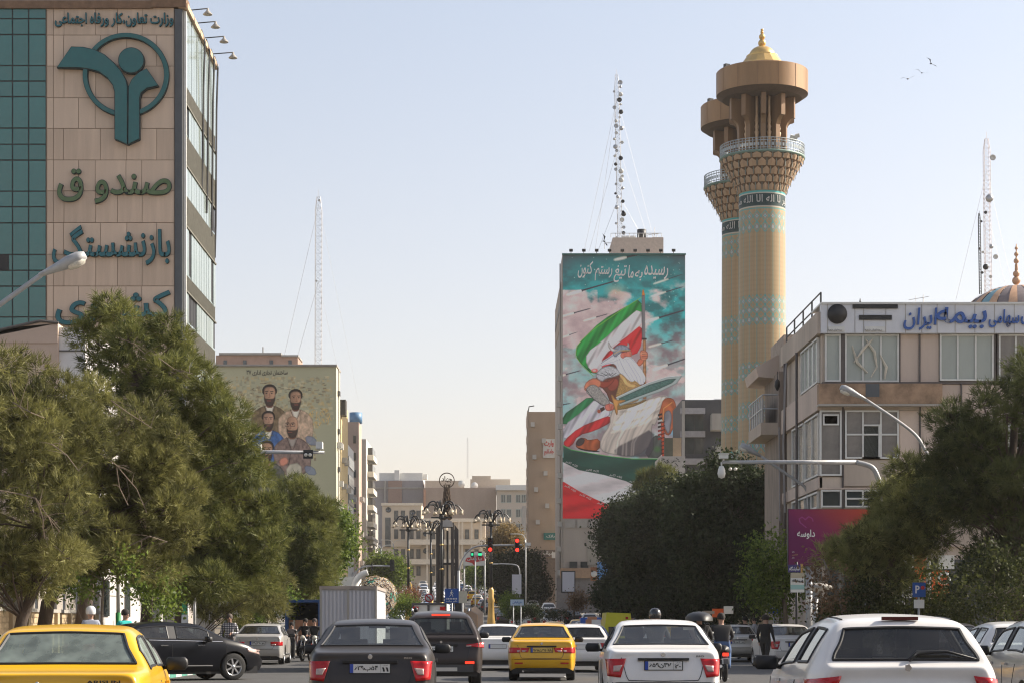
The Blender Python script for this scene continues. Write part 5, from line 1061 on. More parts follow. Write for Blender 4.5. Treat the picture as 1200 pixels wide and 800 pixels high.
tree('bright green leafy tree beyond the last pine on the left', G(372, 112), [G(372, 112)]+tpx([(374, 690), (378, 640)], 112), .14,
     lumps_in([(370, 610), (395, 592), (410, 610), (416, 640), (408, 668), (380, 700), (352, 712), (338, 700), (350, 660), (362, 630)], 112, 26, 14, 7), 32, 'leaf', leaf_g, seed=7, bm=bark2, size=.20, nn=5)
for i, (lb, px, d, poly) in enumerate([
    ('small leafy tree under the broad pine beside the green and white post', 118, 56, [(70, 652), (110, 640), (160, 648), (190, 665), (200, 700), (175, 712), (150, 690), (110, 700), (80, 712), (60, 690)]),
    ('leafy sapling growing between the trunks above the black sedan roof', 176, 64, [(150, 660), (190, 650), (215, 680), (205, 720), (185, 728), (172, 700), (155, 690)]),
    ('leafy shrub beside the silver sedan under the last pines', 318, 88, [(300, 690), (322, 660), (345, 660), (352, 700), (335, 735), (300, 748), (268, 745), (270, 715)])]):
    tree(lb, G(px, d), [G(px, d)]+tpx([(px+2, 700), (px+4, 680)], d), .05, lumps_in(poly, d, 18, 11, 20+i), 36, 'leaf', leaf_g, seed=20+i, bm=bark2, group='leafy undergrowth of the left row', size=.13, nn=5)
# low garden shrub at the left edge
tree('low green shrub by the brick wall at the left edge of the photo', G(5, 53), tpx([(5, 775), (6, 765)], 53), .03, lumps_in([(-30, 760), (0, 752), (14, 765), (14, 790), (-30, 790)], 53, 8, 8, 31), 40, 'leaf', leaf_g, cat='shrub', seed=31, bm=bark2, name='shrub', size=.10, nn=5)
dead = mat('dead_twig', (.17, .13, .095), .9, var=.2)
for tr_, dd_, lines in ((0, 48.6, [[(-10, 572), (20, 577), (42, 584), (54, 602), (70, 622)], [(42, 584), (50, 606), (52, 630)], [(60, 520), (78, 532), (92, 552)], [(15, 470), (36, 484), (52, 488)]]), (2, 53.2, [[(112, 528), (136, 545), (160, 572), (172, 600)], [(130, 470), (150, 484), (178, 500)], [(136, 545), (140, 570), (150, 592)], [(150, 640), (175, 628), (196, 634)]]), (1, 60.2, [[(186, 420), (204, 432), (226, 438)], [(140, 395), (158, 402), (170, 414)]])):
    o_ = [o for o in C.objects if o.name.startswith('pine_tree')][tr_]
    for ln_ in lines:
        P = [Vector((X(a, dd_+.25*math.sin(a)), dd_+.25*math.sin(a), Z(b, dd_)))-o_.location for a, b in ln_]; b = MB().tube(P, [.016-.009*i/len(P) for i in range(len(P))], 5)
        for q in range(7):
            i = rnd.randrange(len(P)-1); a = P[i].lerp(P[i+1], rnd.random()); dv = Vector((rnd.gauss(0, .2), rnd.gauss(0, .1), rnd.gauss(0, .2))); b.tube([a, a+dv*.6+Vector((0, 0, .03)), a+dv*1.3], [.009, .006, .003], 4)
        b.build('dead_branch', dead, o_)
# --- right side
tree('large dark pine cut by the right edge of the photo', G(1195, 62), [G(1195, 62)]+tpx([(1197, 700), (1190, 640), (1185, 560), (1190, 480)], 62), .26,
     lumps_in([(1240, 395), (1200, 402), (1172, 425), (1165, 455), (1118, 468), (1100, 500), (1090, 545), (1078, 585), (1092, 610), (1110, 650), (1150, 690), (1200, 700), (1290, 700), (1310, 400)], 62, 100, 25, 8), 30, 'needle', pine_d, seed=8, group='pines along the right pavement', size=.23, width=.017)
tree('olive pine spreading in front of the insurance building', G(1052, 66), [G(1052, 66)]+tpx([(1040, 700), (1046, 650), (1060, 610), (1056, 580)], 66), .18,
     lumps_in([(1024, 570), (1022, 550), (1050, 537), (1085, 545), (1105, 570), (1100, 615), (1090, 650), (1060, 665), (1050, 695), (1005, 680), (962, 662), (956, 644), (980, 622), (1020, 612)], 66, 60, 21, 9), 38, 'needle', pine_c, seed=9, group='pines along the right pavement', size=.23)
tree('leafy half bare tree left of the purple billboard', G(925, 76), [G(925, 76)]+tpx([(918, 690), (905, 650)], 76), .10,
     lumps_in([(905, 612), (925, 630), (945, 660), (950, 705), (930, 732), (885, 730), (870, 690), (868, 650), (885, 628)], 76, 28, 14, 10), 24, 'leaf', leaf_g, seed=10, bm=bark2, size=.15, nn=4, limbs=1)
tree('dry twiggy tree with brown leaves under the purple billboard', G(1000, 64), [G(1000, 64)]+tpx([(990, 720), (975, 680), (965, 655)], 64), .07,
     lumps_in([(945, 640), (990, 640), (1015, 690), (1010, 730), (970, 735), (945, 700)], 64, 14, 13, 12), 3.2, 'leaf', leaf_dry, seed=12, bm=bark2, size=.13, nn=3, limbs=1)
for i, (lb, px, d, poly) in enumerate([
    ('dense leafy hedge shrub right of the bus shelter', 1015, 65, [(975, 690), (1010, 675), (1050, 690), (1060, 735), (1050, 760), (980, 760), (965, 725)]),
    ('dense leafy hedge shrub in front of the blue parking sign post', 1075, 66, [(1040, 665), (1090, 650), (1120, 670), (1130, 750), (1045, 755)]),
    ('tangled dark hedge shrub above the white hatchback at the right edge', 1165, 58, [(1110, 655), (1150, 640), (1210, 650), (1260, 660), (1260, 750), (1115, 750)])]):
    tree(lb, G(px, d), [G(px, d)]+tpx([(px+2, 720), (px+4, 700)], d), .05, lumps_in(poly, d, 30, 14, 40+i), 34, 'leaf', leafmat('hedge_leaves'+'abc'[i], (.020, .030, .010), (.090, .100, .030), .35), cat='shrub', name='shrub', seed=40+i, bm=bark2, group='hedge shrubs on the right pavement', size=.12, nn=5)
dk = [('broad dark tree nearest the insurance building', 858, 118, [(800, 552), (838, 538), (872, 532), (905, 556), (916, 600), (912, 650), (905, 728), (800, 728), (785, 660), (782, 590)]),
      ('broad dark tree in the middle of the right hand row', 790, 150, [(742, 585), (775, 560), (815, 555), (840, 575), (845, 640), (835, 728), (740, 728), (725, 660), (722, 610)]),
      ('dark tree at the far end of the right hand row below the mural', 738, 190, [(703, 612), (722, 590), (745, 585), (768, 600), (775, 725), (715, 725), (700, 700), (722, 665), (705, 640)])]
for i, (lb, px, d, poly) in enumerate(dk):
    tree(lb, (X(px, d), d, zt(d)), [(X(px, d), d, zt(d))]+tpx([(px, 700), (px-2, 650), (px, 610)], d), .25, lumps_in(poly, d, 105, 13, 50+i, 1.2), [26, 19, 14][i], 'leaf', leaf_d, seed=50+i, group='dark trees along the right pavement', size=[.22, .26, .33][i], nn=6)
tree('sunlit olive pine top showing against the white stripe of the mural', (X(768, 205), 205, zt(205)), [(X(768, 205), 205, zt(205))]+tpx([(768, 640), (769, 590)], 205), .2,
     lumps_in([(742, 575), (752, 556), (770, 545), (790, 548), (800, 565), (795, 600), (750, 605)], 205, 16, 11, 61), 9, 'needle', pine_a, seed=61, size=.6, width=.05)
# far trees
def ftree(lb, px, d, poly, m, n=22, r=8, per=13, size=.38, cat='tree', name='broadleaf_tree', grp='trees at the far end of the street', seed=70):
    z0 = zt(d); ys = [p[1] for p in poly]; tp = min(ys)*.6+max(ys)*.4
    return tree(lb, (X(px, d), d, z0), [(X(px, d), d, z0), (X(px, d), d, Z(tp, d))], .2, lumps_in(poly, d, n, r, seed), per, 'leaf', m, seed=seed, bm=bark2, group=grp, size=size, nn=5, cat=cat, name=name, limbs=.3)
ftree('dark tree at the foot of the balcony block', 418, 320, [(402, 640), (415, 626), (432, 634), (442, 650), (436, 676), (402, 680)], leaf_d, seed=71)
ftree('pale olive tree left of the monument beyond the square', 456, 290, [(434, 655), (450, 643), (470, 650), (476, 670), (470, 690), (436, 690)], leaf_g, seed=72)
ftree('autumn brown tree behind the right hand traffic signal', 592, 330, [(572, 640), (580, 622), (594, 612), (606, 622), (612, 640), (600, 650), (575, 650)], leaf_b, seed=73, per=9, size=.34)
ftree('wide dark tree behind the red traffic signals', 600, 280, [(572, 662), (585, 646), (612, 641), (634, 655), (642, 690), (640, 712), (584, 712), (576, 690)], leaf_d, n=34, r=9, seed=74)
ftree('small green tree under the red street banner', 560, 340, [(545, 664), (560, 658), (576, 664), (576, 682), (548, 682)], leaf_g, seed=75, r=5)
# square planting
def shrub(lb, px, d, poly, m, seed, r=6, per=34, size=.13, n=16):
    return tree(lb, (X(px, d), d, zt(d)), [(X(px, d), d, zt(d)), (X(px, d), d, zt(d)+.4)], .05, lumps_in(poly, d, n, r, seed), per, 'leaf', m, seed=seed, bm=bark2, group='shrubs planted on the square', size=size, nn=5, cat='shrub', name='shrub', limbs=0)
shrub('round green shrub right of the flower ball', 474, 128, [(452, 722), (462, 702), (478, 694), (492, 706), (494, 726)], leaf_g, 81)
shrub('reddish leaved shrub left of the no turning sign', 482, 140, [(462, 704), (470, 692), (486, 689), (496, 698), (490, 708)], leaf_r, 82, 5)
shrub('round olive shrub with a pale lit side right of the golden lamp base', 610, 150, [(588, 715), (594, 702), (606, 696), (612, 716), (600, 724)], leaf_g, 83, 5)
shrub('tall rounded olive shrub behind the clipped ball shrubs', 597, 158, [(585, 714), (588, 700), (600, 694), (611, 705), (611, 722), (590, 726)], leaf_g, 84, 5)
shrub('clipped dark ball shrub under the blank white board', 607, 140, [(597, 724), (598, 714), (606, 709), (613, 714), (614, 726)], leaf_d, 85, 5, 40, .11)
shrub('second clipped dark ball shrub to the right', 624, 140, [(613, 722), (615, 711), (623, 706), (632, 711), (634, 724)], leaf_d, 86, 5, 40, .11)
shrub('low dark hedge running to the right of the ball shrubs', 650, 150, [(630, 724), (636, 716), (668, 716), (680, 724)], leaf_d, 87, 4, 36, .12)
shrub('dry grassy plant in front of the right hand blank board', 680, 150, [(666, 712), (672, 694), (684, 690), (690, 712)], leaf_dry, 88, 5, 5, .16)
shrub('dark conifer clump below the warrior mural', 700, 165, [(690, 706), (694, 694), (706, 690), (716, 700), (714, 712)], leaf_d, 89, 5)
# unseen blocks added behind the rows to shade the dark trees
building('shop_building', 'unseen block added behind the insurance building to shade the dark trees', 24.5, 42, 101, 150, 16.5, mat('shade_block_wall', (.25, .21, .17), .85, var=.2), z0=0)
building('shop_building', 'second unseen shading block added behind the insurance building', 28.5, 40, 152, 176, 23.5, conc, z0=0); building('shop_building', 'third unseen shading block added behind the mosque dome', 34.5, 39, 183, 214, 24, conc, z0=0)
# --- left pavement wall, fence and small white building
bw = mat('garden_wall_render', (.42, .33, .22), .85, var=.2, scale=.8, bump=.2)
gw = empty('garden_wall', (-13.4, 44, 0), 'low buff garden wall with a railing behind the pine trunks at the left', 'wall')
part(gw, 'wall_base', bw, MB().box(-13.4, -13.15, 40, 68, 0, 1.75)); part(gw, 'coping', conc, MB().box(-13.5, -13.05, 40, 68, 1.75, 1.85))
brm = MB().box(0, .03, 0, .44, 0, .145).mesh('brick', mat('wall_brick', (.46, .35, .22), .85, var=.25, scale=2))
k_ = 0
for row in range(6):
    for j in range(40):
        yy = 49+j*.46+(.23 if row % 2 else 0)
        link('brick', brm, gw, (.25, yy-44, .80+row*.16))
for k in range(14):
    part(gw, 'pier', bw, MB().box(-13.48, -13.02, 42+k*1.9, 42.3+k*1.9, 0, 1.74))
    part(gw, 'fence_panel', mat('fence_sheet', (.30, .27, .24), .7, var=.2), MB().box(-13.3, -13.26, 42.35+k*1.9, 43.85+k*1.9, 1.86, 2.5))
wh = building('small_building', 'small pale grey building with a narrow window behind the pine trunks', -24, -13.3, 68.2, 82, 3.6, mat('pale_block', (.52, .50, .48), .8, var=.12), z0=0)
for yy, zz in ((69.5, 1.7), (73.5, 1.7), (77.5, 1.7)): part(wh, 'window', glass_dark, MB().box(-13.3, -13.24, yy, yy+.9, zz, zz+1.2))
for zz in (1.2, 2.4): part(wh, 'joint_line', conc, MB().box(-13.3, -13.28, 68.2, 82, zz, zz+.03))
part(wh, 'front_joint', conc, MB().box(-15, -14.97, 68.1, 68.2, 0, 3.6).box(-16.5, -16.47, 68.1, 68.2, 0, 3.6))
bk = building('back_building', 'long low brown building behind the left row of pines', -34, -22, 104, 150, 6.5, mat('back_brown', (.22, .17, .13), .85, var=.2), z0=0)
kx = empty('kiosk', (X(192, 100), 100, 0), 'small kiosk with a grey shutter and a green strip behind the pine trunks', 'kiosk')
MB().box(-1.2, 1.2, 0, 2.4, 0, 2.6).build('wall', mat('kiosk_grey', (.36, .32, .30), .7, var=.1), kx); MB().box(-1.25, -.4, -.1, -.01, 0, 1.2).build('door', mat('kiosk_green', (.02, .17, .10), .5), kx); MB().box(-1.4, 1.4, -.3, 2.5, 2.6, 2.75).build('roof', dark_m, kx)
sgn = empty('banner', (X(213, 92), 92, 0), 'green and white vertical banner between two pine trunks on the left', 'banner'); MB().box(-.25, .25, -.02, .02, 1.9, 3.0).build('cloth', mat('banner_green', (.03, .30, .12), .6), sgn); MB().tube([(.27, 0, 0), (.27, 0, 3.1)], .03, 6).build('pole', steel, sgn); MB().box(-.25, .25, -.02, .02, 1.3, 1.88).build('lower_cloth', frame_w, sgn)

# the street continues behind the viewer
for i, (lb, x0, x1, y0, y1, z1) in enumerate([('tan block on the left of the street behind the viewer', -52, -24.5, -95, -16, 19), ('grey block on the right of the street behind the viewer', 30.5, 62, -90, -10, 21), ('brown block closing the street far behind the viewer', -70, 70, -190, -150, 17)]):
    building('street_block', lb, x0, x1, y0, y1, z1, [kb_dark, conc, kb_dark][i] if False else (mat('block_tan', (.26, .21, .17), .85, var=.2) if i != 1 else conc), z0=0)
# ---------------------------------------------------------------- vehicles
def paintm(name, col, metal=.0, rough=.28): dk_ = max(col) < .1; return mat(name, col, rough, metal, var=.07, scale=2, coat=.06 if dk_ else .45, spec=.22 if dk_ else .35)
tyre = mat('tyre_rubber', (.014, .014, .014), .85, var=.1); rim_m = mat('alloy_rim', (.50, .50, .50), .3, .8, var=.1); chrome = mat('chrome', (.62, .62, .62), .15, .9, var=0)
seal = mat('rubber_seal', (.010, .010, .011), .5, var=0); trim_g = mat('grey_trim', (.05, .05, .052), .6, var=.1)
lamp_r = mat('tail_lamp_red', (.42, .006, .008), .2, var=.3, scale=14, spec=.4, coat=.25); lamp_on = mat('brake_lamp_lit', (.7, .03, .02), .2, var=0, emit=(1, .04, .015, 1.0)); lamp_c = mat('lamp_clear', (.42, .30, .26), .12, var=.25, scale=20, spec=.8, coat=.6)
lamp_o = mat('lamp_amber', (.65, .26, .06), .15, var=.15, scale=20)
plate_w = mat('plate_white', (.62, .62, .60), .5, var=.05); plate_y = mat('plate_yellow', (.60, .40, .10), .5, var=.05); plate_b = mat('plate_blue', (.02, .06, .35), .5, var=0); ink = mat('plate_ink', (.01, .01, .012), .5, var=0)
interior = mat('cabin_fabric', (.035, .034, .036), .9, var=.2); 
cg = glassmat('car_glass', (.74, .79, .77), .05); cgd = glassmat('tinted_car_glass', (.28, .31, .31), .04); cgf = mat('far_car_glass', (.03, .035, .04), .06, var=.2, spec=.8)

def lerp_(t, pts):
    for a, b in zip(pts, pts[1:]):
        if t <= b[0]: u = (t-a[0])/max(b[0]-a[0], 1e-6); return a[1]+(b[1]-a[1])*min(max(u, 0), 1)
    return pts[-1][1]
TYPES = {
 'sedan': dict(L=4.3, hw=.84, zb=.24, top=[(0, .94), (.07, .99), (.62, 1.03), (1.32, 1.38), (1.6, 1.425), (2.3, 1.44), (2.75, 1.38), (3.35, 1.02), (4.0, .86), (4.3, .70)], belt=[(0, .90), (.1, .95), (.62, .985), (3.3, .93), (4.0, .80), (4.3, .64)], rg=(.62, 1.32), ws=(2.75, 3.35), side=(.98, 2.95), bp=(1.95, 2.03), ax=(.80, 3.40), wr=.30),
 'boxy': dict(L=4.4, hw=.85, zb=.24, top=[(0, .86), (.05, .90), (.80, .93), (1.36, 1.30), (1.6, 1.335), (2.3, 1.345), (2.75, 1.29), (3.40, .93), (4.2, .80), (4.4, .66)], belt=[(0, .84), (.1, .87), (.8, .89), (3.3, .87), (4.2, .75), (4.4, .62)], rg=(.80, 1.36), ws=(2.75, 3.40), side=(1.10, 2.98), bp=(2.05, 2.13), ax=(.85, 3.45), wr=.29),
 'saloon': dict(L=4.75, hw=.90, zb=.22, top=[(0, .98), (.07, 1.03), (.60, 1.06), (1.42, 1.40), (1.8, 1.455), (2.4, 1.475), (3.0, 1.40), (3.62, 1.06), (4.45, .86), (4.75, .66)], belt=[(0, .94), (.1, .98), (.6, 1.02), (3.6, .95), (4.45, .80), (4.75, .60)], rg=(.60, 1.42), ws=(3.0, 3.62), side=(1.02, 3.22), bp=(2.15, 2.23), ax=(1.0, 3.85), wr=.335),
 'hatch': dict(L=3.85, hw=.83, zb=.24, top=[(0, .90), (.05, .97), (.14, 1.00), (.42, 1.36), (.62, 1.41), (1.6, 1.44), (2.2, 1.37), (2.9, .99), (3.6, .82), (3.85, .66)], belt=[(0, .86), (.1, .955), (.42, .96), (2.9, .90), (3.6, .76), (3.85, .6)], rg=(.14, .42), ws=(2.2, 2.9), side=(.55, 2.45), bp=(1.35, 1.43), ax=(.65, 3.05), wr=.29),
 'suv': dict(L=4.55, hw=.92, zb=.30, top=[(0, 1.00), (.05, 1.08), (.13, 1.13), (.40, 1.56), (.62, 1.65), (1.9, 1.70), (2.5, 1.60), (3.2, 1.16), (4.2, 1.0), (4.55, .76)], belt=[(0, .98), (.1, 1.08), (.5, 1.10), (3.2, 1.06), (4.2, .93), (4.55, .72)], rg=(.13, .42), ws=(2.5, 3.2), side=(.65, 2.75), bp=(1.6, 1.7), ax=(.85, 3.6), wr=.36),
}
_bodies = {}
def car_geometry(kind, level):
    key = (kind, level)
    if key in _bodies: return _bodies[key]
    T = TYPES[kind]; L = T['L']; hw = T['hw']
    ys = sorted(set([0, .05, .22, T['rg'][0]-.03, T['rg'][0]+.02, T['rg'][1]-.03, T['rg'][1]+.03, T['side'][0], T['bp'][0], T['bp'][1], T['side'][1]-.02, T['ws'][0]-.02, T['ws'][0]+.03, T['ws'][1]-.03, T['ws'][1]+.04, (T['ws'][1]+L)/2, L-.25, L-.06, L, (T['rg'][1]+T['bp'][0])/2, (T['ws'][0]+T['ws'][1])/2, (T['rg'][0]+T['rg'][1])/2]))
    ys = [y for i, y in enumerate(ys) if i == 0 or y-ys[i-1] > .012]
    V = []; NK = 9
    def ring(y):
        top, bt = lerp_(y, T['top']), lerp_(y, T['belt']); h = max(top-bt, 0)
        e0 = min(y, .5)/.5; e1 = min(L-y, .9)/.9
        w = hw*(1-(.19 if kind == 'hatch' else .115)*(1-e0)**2.0-.26*(1-e1)**2.2); zb = T['zb']+.05*(1-min(y, .3)/.3)+.02*(1-min(L-y, .4)/.4)
        zs = bt-.09; c = (.52 if kind == 'hatch' else .43) if h > .08 else .3
        xb = w*.955; x5 = xb-c*h*.86-.02; x6 = xb-c*h-.045-.05*(h > .2); 
        r = [(w*.93, zb), (w*.985, zb+.09), (w, zb+.30), (w*.992, zs), (xb, bt), (x5, bt+h*.87 if h > .06 else bt+h*.6), (x6, bt+h*.955), (x6*.6, top-.012 if h > .2 else top-.004), (0, top)]
        if y < .04 or y > L-.04:                       # end face
            r = [(w*.86, zb+.03), (w*.95, zb+.10), (w*.975, zb+.30), (w*.955, zs-.02), (xb*.95, bt-.02), (xb*.84, bt-.005), (xb*.66, bt), (xb*.35, bt+.006), (0, bt+.01)]
        return r
    # rear bumper bulge
    rings = [ring(y) for y in ys]; n = len(ys); idx = {}
    def yk(i, k):
        y = ys[i]
        if i == 0: return [.06, .0, -.02, .05, .09, .085, .08, .075, .075][k] if kind not in ('hatch', 'suv') else [.05, 0, -.02, .05, .09, .10, .10, .10, .10][k]
        if i == n-1: return L-[.05, 0, 0, .06, .12, .10, .08, .07, .06][k]
        return y
    for i in range(n):
        for k in range(NK):
            for s in ((1, -1) if k < 8 else (0,)):
                idx[i, k, s] = len(V); V.append((rings[i][k][0]*s if s else 0, yk(i, k), rings[i][k][1]))
    def I(i, k, s): return idx[i, k, s if k < 8 else 0]
    Fs = []; M = []
    def isin(i, a, b): m = (ys[i]+ys[i+1])/2; return a < m < b
    for i in range(n-1):
        for k in range(NK-1):
            mi = 0
            if k == 4 and isin(i, T['side'][0], T['side'][1]): mi = 4 if isin(i, T['bp'][0], T['bp'][1]) else 2
            if k >= 6 and isin(i, T['rg'][0]-.0, T['rg'][1]): mi = 1
            if k >= 6 and isin(i, T['ws'][0], T['ws'][1]): mi = 3
            for s in (1, -1):
                q = (I(i, k, s), I(i+1, k, s), I(i+1, k+1, s), I(i, k+1, s)); Fs.append(q if s > 0 else q[::-1]); M.append(mi)
    # end caps: rows k=0..3 with columns like the deck row
    for i, flip in ((0, 1), (n-1, -1)):
        def col(k, c, s):                              # c = 4..8
            if k == 4: return I(i, c, s)
            key_ = ('cap', i, k, c, s if c < 8 else 0)
            if c == 4: return I(i, k, s)
            if key_ not in idx:
                a = V[I(i, 4, 1)][0]; f = V[I(i, c, 1)][0]/a if c < 8 else 0
                yy = V[I(i, k, 1)][1]+(-.035 if i == 0 else .05)*(1-f*f); idx[key_] = len(V); V.append((V[I(i, k, 1)][0]*f*(s if c < 8 else 0), yy, V[I(i, k, 1)][2]))
            return idx[key_]
        for k in range(4):
            for c in range(4, 8):
                for s in (1, -1):
                    q = (col(k, c, s), col(k, c+1, s), col(k+1, c+1, s), col(k+1, c, s)); Fs.append(q if s*flip < 0 else q[::-1]); M.append(0)
    me = bpy.data.meshes.new('car_body'); me.from_pydata(V, [], Fs); me.polygons.foreach_set('material_index', M)
    for j in range(5): me.materials.append(interior)
    me.update(); o = bpy.data.objects.new('tmp', me); C.objects.link(o)
    md = o.modifiers.new('s', 'SUBSURF'); md.levels = level; md.render_levels = level
    dg = bpy.context.evaluated_depsgraph_get(); ev = bpy.data.meshes.new_from_object(o.evaluated_get(dg)); bpy.data.objects.remove(o)
    bm = bmesh.new(); bm.from_mesh(ev); bmesh.ops.recalc_face_normals(bm, faces=bm.faces)
    bvh = BVHTree.FromBMesh(bm)
    # wheel arches
    wr = T['wr']; R1 = wr+.055; rims = []
    for ay in T['ax']:
        kill = [f for f in bm.faces if f.material_index == 0 and abs(f.calc_center_median().x) > hw*.72 and math.hypot(f.calc_center_median().y-ay, f.calc_center_median().z-wr) < R1]
        vs = set(v for f in kill for v in f.verts); bmesh.ops.delete(bm, geom=kill, context='FACES')
        for v in vs:
            if v.is_valid and v.link_faces:
                d = Vector((v.co.y-ay, v.co.z-wr)); 
                if d.length > 1e-4 and d.y > -.12: d = d.normalized()*R1; v.co.y = ay+d.x; v.co.z = wr+d.y
    out = {}
    for mi, nm in ((0, 'body'), (1, 'rear_window'), (2, 'side_window'), (3, 'windscreen'), (4, 'door_pillar')):
        b2 = bm.copy(); bmesh.ops.delete(b2, geom=[f for f in b2.faces if f.material_index != mi], context='FACES')
        loops = []
        if mi in (1, 2, 3):
            es = [e for e in b2.edges if len(e.link_faces) == 1]; adj = {}
            for e in es:
                for a, b in ((e.verts[0], e.verts[1]), (e.verts[1], e.verts[0])): adj.setdefault(a.index if False else a, []).append(b)
            seen = set()
            for st in adj:
                if st in seen: continue
                lp = [st]; seen.add(st); cur = st
                while True:
                    nx = [v for v in adj[cur] if v not in seen]
                    if not nx: break
                    cur = nx[0]; seen.add(cur); lp.append(cur)
                loops.append([v.co.copy() for v in lp])
        for f in b2.faces: f.material_index = 0; f.smooth = True
        m2 = bpy.data.meshes.new(nm); b2.to_mesh(m2); b2.free(); out[nm] = (m2, loops)
    bm.free(); _bodies[key] = (out, bvh, T); return _bodies[key]
def cast(bvh, x, z, d=(0, 1, 0), o=(0, -2, 0)):
    h = bvh.ray_cast(Vector((x, 0, z))+Vector(o), Vector(d), 6); return h
def decal(bvh, quad, nu, nv, off=.012, side=0, ys=None):
    """a raised patch following the body: quad of four (x,z) seen from behind, or (y,z) seen from the side"""
    b = MB(); v = []; ok = True
    for j in range(nv+1):
        for i in range(nu+1):
            u, w = i/nu, j/nv; a = [quad[0][t]*(1-u)*(1-w)+quad[1][t]*u*(1-w)+quad[2][t]*u*w+quad[3][t]*(1-u)*w for t in (0, 1)]
            if side: h = bvh.ray_cast(Vector((side*3, a[0], a[1])), Vector((-side, 0, 0)), 6)
            else: h = bvh.ray_cast(Vector((a[0], -2, a[1])), Vector((0, 1, 0)), 6)
            if h[0] is None or (not side and h[0].y > .9): p = Vector((a[0], v[-1].y if v else .1, a[1])) if not side else Vector((side*.8, a[0], a[1]))
            else: p = h[0]+h[1]*off if (h[1].dot(Vector((side, -1 if not side else 0, 0))) > 0) else h[0]-h[1]*off
            v.append(p)
    f = [(j*(nu+1)+i, j*(nu+1)+i+1, (j+1)*(nu+1)+i+1, (j+1)*(nu+1)+i) for j in range(nv) for i in range(nu)]
    ed = [j for j in range(nu+1)]+[(j+1)*(nu+1)+nu for j in range(nv)]+[nv*(nu+1)+nu-1-j for j in range(nu)]+[(nv-1-j)*(nu+1) for j in range(nv-1)]
    base = len(v); bk = [v[k]+(Vector((0, off*2.2, 0)) if not side else Vector((-side*off*2.2, 0, 0))) for k in ed]
    b.add(v+bk, f+[(ed[k], ed[(k+1) % len(ed)], base+(k+1) % len(ed), base+k) for k in range(len(ed))], 0, True); return b
def seamline(bvh, pts, w=.006, side=0):
    P = []
    for a, z in pts:
        h = bvh.ray_cast(Vector((a, -2, z)), Vector((0, 1, 0)), 6) if not side else bvh.ray_cast(Vector((side*3, a, z)), Vector((-side, 0, 0)), 6)
        if h[0] is not None and (side or h[0].y < 1.0): P.append(h[0])
    return P
def seals(g_, loops):
    for lp in loops:
        if len(lp) > 4: MB().tube(lp+[lp[0], lp[1]], .016, 5, caps=False).build('window_seal', seal, g_)
_wh = {}
def wheel_meshes(r):
    if r not in _wh:
        t = MB().lathe([(r*.62, -.10), (r*.9, -.105), (r*.985, -.085), (r, -.05), (r, .05), (r*.985, .085), (r*.9, .105), (r*.62, .10)], (0, 0, 0), 28, axis='X').mesh('tyre', tyre)
        b = MB().lathe([(r*.63, -.09), (r*.60, -.08), (r*.58, .02), (r*.58, .07), (r*.63, .10), (r*.65, .103)], (0, 0, 0), 28, axis='X')
        for k in range(7):
            a = 2*math.pi*k/7; b.bx((.075, math.cos(a)*r*.33, math.sin(a)*r*.33), (.03, r*.56, r*.12), rot=Quaternion((1, 0, 0), a))
        b.lathe([(0, .10), (r*.14, .095), (r*.17, .06)], (0, 0, 0), 14, axis='X'); b.lathe([(0, .0), (r*.56, .0)], (0, 0, 0), 20, 1, axis='X')
        _wh[r] = (t, b.mesh('rim', [rim_m, black_m]))
    return _wh[r]
def plate(parent, loc, text, num2, yellow=False, w=.52, h=.115):
    o = MB().box(-w/2, w/2, -.012, 0, -h/2, h/2).build('number_plate', plate_y if yellow else plate_w, parent, loc)
    MB().box(-w/2-.012, w/2+.012, -.008, .004, -h/2-.010, h/2+.010).build('plate_frame', seal, parent, loc)
    if text is None: MB().box(-w/2+.06, w/2-.03, -.0135, -.012, -.02, .02).build('plate_digits', ink, o) if False else None
    MB().box(-w/2, -w/2+.045, -.015, -.012, -h/2, h/2).build('plate_band', plate_b, o); MB().box(w*.27, w*.275, -.015, -.012, -h/2, h/2).build('plate_rule', ink, o)
    if text:
        link('lettering', text_mesh(text, w*.60, h*.66, .002, ink, .03), o, (-w*.5+.05+w*.315, -.012, 0)); link('lettering', text_mesh(num2, w*.17, h*.50, .002, ink, .03), o, (w*.385, -.012, -.012)); link('lettering', text_mesh('ایران', w*.12, h*.16, .002, ink, .0), o, (w*.385, -.012, h*.36))
    return o
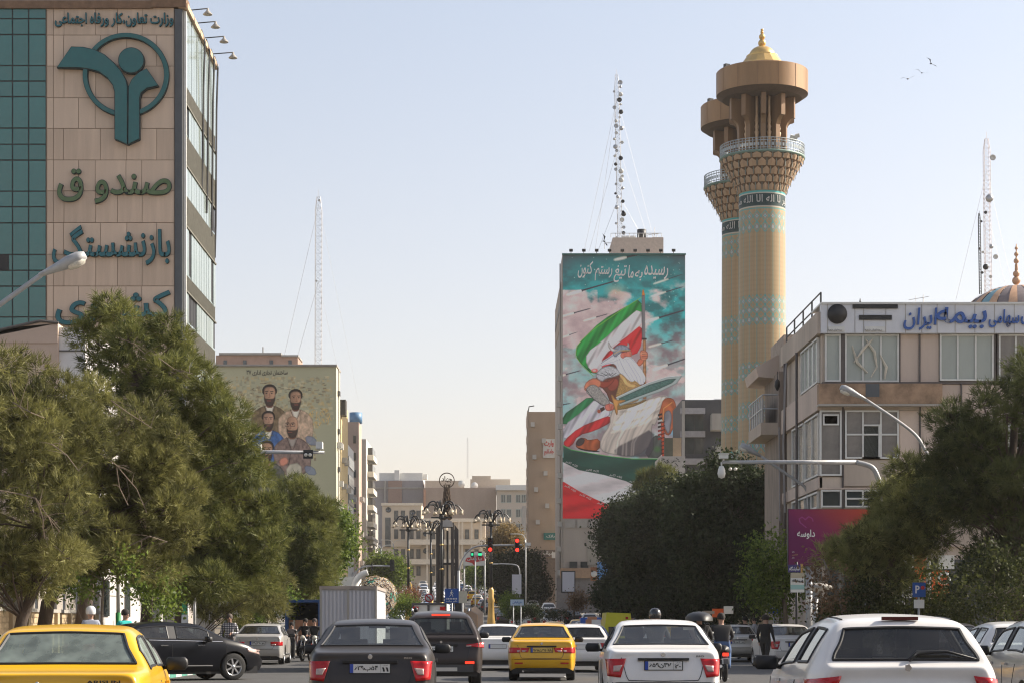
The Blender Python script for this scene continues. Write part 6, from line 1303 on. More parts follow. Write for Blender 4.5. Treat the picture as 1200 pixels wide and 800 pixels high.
def car(name, label, kind, x, y, rz, paint, glass=cg, level=2, lamps=None, plate_t=None, pz=.82, cat='car', group='cars in the street', yellow=False, dz=0, det=2, people=(), lit=False, mirrors=True, badge=True, hi_stop=None, roof_z=None):
    parts, bvh, T = car_geometry(kind, level); hw, L = T['hw'], T['L']
    r = empty(name, (x, y, zt(y)+dz), label, cat, group, rz)
    body = link('body', parts['body'][0].copy(), r); body.data.materials.clear(); body.data.materials.append(paint)
    for nm in ('rear_window', 'side_window', 'windscreen', 'door_pillar'):
        m2, loops = parts[nm]; mm = m2.copy(); mm.materials.clear(); mm.materials.append(seal if nm == 'door_pillar' else (glass if det else cgf))
        if nm == 'side_window' and det:                # one object per side
            for s in (1, -1):
                bm = bmesh.new(); bm.from_mesh(mm); bmesh.ops.delete(bm, geom=[f for f in bm.faces if f.calc_center_median().x*s < 0], context='FACES'); m3 = mm.copy(); bm.to_mesh(m3); bm.free(); g_ = link(nm, m3, r); seals(g_, [lp for lp in loops if lp[0].x*s > 0])
        else: g_ = link(nm, mm, r)
        if det and nm != 'side_window': seals(g_, loops)
    tm_, rm_ = wheel_meshes(T['wr'])
    for ay in T['ax']:
        for s in (1, -1):
            w = link('wheel', tm_, r, (s*(hw-.13), ay, T['wr']), (0, 0, 0 if s > 0 else math.pi)); link('rim', rm_, w)
    MB().box(-hw*.86, hw*.86, .12, L-.2, T['zb']-.06, T['zb']+.12).build('underbody', seal, r)
    if det:
        zb = lerp_(T['side'][0], T['belt']); zf = T['zb']
        it = MB().box(-hw*.82, hw*.82, T['rg'][0]-.05, T['ws'][1]+.1, zf+.05, zf+.14).box(-hw*.80, hw*.80, T['rg'][0]+.02, T['side'][0]-.1+.25, zb-.09, zb-.05)
        it.box(-hw*.78, hw*.78, T['ws'][1]-.35, T['ws'][1]+.0, zb-.2, zb-.02); it.build('cabin_floor', interior, r)
        for s in (1, -1):
            MB().bx((s*.34, T['bp'][0]-.1, zb-.12), (.46, .16, .55), rot=Quaternion((1, 0, 0), -.2)).bx((s*.34, T['bp'][0]-.18, zb+.24), (.26, .10, .17), rot=Quaternion((1, 0, 0), -.15)).build('front_seat', interior, r)
            MB().bx((s*.36, T['side'][0]+.22, zb+.035), (.24, .09, .13)).build('headrest', interior, r)
        MB().box(-.62, .62, T['side'][0]+.05, T['side'][0]+.25, zf+.1, zb-.02).build('rear_seat', interior, r)
        MB().box(-.12, .12, T['ws'][0]-.08, T['ws'][0]-.05, T['top'][4][1]-.13, T['top'][4][1]-.07).build('rear_mirror', seal, r)
    # rear lamps, each its own part, clear panel as a sub-part
    for s in (1, -1):
        for spec in (lamps or [((.50, .82), (.81, .80), (.76, .60), (.56, .58))]):
            q = [(s*a*hw/.84, z) for a, z in spec[:4]]; o = decal(bvh, q, 8, 6, .014).build('tail_lamp', lamp_on if (len(spec) > 5 and spec[5]) else lamp_r, r)
            if len(spec) > 4 and spec[4]:
                for sub in spec[4]: decal(bvh, [(s*a*hw/.84, z) for a, z in sub[:4]], 5, 4, .020).build('lamp_panel', sub[4], o)
    if det > 1:
        L1 = MB()
        for pts in T.get('seams', []) or [[(-hw*.70, T['belt'][0][1]-.02), (-hw*.62, .62), (-hw*.58, .56), (0, .55), (hw*.58, .56), (hw*.62, .62), (hw*.70, T['belt'][0][1]-.02)]]:
            fine = []
            for a, b in zip(pts, pts[1:]):
                for t in range(6): fine.append((a[0]+(b[0]-a[0])*t/6, a[1]+(b[1]-a[1])*t/6))
            P = seamline(bvh, fine)
            if len(P) > 2: L1.tube(P, .007, 4)
        P = seamline(bvh, [(-hw*.93+i*hw*1.86/24, .53) for i in range(25)]); 
        if len(P) > 2: L1.tube(P, .006, 4)
        L1.build('panel_gap', seal, r)
        for s in (1, -1):
            dg_ = MB()
            for ya in (T['bp'][0]+.04, T['ws'][1]+.02):
                P = seamline(bvh, [(ya, z) for z in [zf+.14+i*.05 for i in range(int((zb-.05-zf-.14)/.05))]], side=s)
                if len(P) > 2: dg_.tube(P, .006, 4)
            P = seamline(bvh, [(T['ax'][0]+T['wr']+.15+max(0, .25-(z-zf)*.3)-.3*max(0, z-zf-.35), z) for z in [zf+.20+i*.05 for i in range(int((zb-.05-zf-.2)/.05))]], side=s)
            if len(P) > 2: dg_.tube(P, .006, 4)
            dg_.build('door_gap', seal, r)
            for ya in (T['bp'][0]-.18, T['ws'][1]-.42-.25):
                h = bvh.ray_cast(Vector((s*3, ya, zb-.14)), Vector((-s, 0, 0)), 6)
                if h[0] is not None: MB().bx(h[0]+Vector((s*.025, 0, 0)), (.03, .19, .032)).build('door_handle', chrome if 'black' in paint.name else paint, r)
            P = seamline(bvh, [(T['ax'][0]+T['wr']+.12+i*.15, zf+.14) for i in range(int((T['ax'][1]-T['ax'][0]-2*T['wr']-.2)/.15))], side=s)
            if len(P) > 2: MB().tube([p+Vector((s*.012, 0, 0)) for p in P], .022, 5).build('sill_strip', trim_g, r)
        MB().box(-.45, .45, .02, .10, T['zb']-.0, T['zb']+.08).build('rear_valance', seal, r)
        MB().tube([(-.45, .30, T['zb']+.0), (-.45, .02, T['zb']-.0)], .028, 8).build('exhaust_pipe', chrome, r)
    h = cast(bvh, 0, pz); py_ = (h[0].y if h[0] is not None else 0)-.012
    if plate_t is not False:
        hh = min((cast(bvh, a, z)[0].y for a in (-.24, .24) for z in (pz-.05, pz+.05) if cast(bvh, a, z)[0] is not None), default=py_)
        plate(r, (0, min(py_, hh-.01), pz), plate_t[0] if plate_t else None, plate_t[1] if plate_t else None, yellow)
        if det > 1:
            h2 = cast(bvh, 0, pz+.088)
            if h2[0] is not None: MB().box(-.36, .36, h2[0].y-.035, h2[0].y+.03, pz+.072, pz+.105).build('plate_lamp_bar', seal if kind in ('sedan', 'suv') else paint, r)
            if badge:
                h2 = cast(bvh, 0, pz+.15)
                if h2[0] is not None: MB().lathe([(0, -.012), (.030, -.012), (.035, 0)], (0, h2[0].y, pz+.15), 10, 0, False, axis='Y').build('badge', chrome, r)
    if mirrors:
        zm = lerp_(T['ws'][0]+.15, T['belt'])+.06
        for s in (1, -1):
            mm_ = MB().lathe([(.0, -.05), (.075, -.048), (.092, -.03), (.088, .03), (.05, .09), (0, .10)], (0, 0, 0), 16, axis='Y'); mm_.v = [(q_[0]*1.25*(1+.18*abs(q_[2])/.09 if q_[0]*s < 0 else 1), q_[1], math.copysign(min(abs(q_[2])*1.15, .066), q_[2])) for q_ in mm_.v]; mm_.build('door_mirror', seal, r, (s*(hw+.10), T['side'][1]-.12, zm))
            MB().tube([(s*(hw-.08), T['side'][1]-.08, zm-.05), (s*(hw+.08), T['side'][1]-.08, zm-.02)], .025, 6).build('mirror_stalk', seal, r)
    if hi_stop: MB().box(-hi_stop[0], hi_stop[0], hi_stop[1]-.015, hi_stop[1]+.02, hi_stop[2]-.018, hi_stop[2]+.018).build('stop_lamp', lamp_on if hi_stop[3] else mat('dim_red', (.16, .01, .01), .2), r)
    for (px_, py2, pz2, hk) in people: person_bust(r, px_, py2, pz2, hk)
    return r
def person_bust(carobj, x, y, z, kind):
    M = carobj.matrix_basis
    o = empty('person', M @ Vector((x, y, z)), kind[0], 'person', 'people sitting in cars', carobj.rotation_euler.z)
    b = MB(); b.lathe([(0, .30), (.05, .30), (.085, .26), (.10, .19), (.095, .12), (.07, .05), (.055, .0), (.06, -.05), (.13, -.09), (.20, -.14), (.235, -.22), (.24, -.5), (.2, -.6), (0, -.6)], (0, 0, 0), 14)
    b.v = [(p[0], p[1]*.8, p[2]) for p in b.v]; b.build('body', mat('sitter_'+kind[1], kind[2], .9, var=.2), o)
    b = MB(); b.lathe([(0, .325), (.06, .315), (.098, .27), (.112, .19), (.105, .12), (.08, .06)], (0, -.012, 0), 14); b.build('hair', mat('hair_dark', (.012, .010, .010), .8, var=.1), o)
    return o
p_yellow = paintm('yellow_paint', (.70, .39, .012)); p_white = paintm('white_paint', (.68, .665, .64)); p_grey = paintm('charcoal_paint', (.050, .045, .043), .3, .34); p_black = paintm('black_paint', (.004, .0045, .007)); p_silver = paintm('silver_paint', (.50, .48, .45), .35, .34); p_brown = paintm('brown_grey_paint', (.050, .042, .040), .3, .30); p_blue = paintm('blue_paint', (.05, .10, .22)); p_yel2 = paintm('deep_yellow_paint', (.66, .36, .01))
def lampR(on=False):                            # tall wrapping lamp with clear centre
    return [((.52, .865), (.80, .86), (.775, .62), (.60, .60), [((.575, .77), (.70, .76), (.70, .68), (.62, .68), lamp_c)])]
c = car('sedan', 'dark grey sedan in the middle lane with two people inside, nearest of the left lane', 'sedan', -1.63, 26.7, R(1.2), p_grey, lamps=lampR(), plate_t=('۵۴ب۶۲۹', '۱۱'), pz=.77, people=[(-.36, 2.15, 1.02, ('driver with dark hair in the dark grey sedan', 'a', (.02, .02, .022))), (.42, 1.95, 1.05, ('passenger in a black headscarf in the dark grey sedan', 'b', (.012, .012, .014)))])
link('lettering', text_mesh('RIO', .10, .022, .003, chrome, .02, raw=True), c, (.50, .045, .905))
c = car('sedan', 'white sedan in the right lane with tall red rear lamps and a dark plate bar', 'sedan', 2.37, 28.8, R(-1.6), p_white, lamps=lampR(), plate_t=('۴۷ن۶۵۹', '۲۰'), pz=.77, people=[(-.36, 2.15, 1.0, ('driver behind a headrest in the white sedan', 'c', (.05, .05, .055))), (.40, 2.25, 1.0, ('passenger wearing red in the white sedan', 'd', (.45, .02, .02)))])
link('lettering', text_mesh('RIO', .11, .024, .003, seal, .02, raw=True), c, (.52, .045, .90))
MB().box(.36, .50, 1.30, 1.31, 1.27, 1.33).build('window_sticker', frame_w, c)
h_l = [((.60, .74), (.80, .76), (.78, .60), (.62, .58), [((.64, .70), (.75, .70), (.74, .66), (.65, .66), lamp_c)])]
lampH = [((.56, .90), (.82, .86), (.80, .60), (.66, .62), None)]
hb = car('hatchback', 'white hatchback with a long rear wiper, closest car at the right', 'hatch', 3.46, 17.1, R(-1.0), p_white, glass=glassmat('hatch_glass', (.42, .44, .45), .05), level=3, lamps=lampH, plate_t=False, people=[(.34, 2.0, .98, ('passenger seen dimly through the nearest hatchback window', 'e', (.04, .035, .03)))])
MB().box(-.155, .155, .43, .47, 1.365, 1.395).build('stop_lamp', mat('stop_dark', (.09, .012, .012), .2), hb)
MB().tube([(.02, .12, 1.03), (.10, .17, 1.09), (.35, .18, 1.10), (.60, .16, 1.035)], [.018, .022, .014, .006], 6).build('rear_wiper', seal, hb)
MB().lathe([(0, -.012), (.030, -.012), (.034, 0)], (0, .05, .965), 5, 0, False, axis='Y').build('badge', chrome, hb)
for s in (1, -1):
    P = [car_geometry('hatch', 3)[1].ray_cast(Vector((s*.47, y_, 3)), Vector((0, 0, -1)), 4)[0] for y_ in (.62, .9, 1.2, 1.6, 2.0, 2.3)]
    MB().tube([q for q in P if q], .010, 5).build('roof_strip', seal, hb)
tx = car('taxi', 'yellow boxy taxi at the bottom left, closest car on that side', 'boxy', -3.95, 18.2, R(5.5), p_yellow, glass=glassmat('dusty_taxi_glass', (.45, .52, .48), .42, (.25, .30, .28)), level=3, lamps=[((.50, .80), (.82, .79), (.80, .62), (.52, .62), None)], plate_t=False, cat='taxi', group='yellow taxis')
MB().box(-.14, .14, 1.0, 1.12, .95, 1.0).build('parcel_shelf_speaker', seal, tx)
link('lettering', text_mesh('ARISUN', .30, .03, .004, seal, .03, raw=True), tx, (.46, .03, .815)); link('lettering', text_mesh('TAXI', .16, .03, .004, seal, .03, raw=True), tx, (-.62, .04, .81))
MB().lathe([(0, -.01), (.02, -.008), (.022, 0)], (-.12, .02, .80), 10, axis='Y').build('badge', chrome, tx)
lampS = [((.30, .80), (.50, .81), (.50, .70), (.33, .70), [((.36, .74), (.48, .745), (.48, .71), (.42, .705), lamp_c)]), ((.51, .81), (.80, .82), (.80, .68), (.52, .69), [((.53, .745), (.60, .745), (.60, .70), (.55, .70), lamp_c)])]
t2 = car('taxi', 'deep yellow taxi sedan in the centre lane seen squarely from behind', 'sedan', 1.14, 50, R(-1.8), p_yel2, glass=cgd, lamps=lampS, plate_t=('۳۵ت۹۸۵', '۱۱'), pz=.76, cat='taxi', group='yellow taxis', yellow=True)
for s in (1, -1): MB().box(s*.56-.10, s*.56+.10, -.045, -.02, .42, .455).build('reflector', lamp_r, t2)
sv = car('suv', 'dark grey brown sport utility car ahead of the dark sedan', 'suv', -1.17, 44.5, R(2.2), p_brown, glass=cgd, lamps=[((.50, .93), (.86, .99), (.86, .86), (.50, .90), [((.50, .905), (.60, .91), (.60, .89), (.50, .885), lamp_c)])], plate_t=('۸۲ص۹۳۹', '۷۲'), pz=.84, hi_stop=(.20, .40, 1.585, True))
MB().box(-.70, .70, -.04, .10, .34, .50).build('bumper_cladding', trim_g, sv); MB().box(-.35, .35, -.06, .0, .36, .44).build('skid_plate', p_silver, sv)
for s in (1, -1):
    MB().tube([(s*.62, .75, 1.66), (s*.63, .85, 1.72), (s*.63, 2.2, 1.73), (s*.62, 2.3, 1.66)], .022, 6).build('roof_rail', chrome, sv)
    MB().box(s*.62-.10, s*.62+.10, -.05, -.02, .52, .57).build('reflector', lamp_on, sv)
MB().lathe([(0, 0), (.05, .02), (.05, .09), (0, .12)], (-.55, .6, 1.64), 8).build('roof_antenna', seal, sv)
MB().tube([(0, .14, 1.17), (-.1, .2, 1.2), (-.35, .2, 1.2)], .014, 5).build('rear_wiper', seal, sv)
bk_ = car('saloon_car', 'black saloon turning across the left lane beside the pavement', 'saloon', -10.2, 49.6, R(-57), p_black, glass=glassmat('saloon_glass', (.28, .33, .34), .05), lamps=[((.45, .90), (.82, .92), (.80, .74), (.5, .76), None)], plate_t=False, group='cars in the street', level=3)
for s in (1, -1):
    hl_ = decal(car_geometry('saloon', 3)[1], [(4.25, .70), (4.66, .62), (4.62, .74), (4.20, .80)], 6, 3, .012, side=s).build('headlamp', lamp_c, bk_)
    P = seamline(car_geometry('saloon', 3)[1], [(1.0+i*.15, lerp_(1.0+i*.15, TYPES['saloon']['belt'])+.005) for i in range(18)], side=s); MB().tube([p+Vector((s*.008, 0, 0)) for p in P], .010, 5).build('chrome_strip', chrome, bk_)
lampB = [((.42, .80), (.80, .81), (.80, .67), (.44, .67), [((.45, .725), (.60, .725), (.60, .68), (.46, .68), lamp_c)])]
car('sedan', 'silver sedan stopped at the left kerb ahead of the black saloon', 'saloon', -8.35, 72, R(1.5), p_silver, glass=cgd, lamps=lampB, plate_t=('۲۵ل۷۴', '۱۱'), pz=.76)
car('sedan', 'silver sedan standing by the right kerb behind the motorcycles', 'sedan', 9.25, 78, R(-3), p_silver, glass=cg, lamps=lampR(), plate_t=('۶۸ط۲۱', '۷۷'), pz=.76)
car('sedan', 'white sedan parked nose out beside the person in black', 'sedan', 9.72, 66, R(3), p_white, glass=cg, lamps=lampR(), plate_t=None, pz=.76)
car('hatchback', 'white hatchback partly cut by the right edge of the photo', 'hatch', 10.25, 39.5, R(-1), p_white, glass=cg, lamps=[((.62, .92), (.83, .86), (.80, .68), (.66, .74), None)], plate_t=('۳۳ج۱۵', '۱۱'), pz=.70)
car('sedan', 'dark sedan between the two white hatchbacks at the right', 'sedan', 10.6, 46.5, R(-1), p_brown, glass=cg, lamps=lampR(), plate_t=None, pz=.76)
car('sedan', 'silver grey car entering the bottom right corner with its mirror showing', 'sedan', 7.35, 24.6, R(-2), p_silver, glass=cg, lamps=lampR(), plate_t=False)
# traffic around and beyond the taxi: (label, type, x px centre, distance, paint, lit)
near = [('white sedan between the dark utility car and the yellow taxi', 'sedan', 583, 62, p_white, 1), ('small white car right of the yellow taxi', 'hatch', 684, 60, p_white, 1),
        ('dark car with lit brake lamps above the utility car', 'hatch', 583, 96, p_brown, 1), ('white hatchback just left of the yellow taxi roof', 'hatch', 583, 80, p_white, 1), ('white sedan peeping over the yellow taxi roof at its left', 'sedan', 613, 92, p_white, 1),
        ('white hatchback above the white mirror of the taxi', 'hatch', 664, 98, p_white, 1), ('yellow taxi with an orange roof sign behind the small white car', 'sedan', 682, 92, p_yel2, 1), ('blue car beside the blue goods truck', 'sedan', 648, 112, p_blue, 0),
        ('yellow taxi turning by the dark trees', 'sedan', 650, 128, p_yel2, 1), ('silver car at the right of the turning taxi', 'sedan', 662, 118, p_silver, 0), ('blue hatchback in front of the yellow van', 'hatch', 693, 86, p_blue, 1), ('pale blue sedan left of the yellow van', 'sedan', 697, 108, p_silver, 0), ('white car beyond the motorcycles on the right', 'hatch', 745, 120, p_white, 0)]
for k, (lb, kd2, px, d, pm2, on) in enumerate(near):
    yl = pm2 is p_yel2
    car('taxi' if yl else ('hatchback' if kd2 == 'hatch' else 'sedan'), lb, kd2, X(px, d), d, R([-1.5, 2, -1, 1, 20][k % 5] if d < 120 else [-1, -2][k % 2]), pm2, glass=cgd, det=1, level=2, lamps=[((.5, .86), (.81, .84), (.78, .66), (.56, .66), None, on and k % 3 == 2)], plate_t=None, pz=.74, cat='taxi' if yl else 'car', group='yellow taxis' if yl else 'cars in the street')
# queues climbing the far hill: bodies share meshes
protos = []
rq = random.Random(5); cn = 0
cols = [p_white, p_white, p_silver, p_white, p_brown, p_blue, p_yel2, p_white, p_grey, p_silver]
def far_car(x, y, kd2, pm2, face, where):
    global cn
    key = (kd2, pm2.name)
    pr2 = next((p for p in protos if p[0] == key), None); yl = pm2 is p_yel2
    colour = pm2.name.split('_')[0].replace('deep', 'yellow').replace('charcoal', 'grey').replace('brown', 'dark brown')
    lab = '%s %s %s' % (colour, {'hatch': 'hatchback', 'sedan': 'sedan', 'suv': 'utility car'}[kd2], where)
    if pr2 is None:
        r = car('queue_car', lab, kd2, 0, 0, 0, pm2, glass=cgf, det=0, level=1, lamps=None, plate_t=False, mirrors=False, group='cars queueing on the far hill')
        protos.append((key, r)); 
    else: r = copy_tree(pr2[1]); r['label'] = lab
    r.location = (x, y, zt(y)); r.rotation_euler = (R(.0), 0, face+R(rq.uniform(-3, 3))); cn += 1
    tr_ = math.atan2(zt(y+5)-zt(y), 5); r.rotation_euler.x = tr_ if abs(face) < 1 else -tr_
    return r
ORD = 'first second third fourth fifth sixth seventh eighth ninth tenth eleventh twelfth thirteenth fourteenth fifteenth sixteenth seventeenth eighteenth nineteenth'.split()
for row in range(19):
    for lane in range(6):
        y = 172+row*17.5+lane*2.6+rq.uniform(-3, 3); c0_ = cx(y)
        if rq.random() < .05: continue
        x = c0_+[-9.2, -6.2, -3.3, 1.6, 4.7, 7.8][lane]+rq.uniform(-.4, .4)
        far_car(x, y, rq.choice(['sedan', 'hatch', 'sedan', 'suv', 'hatch']), rq.choice(cols), math.pi if lane < 3 else 0, 'in the %s row uphill, %s lane of the %s carriageway' % (ORD[row], ['outer', 'middle', 'inner', 'inner', 'middle', 'outer'][lane], 'oncoming' if lane < 3 else 'outgoing'))
for i, y in enumerate(sorted(rq.uniform(118, 165) for _ in range(14))):
    y = y; x = cx(y)+rq.choice([4, 7, 9.6])+rq.uniform(-.6, .6); far_car(x, y, rq.choice(['sedan', 'hatch']), rq.choice(cols), 0, 'queueing on the square, %s nearest of those beyond the yellow taxi' % ORD[i])
# ---- goods vehicles
corr = mat('corrugated_panel', (.50, .50, .53), .55, .2, var=.08, streak=5); blue_t = mat('truck_blue', (.02, .07, .20), .5, var=.15)
d = 60; bt = empty('box_truck', (X(408, d), d, 0), 'box truck with a pale corrugated rear behind the dark grey sedan', 'truck', 'goods vehicles'); w = (441-376)/2/F*d; z1 = Z(686, d)
MB().box(-w, w, .05, 5.2, .75, z1-.08).build('cargo_box', corr, bt)
cm_ = MB().box(0, .055, -.035, 0, 0, z1-.95).mesh('corrugation', corr)
for k in range(14): link('corrugation', cm_, bt, (-w+.04+k*(2*w-.1)/13.3, .05, .82))
for a in (-w-.02, -.03, w-.03): MB().box(a, a+.06, -.03, .06, .75, z1-.1).build('door_post', conc, bt)
MB().box(-w-.03, w+.03, -.02, 5.2, z1-.1, z1).build('roof_rail', mat('old_rail', (.30, .26, .23), .8, var=.3), bt); MB().box(-w, w, .1, 6.8, .5, .74).build('chassis', seal, bt); MB().box(-w*.9, w*.9, 5.3, 6.9, .6, 2.2).build('cab', frame_w, bt)
tm_, rm_ = wheel_meshes(.36)
for s in (1, -1):
    for ay in (1.2, 5.9): wv_ = link('wheel', tm_, bt, (s*(w-.15), ay, .38), (0, 0, 0 if s > 0 else math.pi)); link('rim', rm_, wv_)
    MB().box(s*.8-.06, s*.8+.06, -.02, .04, .62, .7).build('tail_lamp', lamp_r, bt)
d = 88; bx2 = empty('box_truck', (X(355, d), d, 0), 'blue truck with open rear doors showing stacked brown cartons', 'truck', 'goods vehicles'); w = 21/F*d; z1 = Z(702, d)
b = MB().box(-w, -w+.12, 0, 4, .7, z1).box(w-.12, w, 0, 4, .7, z1).box(-w+.12, w-.12, 0, 4, z1-.12, z1).box(-w+.12, w-.12, 3.9, 4, .7, z1-.12).box(-w, w, 0, 4, .6, .7); b.build('cargo_box', blue_t, bx2)
MB().box(-w*.9, w*.9, 4.1, 5.8, .5, 2.0).build('cab', blue_t, bx2)
for s in (1, -1):
    for ay in (1, 4.8): wv_ = link('wheel', tm_, bx2, (s*(w-.15), ay, .38), (0, 0, 0 if s > 0 else math.pi)); link('rim', rm_, wv_)
cart = mat('carton', (.42, .20, .11), .8, var=.25); cmh = MB().box(0, .42, 0, .4, 0, .30).mesh('carton', cart); tape = MB().box(.17, .25, -.006, .0, 0, .30).mesh('tape', mat('carton_tape', (.6, .55, .45), .5))
for k in range(9):
    o = link('carton', cmh, None, (bx2.location.x-w+.14+(k % 3)*.43, 88.4, .72+(k//3)*.31)); tag(o, 'brown carton, %s and %s, stacked in the open blue truck' % (['at the left', 'in the middle', 'at the right'][k % 3], ['bottom row', 'middle row', 'top row'][k//3]), 'carton', 'cartons stacked in the blue truck'); link('tape', tape, o)
d = 130; wt_ = empty('box_truck', (X(402, d), d, zt(d)), 'small white box truck half hidden behind the corrugated one', 'truck', 'goods vehicles'); MB().box(-.9, .9, 0, 4, .8, Z(675, d)-zt(d)).build('cargo_box', frame_w, wt_); MB().box(-.85, .85, 4.1, 5.6, .5, 2.0).build('cab', white_m, wt_); MB().box(-.85, .85, .1, 5.5, .45, .8).build('chassis', seal, wt_)
d = 66; rt = empty('box_truck', (X(503, d), d, 0), 'truck with a white rear and red corner lamps over the utility car roof', 'truck', 'goods vehicles'); w = 20.5/F*d; z1 = Z(706.5, d)
MB().box(-w, w, .05, 4.4, .8, z1).build('cargo_box', frame_w, rt); 
for a in (-w, -.06, w-.07): MB().box(a, a+.07, -.02, .05, .8, z1).build('door_post', trim_g, rt)
MB().box(-w, w, -.03, .04, z1-.05, z1+.02).build('top_rail', trim_g, rt); MB().box(-w*.9, w*.9, 4.4, 6, .5, 1.9).build('cab', frame_w, rt); MB().box(-w*.9, w*.9, .1, 6, .4, .79).build('chassis', seal, rt)
for s in (1, -1): MB().box(s*(w-.13)-.09, s*(w-.13)+.09, -.04, 0.0, z1-.22, z1-.10).build('corner_lamp', lamp_r, rt)
d = 112; bp = empty('pickup_truck', (X(700, d), d, zt(d)), 'blue pickup truck with its tailboard facing us beside the yellow van', 'truck', 'goods vehicles'); k2 = d/F
MB().box(-12*k2, 12*k2, 0, .08, .55, 1.25).box(-12*k2, -12*k2+.08, .09, 2.4, .55, 1.24).box(12*k2-.08, 12*k2, .09, 2.4, .55, 1.24).box(-12*k2+.09, 12*k2-.09, .09, 2.4, .5, .6).build('cargo_bed', mat('bright_blue', (.02, .09, .38), .5, var=.1), bp); MB().box(-.8, .8, 2.5, 4, .5, 1.75).build('cab', mat('bright_blue', (.02, .09, .38)), bp); MB().box(-.7, .7, .1, 4, .35, .5).build('chassis', seal, bp)
for s in (1, -1):
    for ay in (.7, 3.3): wv_ = link('wheel', tm_, bp, (s*.68, ay, .36), (0, 0, 0 if s > 0 else math.pi)); link('rim', rm_, wv_)
ld = tag(MB().bx((0, 0, .2), (.9, .8, .4)).bx((-.1, 0, .47), (.5, .6, .16)).build('crate', cart), 'brown crate with a pale printed sheet loaded on the blue pickup', 'crate'); ld.location = (X(697, d), d+.9, zt(d)+.62+.62)
MB().bx((0.1, -.42, .25), (.5, .02, .28)).build('label_sheet', frame_w, ld)
d = 90; vn = empty('van', (X(724, d), d, 0), 'bright yellow van roof with a small red mark behind the white sedan', 'van', 'goods vehicles'); k2 = d/F
MB().prism([(-17*k2, .4), (17*k2, .4), (17*k2, 1.2), (15*k2, Z(718, d)), (-13*k2, Z(717, d)), (-16*k2, 1.1)], 0, 3.6).build('body', paintm('van_yellow', (.62, .56, .03)), vn); MB().box(-11*k2, 11*k2, -.02, 0, .95, 1.35).build('rear_window', cgf, vn); MB().box(9*k2, 12*k2, -.025, 0, Z(724, d)-.03, Z(722, d)).build('roof_mark', lamp_r, vn)
for s in (1, -1):
    for ay in (.7, 2.9): wv_ = link('wheel', tm_, vn, (s*.55, ay, .36), (0, 0, 0 if s > 0 else math.pi)); link('rim', rm_, wv_)
# ---------------------------------------------------------------- street furniture
paint_pole = mat('grey_pole_paint', (.34, .345, .35), .5, .2, var=.2, scale=4); lens = mat('lamp_lens', (.55, .52, .45), .15, var=.3, scale=10); gold2 = mat('gold_paint', (.55, .36, .12), .4, .4, var=.15)
def arcpts(P, n=8):
    out = []; P = [Vector(p) for p in P]; m = len(P)
    for i in range(m-1):
        p0, p1, p2, p3 = P[max(i-1, 0)], P[i], P[i+1], P[min(i+2, m-1)]
        for t in range(n): t /= n; out.append(.5*((2*p1)+(p2-p0)*t+(2*p0-5*p1+4*p2-p3)*t*t+(3*p1-p0-3*p2+p3)*t**3))
    return out+[P[-1]]
def street_lamp(label, pxp, d, pts, head0, head1, group='street lamps with long arms'):
    r = empty('street_lamp', (X(pxp, d), d, .13), label, 'street lamp', group); o = r.location
    def L(a, b): return Vector((X(a, d), d, Z(b, d)))-o
    P = [Vector((0, 0, 0)), Vector((0, 0, 3))]+[L(*p) for p in pts]
    b = MB(); Q = [P[0], P[1]]+arcpts(P[2:], 6); b.tube(Q, [.10, .085]+[.055]*(len(Q)-2), 8); b.lathe([(.16, 0), (.16, .4), (.10, .5)], (0, 0, 0), 10); b.build('pole', paint_pole, r)
    a, c = L(*head0), L(*head1); ax = (c-a); ln = ax.length; u = ax.normalized(); q = u.to_track_quat('X', 'Z')
    b = MB(); b.lathe([(0, -.1*ln), (.07, -.08*ln), (.12, .25*ln), (.20, .6*ln), (.20, .85*ln), (.12, ln), (0, ln)], (0, 0, 0), 12, axis='X'); b.v = [tuple(a+q @ Vector((p[0], p[1], p[2]*.7))) for p in b.v]; b.build('lamp_head', paint_pole, r)
    b = MB(); b.lathe([(0, .5*ln), (.13, .58*ln), (.17, .75*ln), (.12, .92*ln), (0, .97*ln)], (0, 0, 0), 12, axis='X'); b.v = [tuple(a+q @ Vector((p[0], p[1], p[2]*.6-.09))) for p in b.v]; b.build('lens', lens, r)
    return r
street_lamp('street lamp reaching in from the left edge in front of the teal tower', -60, 44, [(-60, 480), (-55, 420), (-30, 378), (0, 357), (50, 321)], (50, 321), (100, 299))
street_lamp('tall curved street lamp in front of the second floor windows of the insurance building', 1088, 71, [(1088, 640), (1088, 545), (1083, 525), (1066, 503), (1012, 466)], (1012, 466), (985, 453))
street_lamp('lower curved street lamp beside the purple billboard', 947, 78, [(947, 680), (947, 590), (944, 572), (932, 562), (890, 533)], (890, 533), (868, 521))
# enforcement camera gantries
g_ = empty('camera_gantry', (X(266, 90), 90, .0), 'camera gantry arm sticking out of the left pines in front of the portrait mural', 'gantry'); o = g_.location
def Lg(a, b, d): return Vector((X(a, d), d, Z(b, d)))-o
MB().tube([(0, 0, 0), (0, 0, Z(540, 90)), Lg(266, 529, 90)], .12, 10).build('pole', paint_pole, g_); MB().tube([Lg(264, 529, 90), Lg(380, 529.5, 90)], [.10, .065], 8).build('arm', paint_pole, g_)
MB().bx(Lg(361.5, 532, 90)+Vector((0, -.15, 0)), (.42, .16, .38)).lathe([(0, -.03), (.08, -.02), (.08, .0)], Lg(359, 533, 90)+Vector((0, -.24, 0)), 12, 1, axis='Y').lathe([(0, -.03), (.08, -.02), (.08, .0)], Lg(364, 533, 90)+Vector((0, -.24, 0)), 12, 1, axis='Y').build('flash_unit', [black_m, lens], g_)
MB().bx(Lg(374.5, 521.5, 90), (.28, .6, .30)).tube([Lg(374.5, 524, 90), Lg(374.5, 530, 90)], .04, 6).build('camera_box', frame_w, g_)
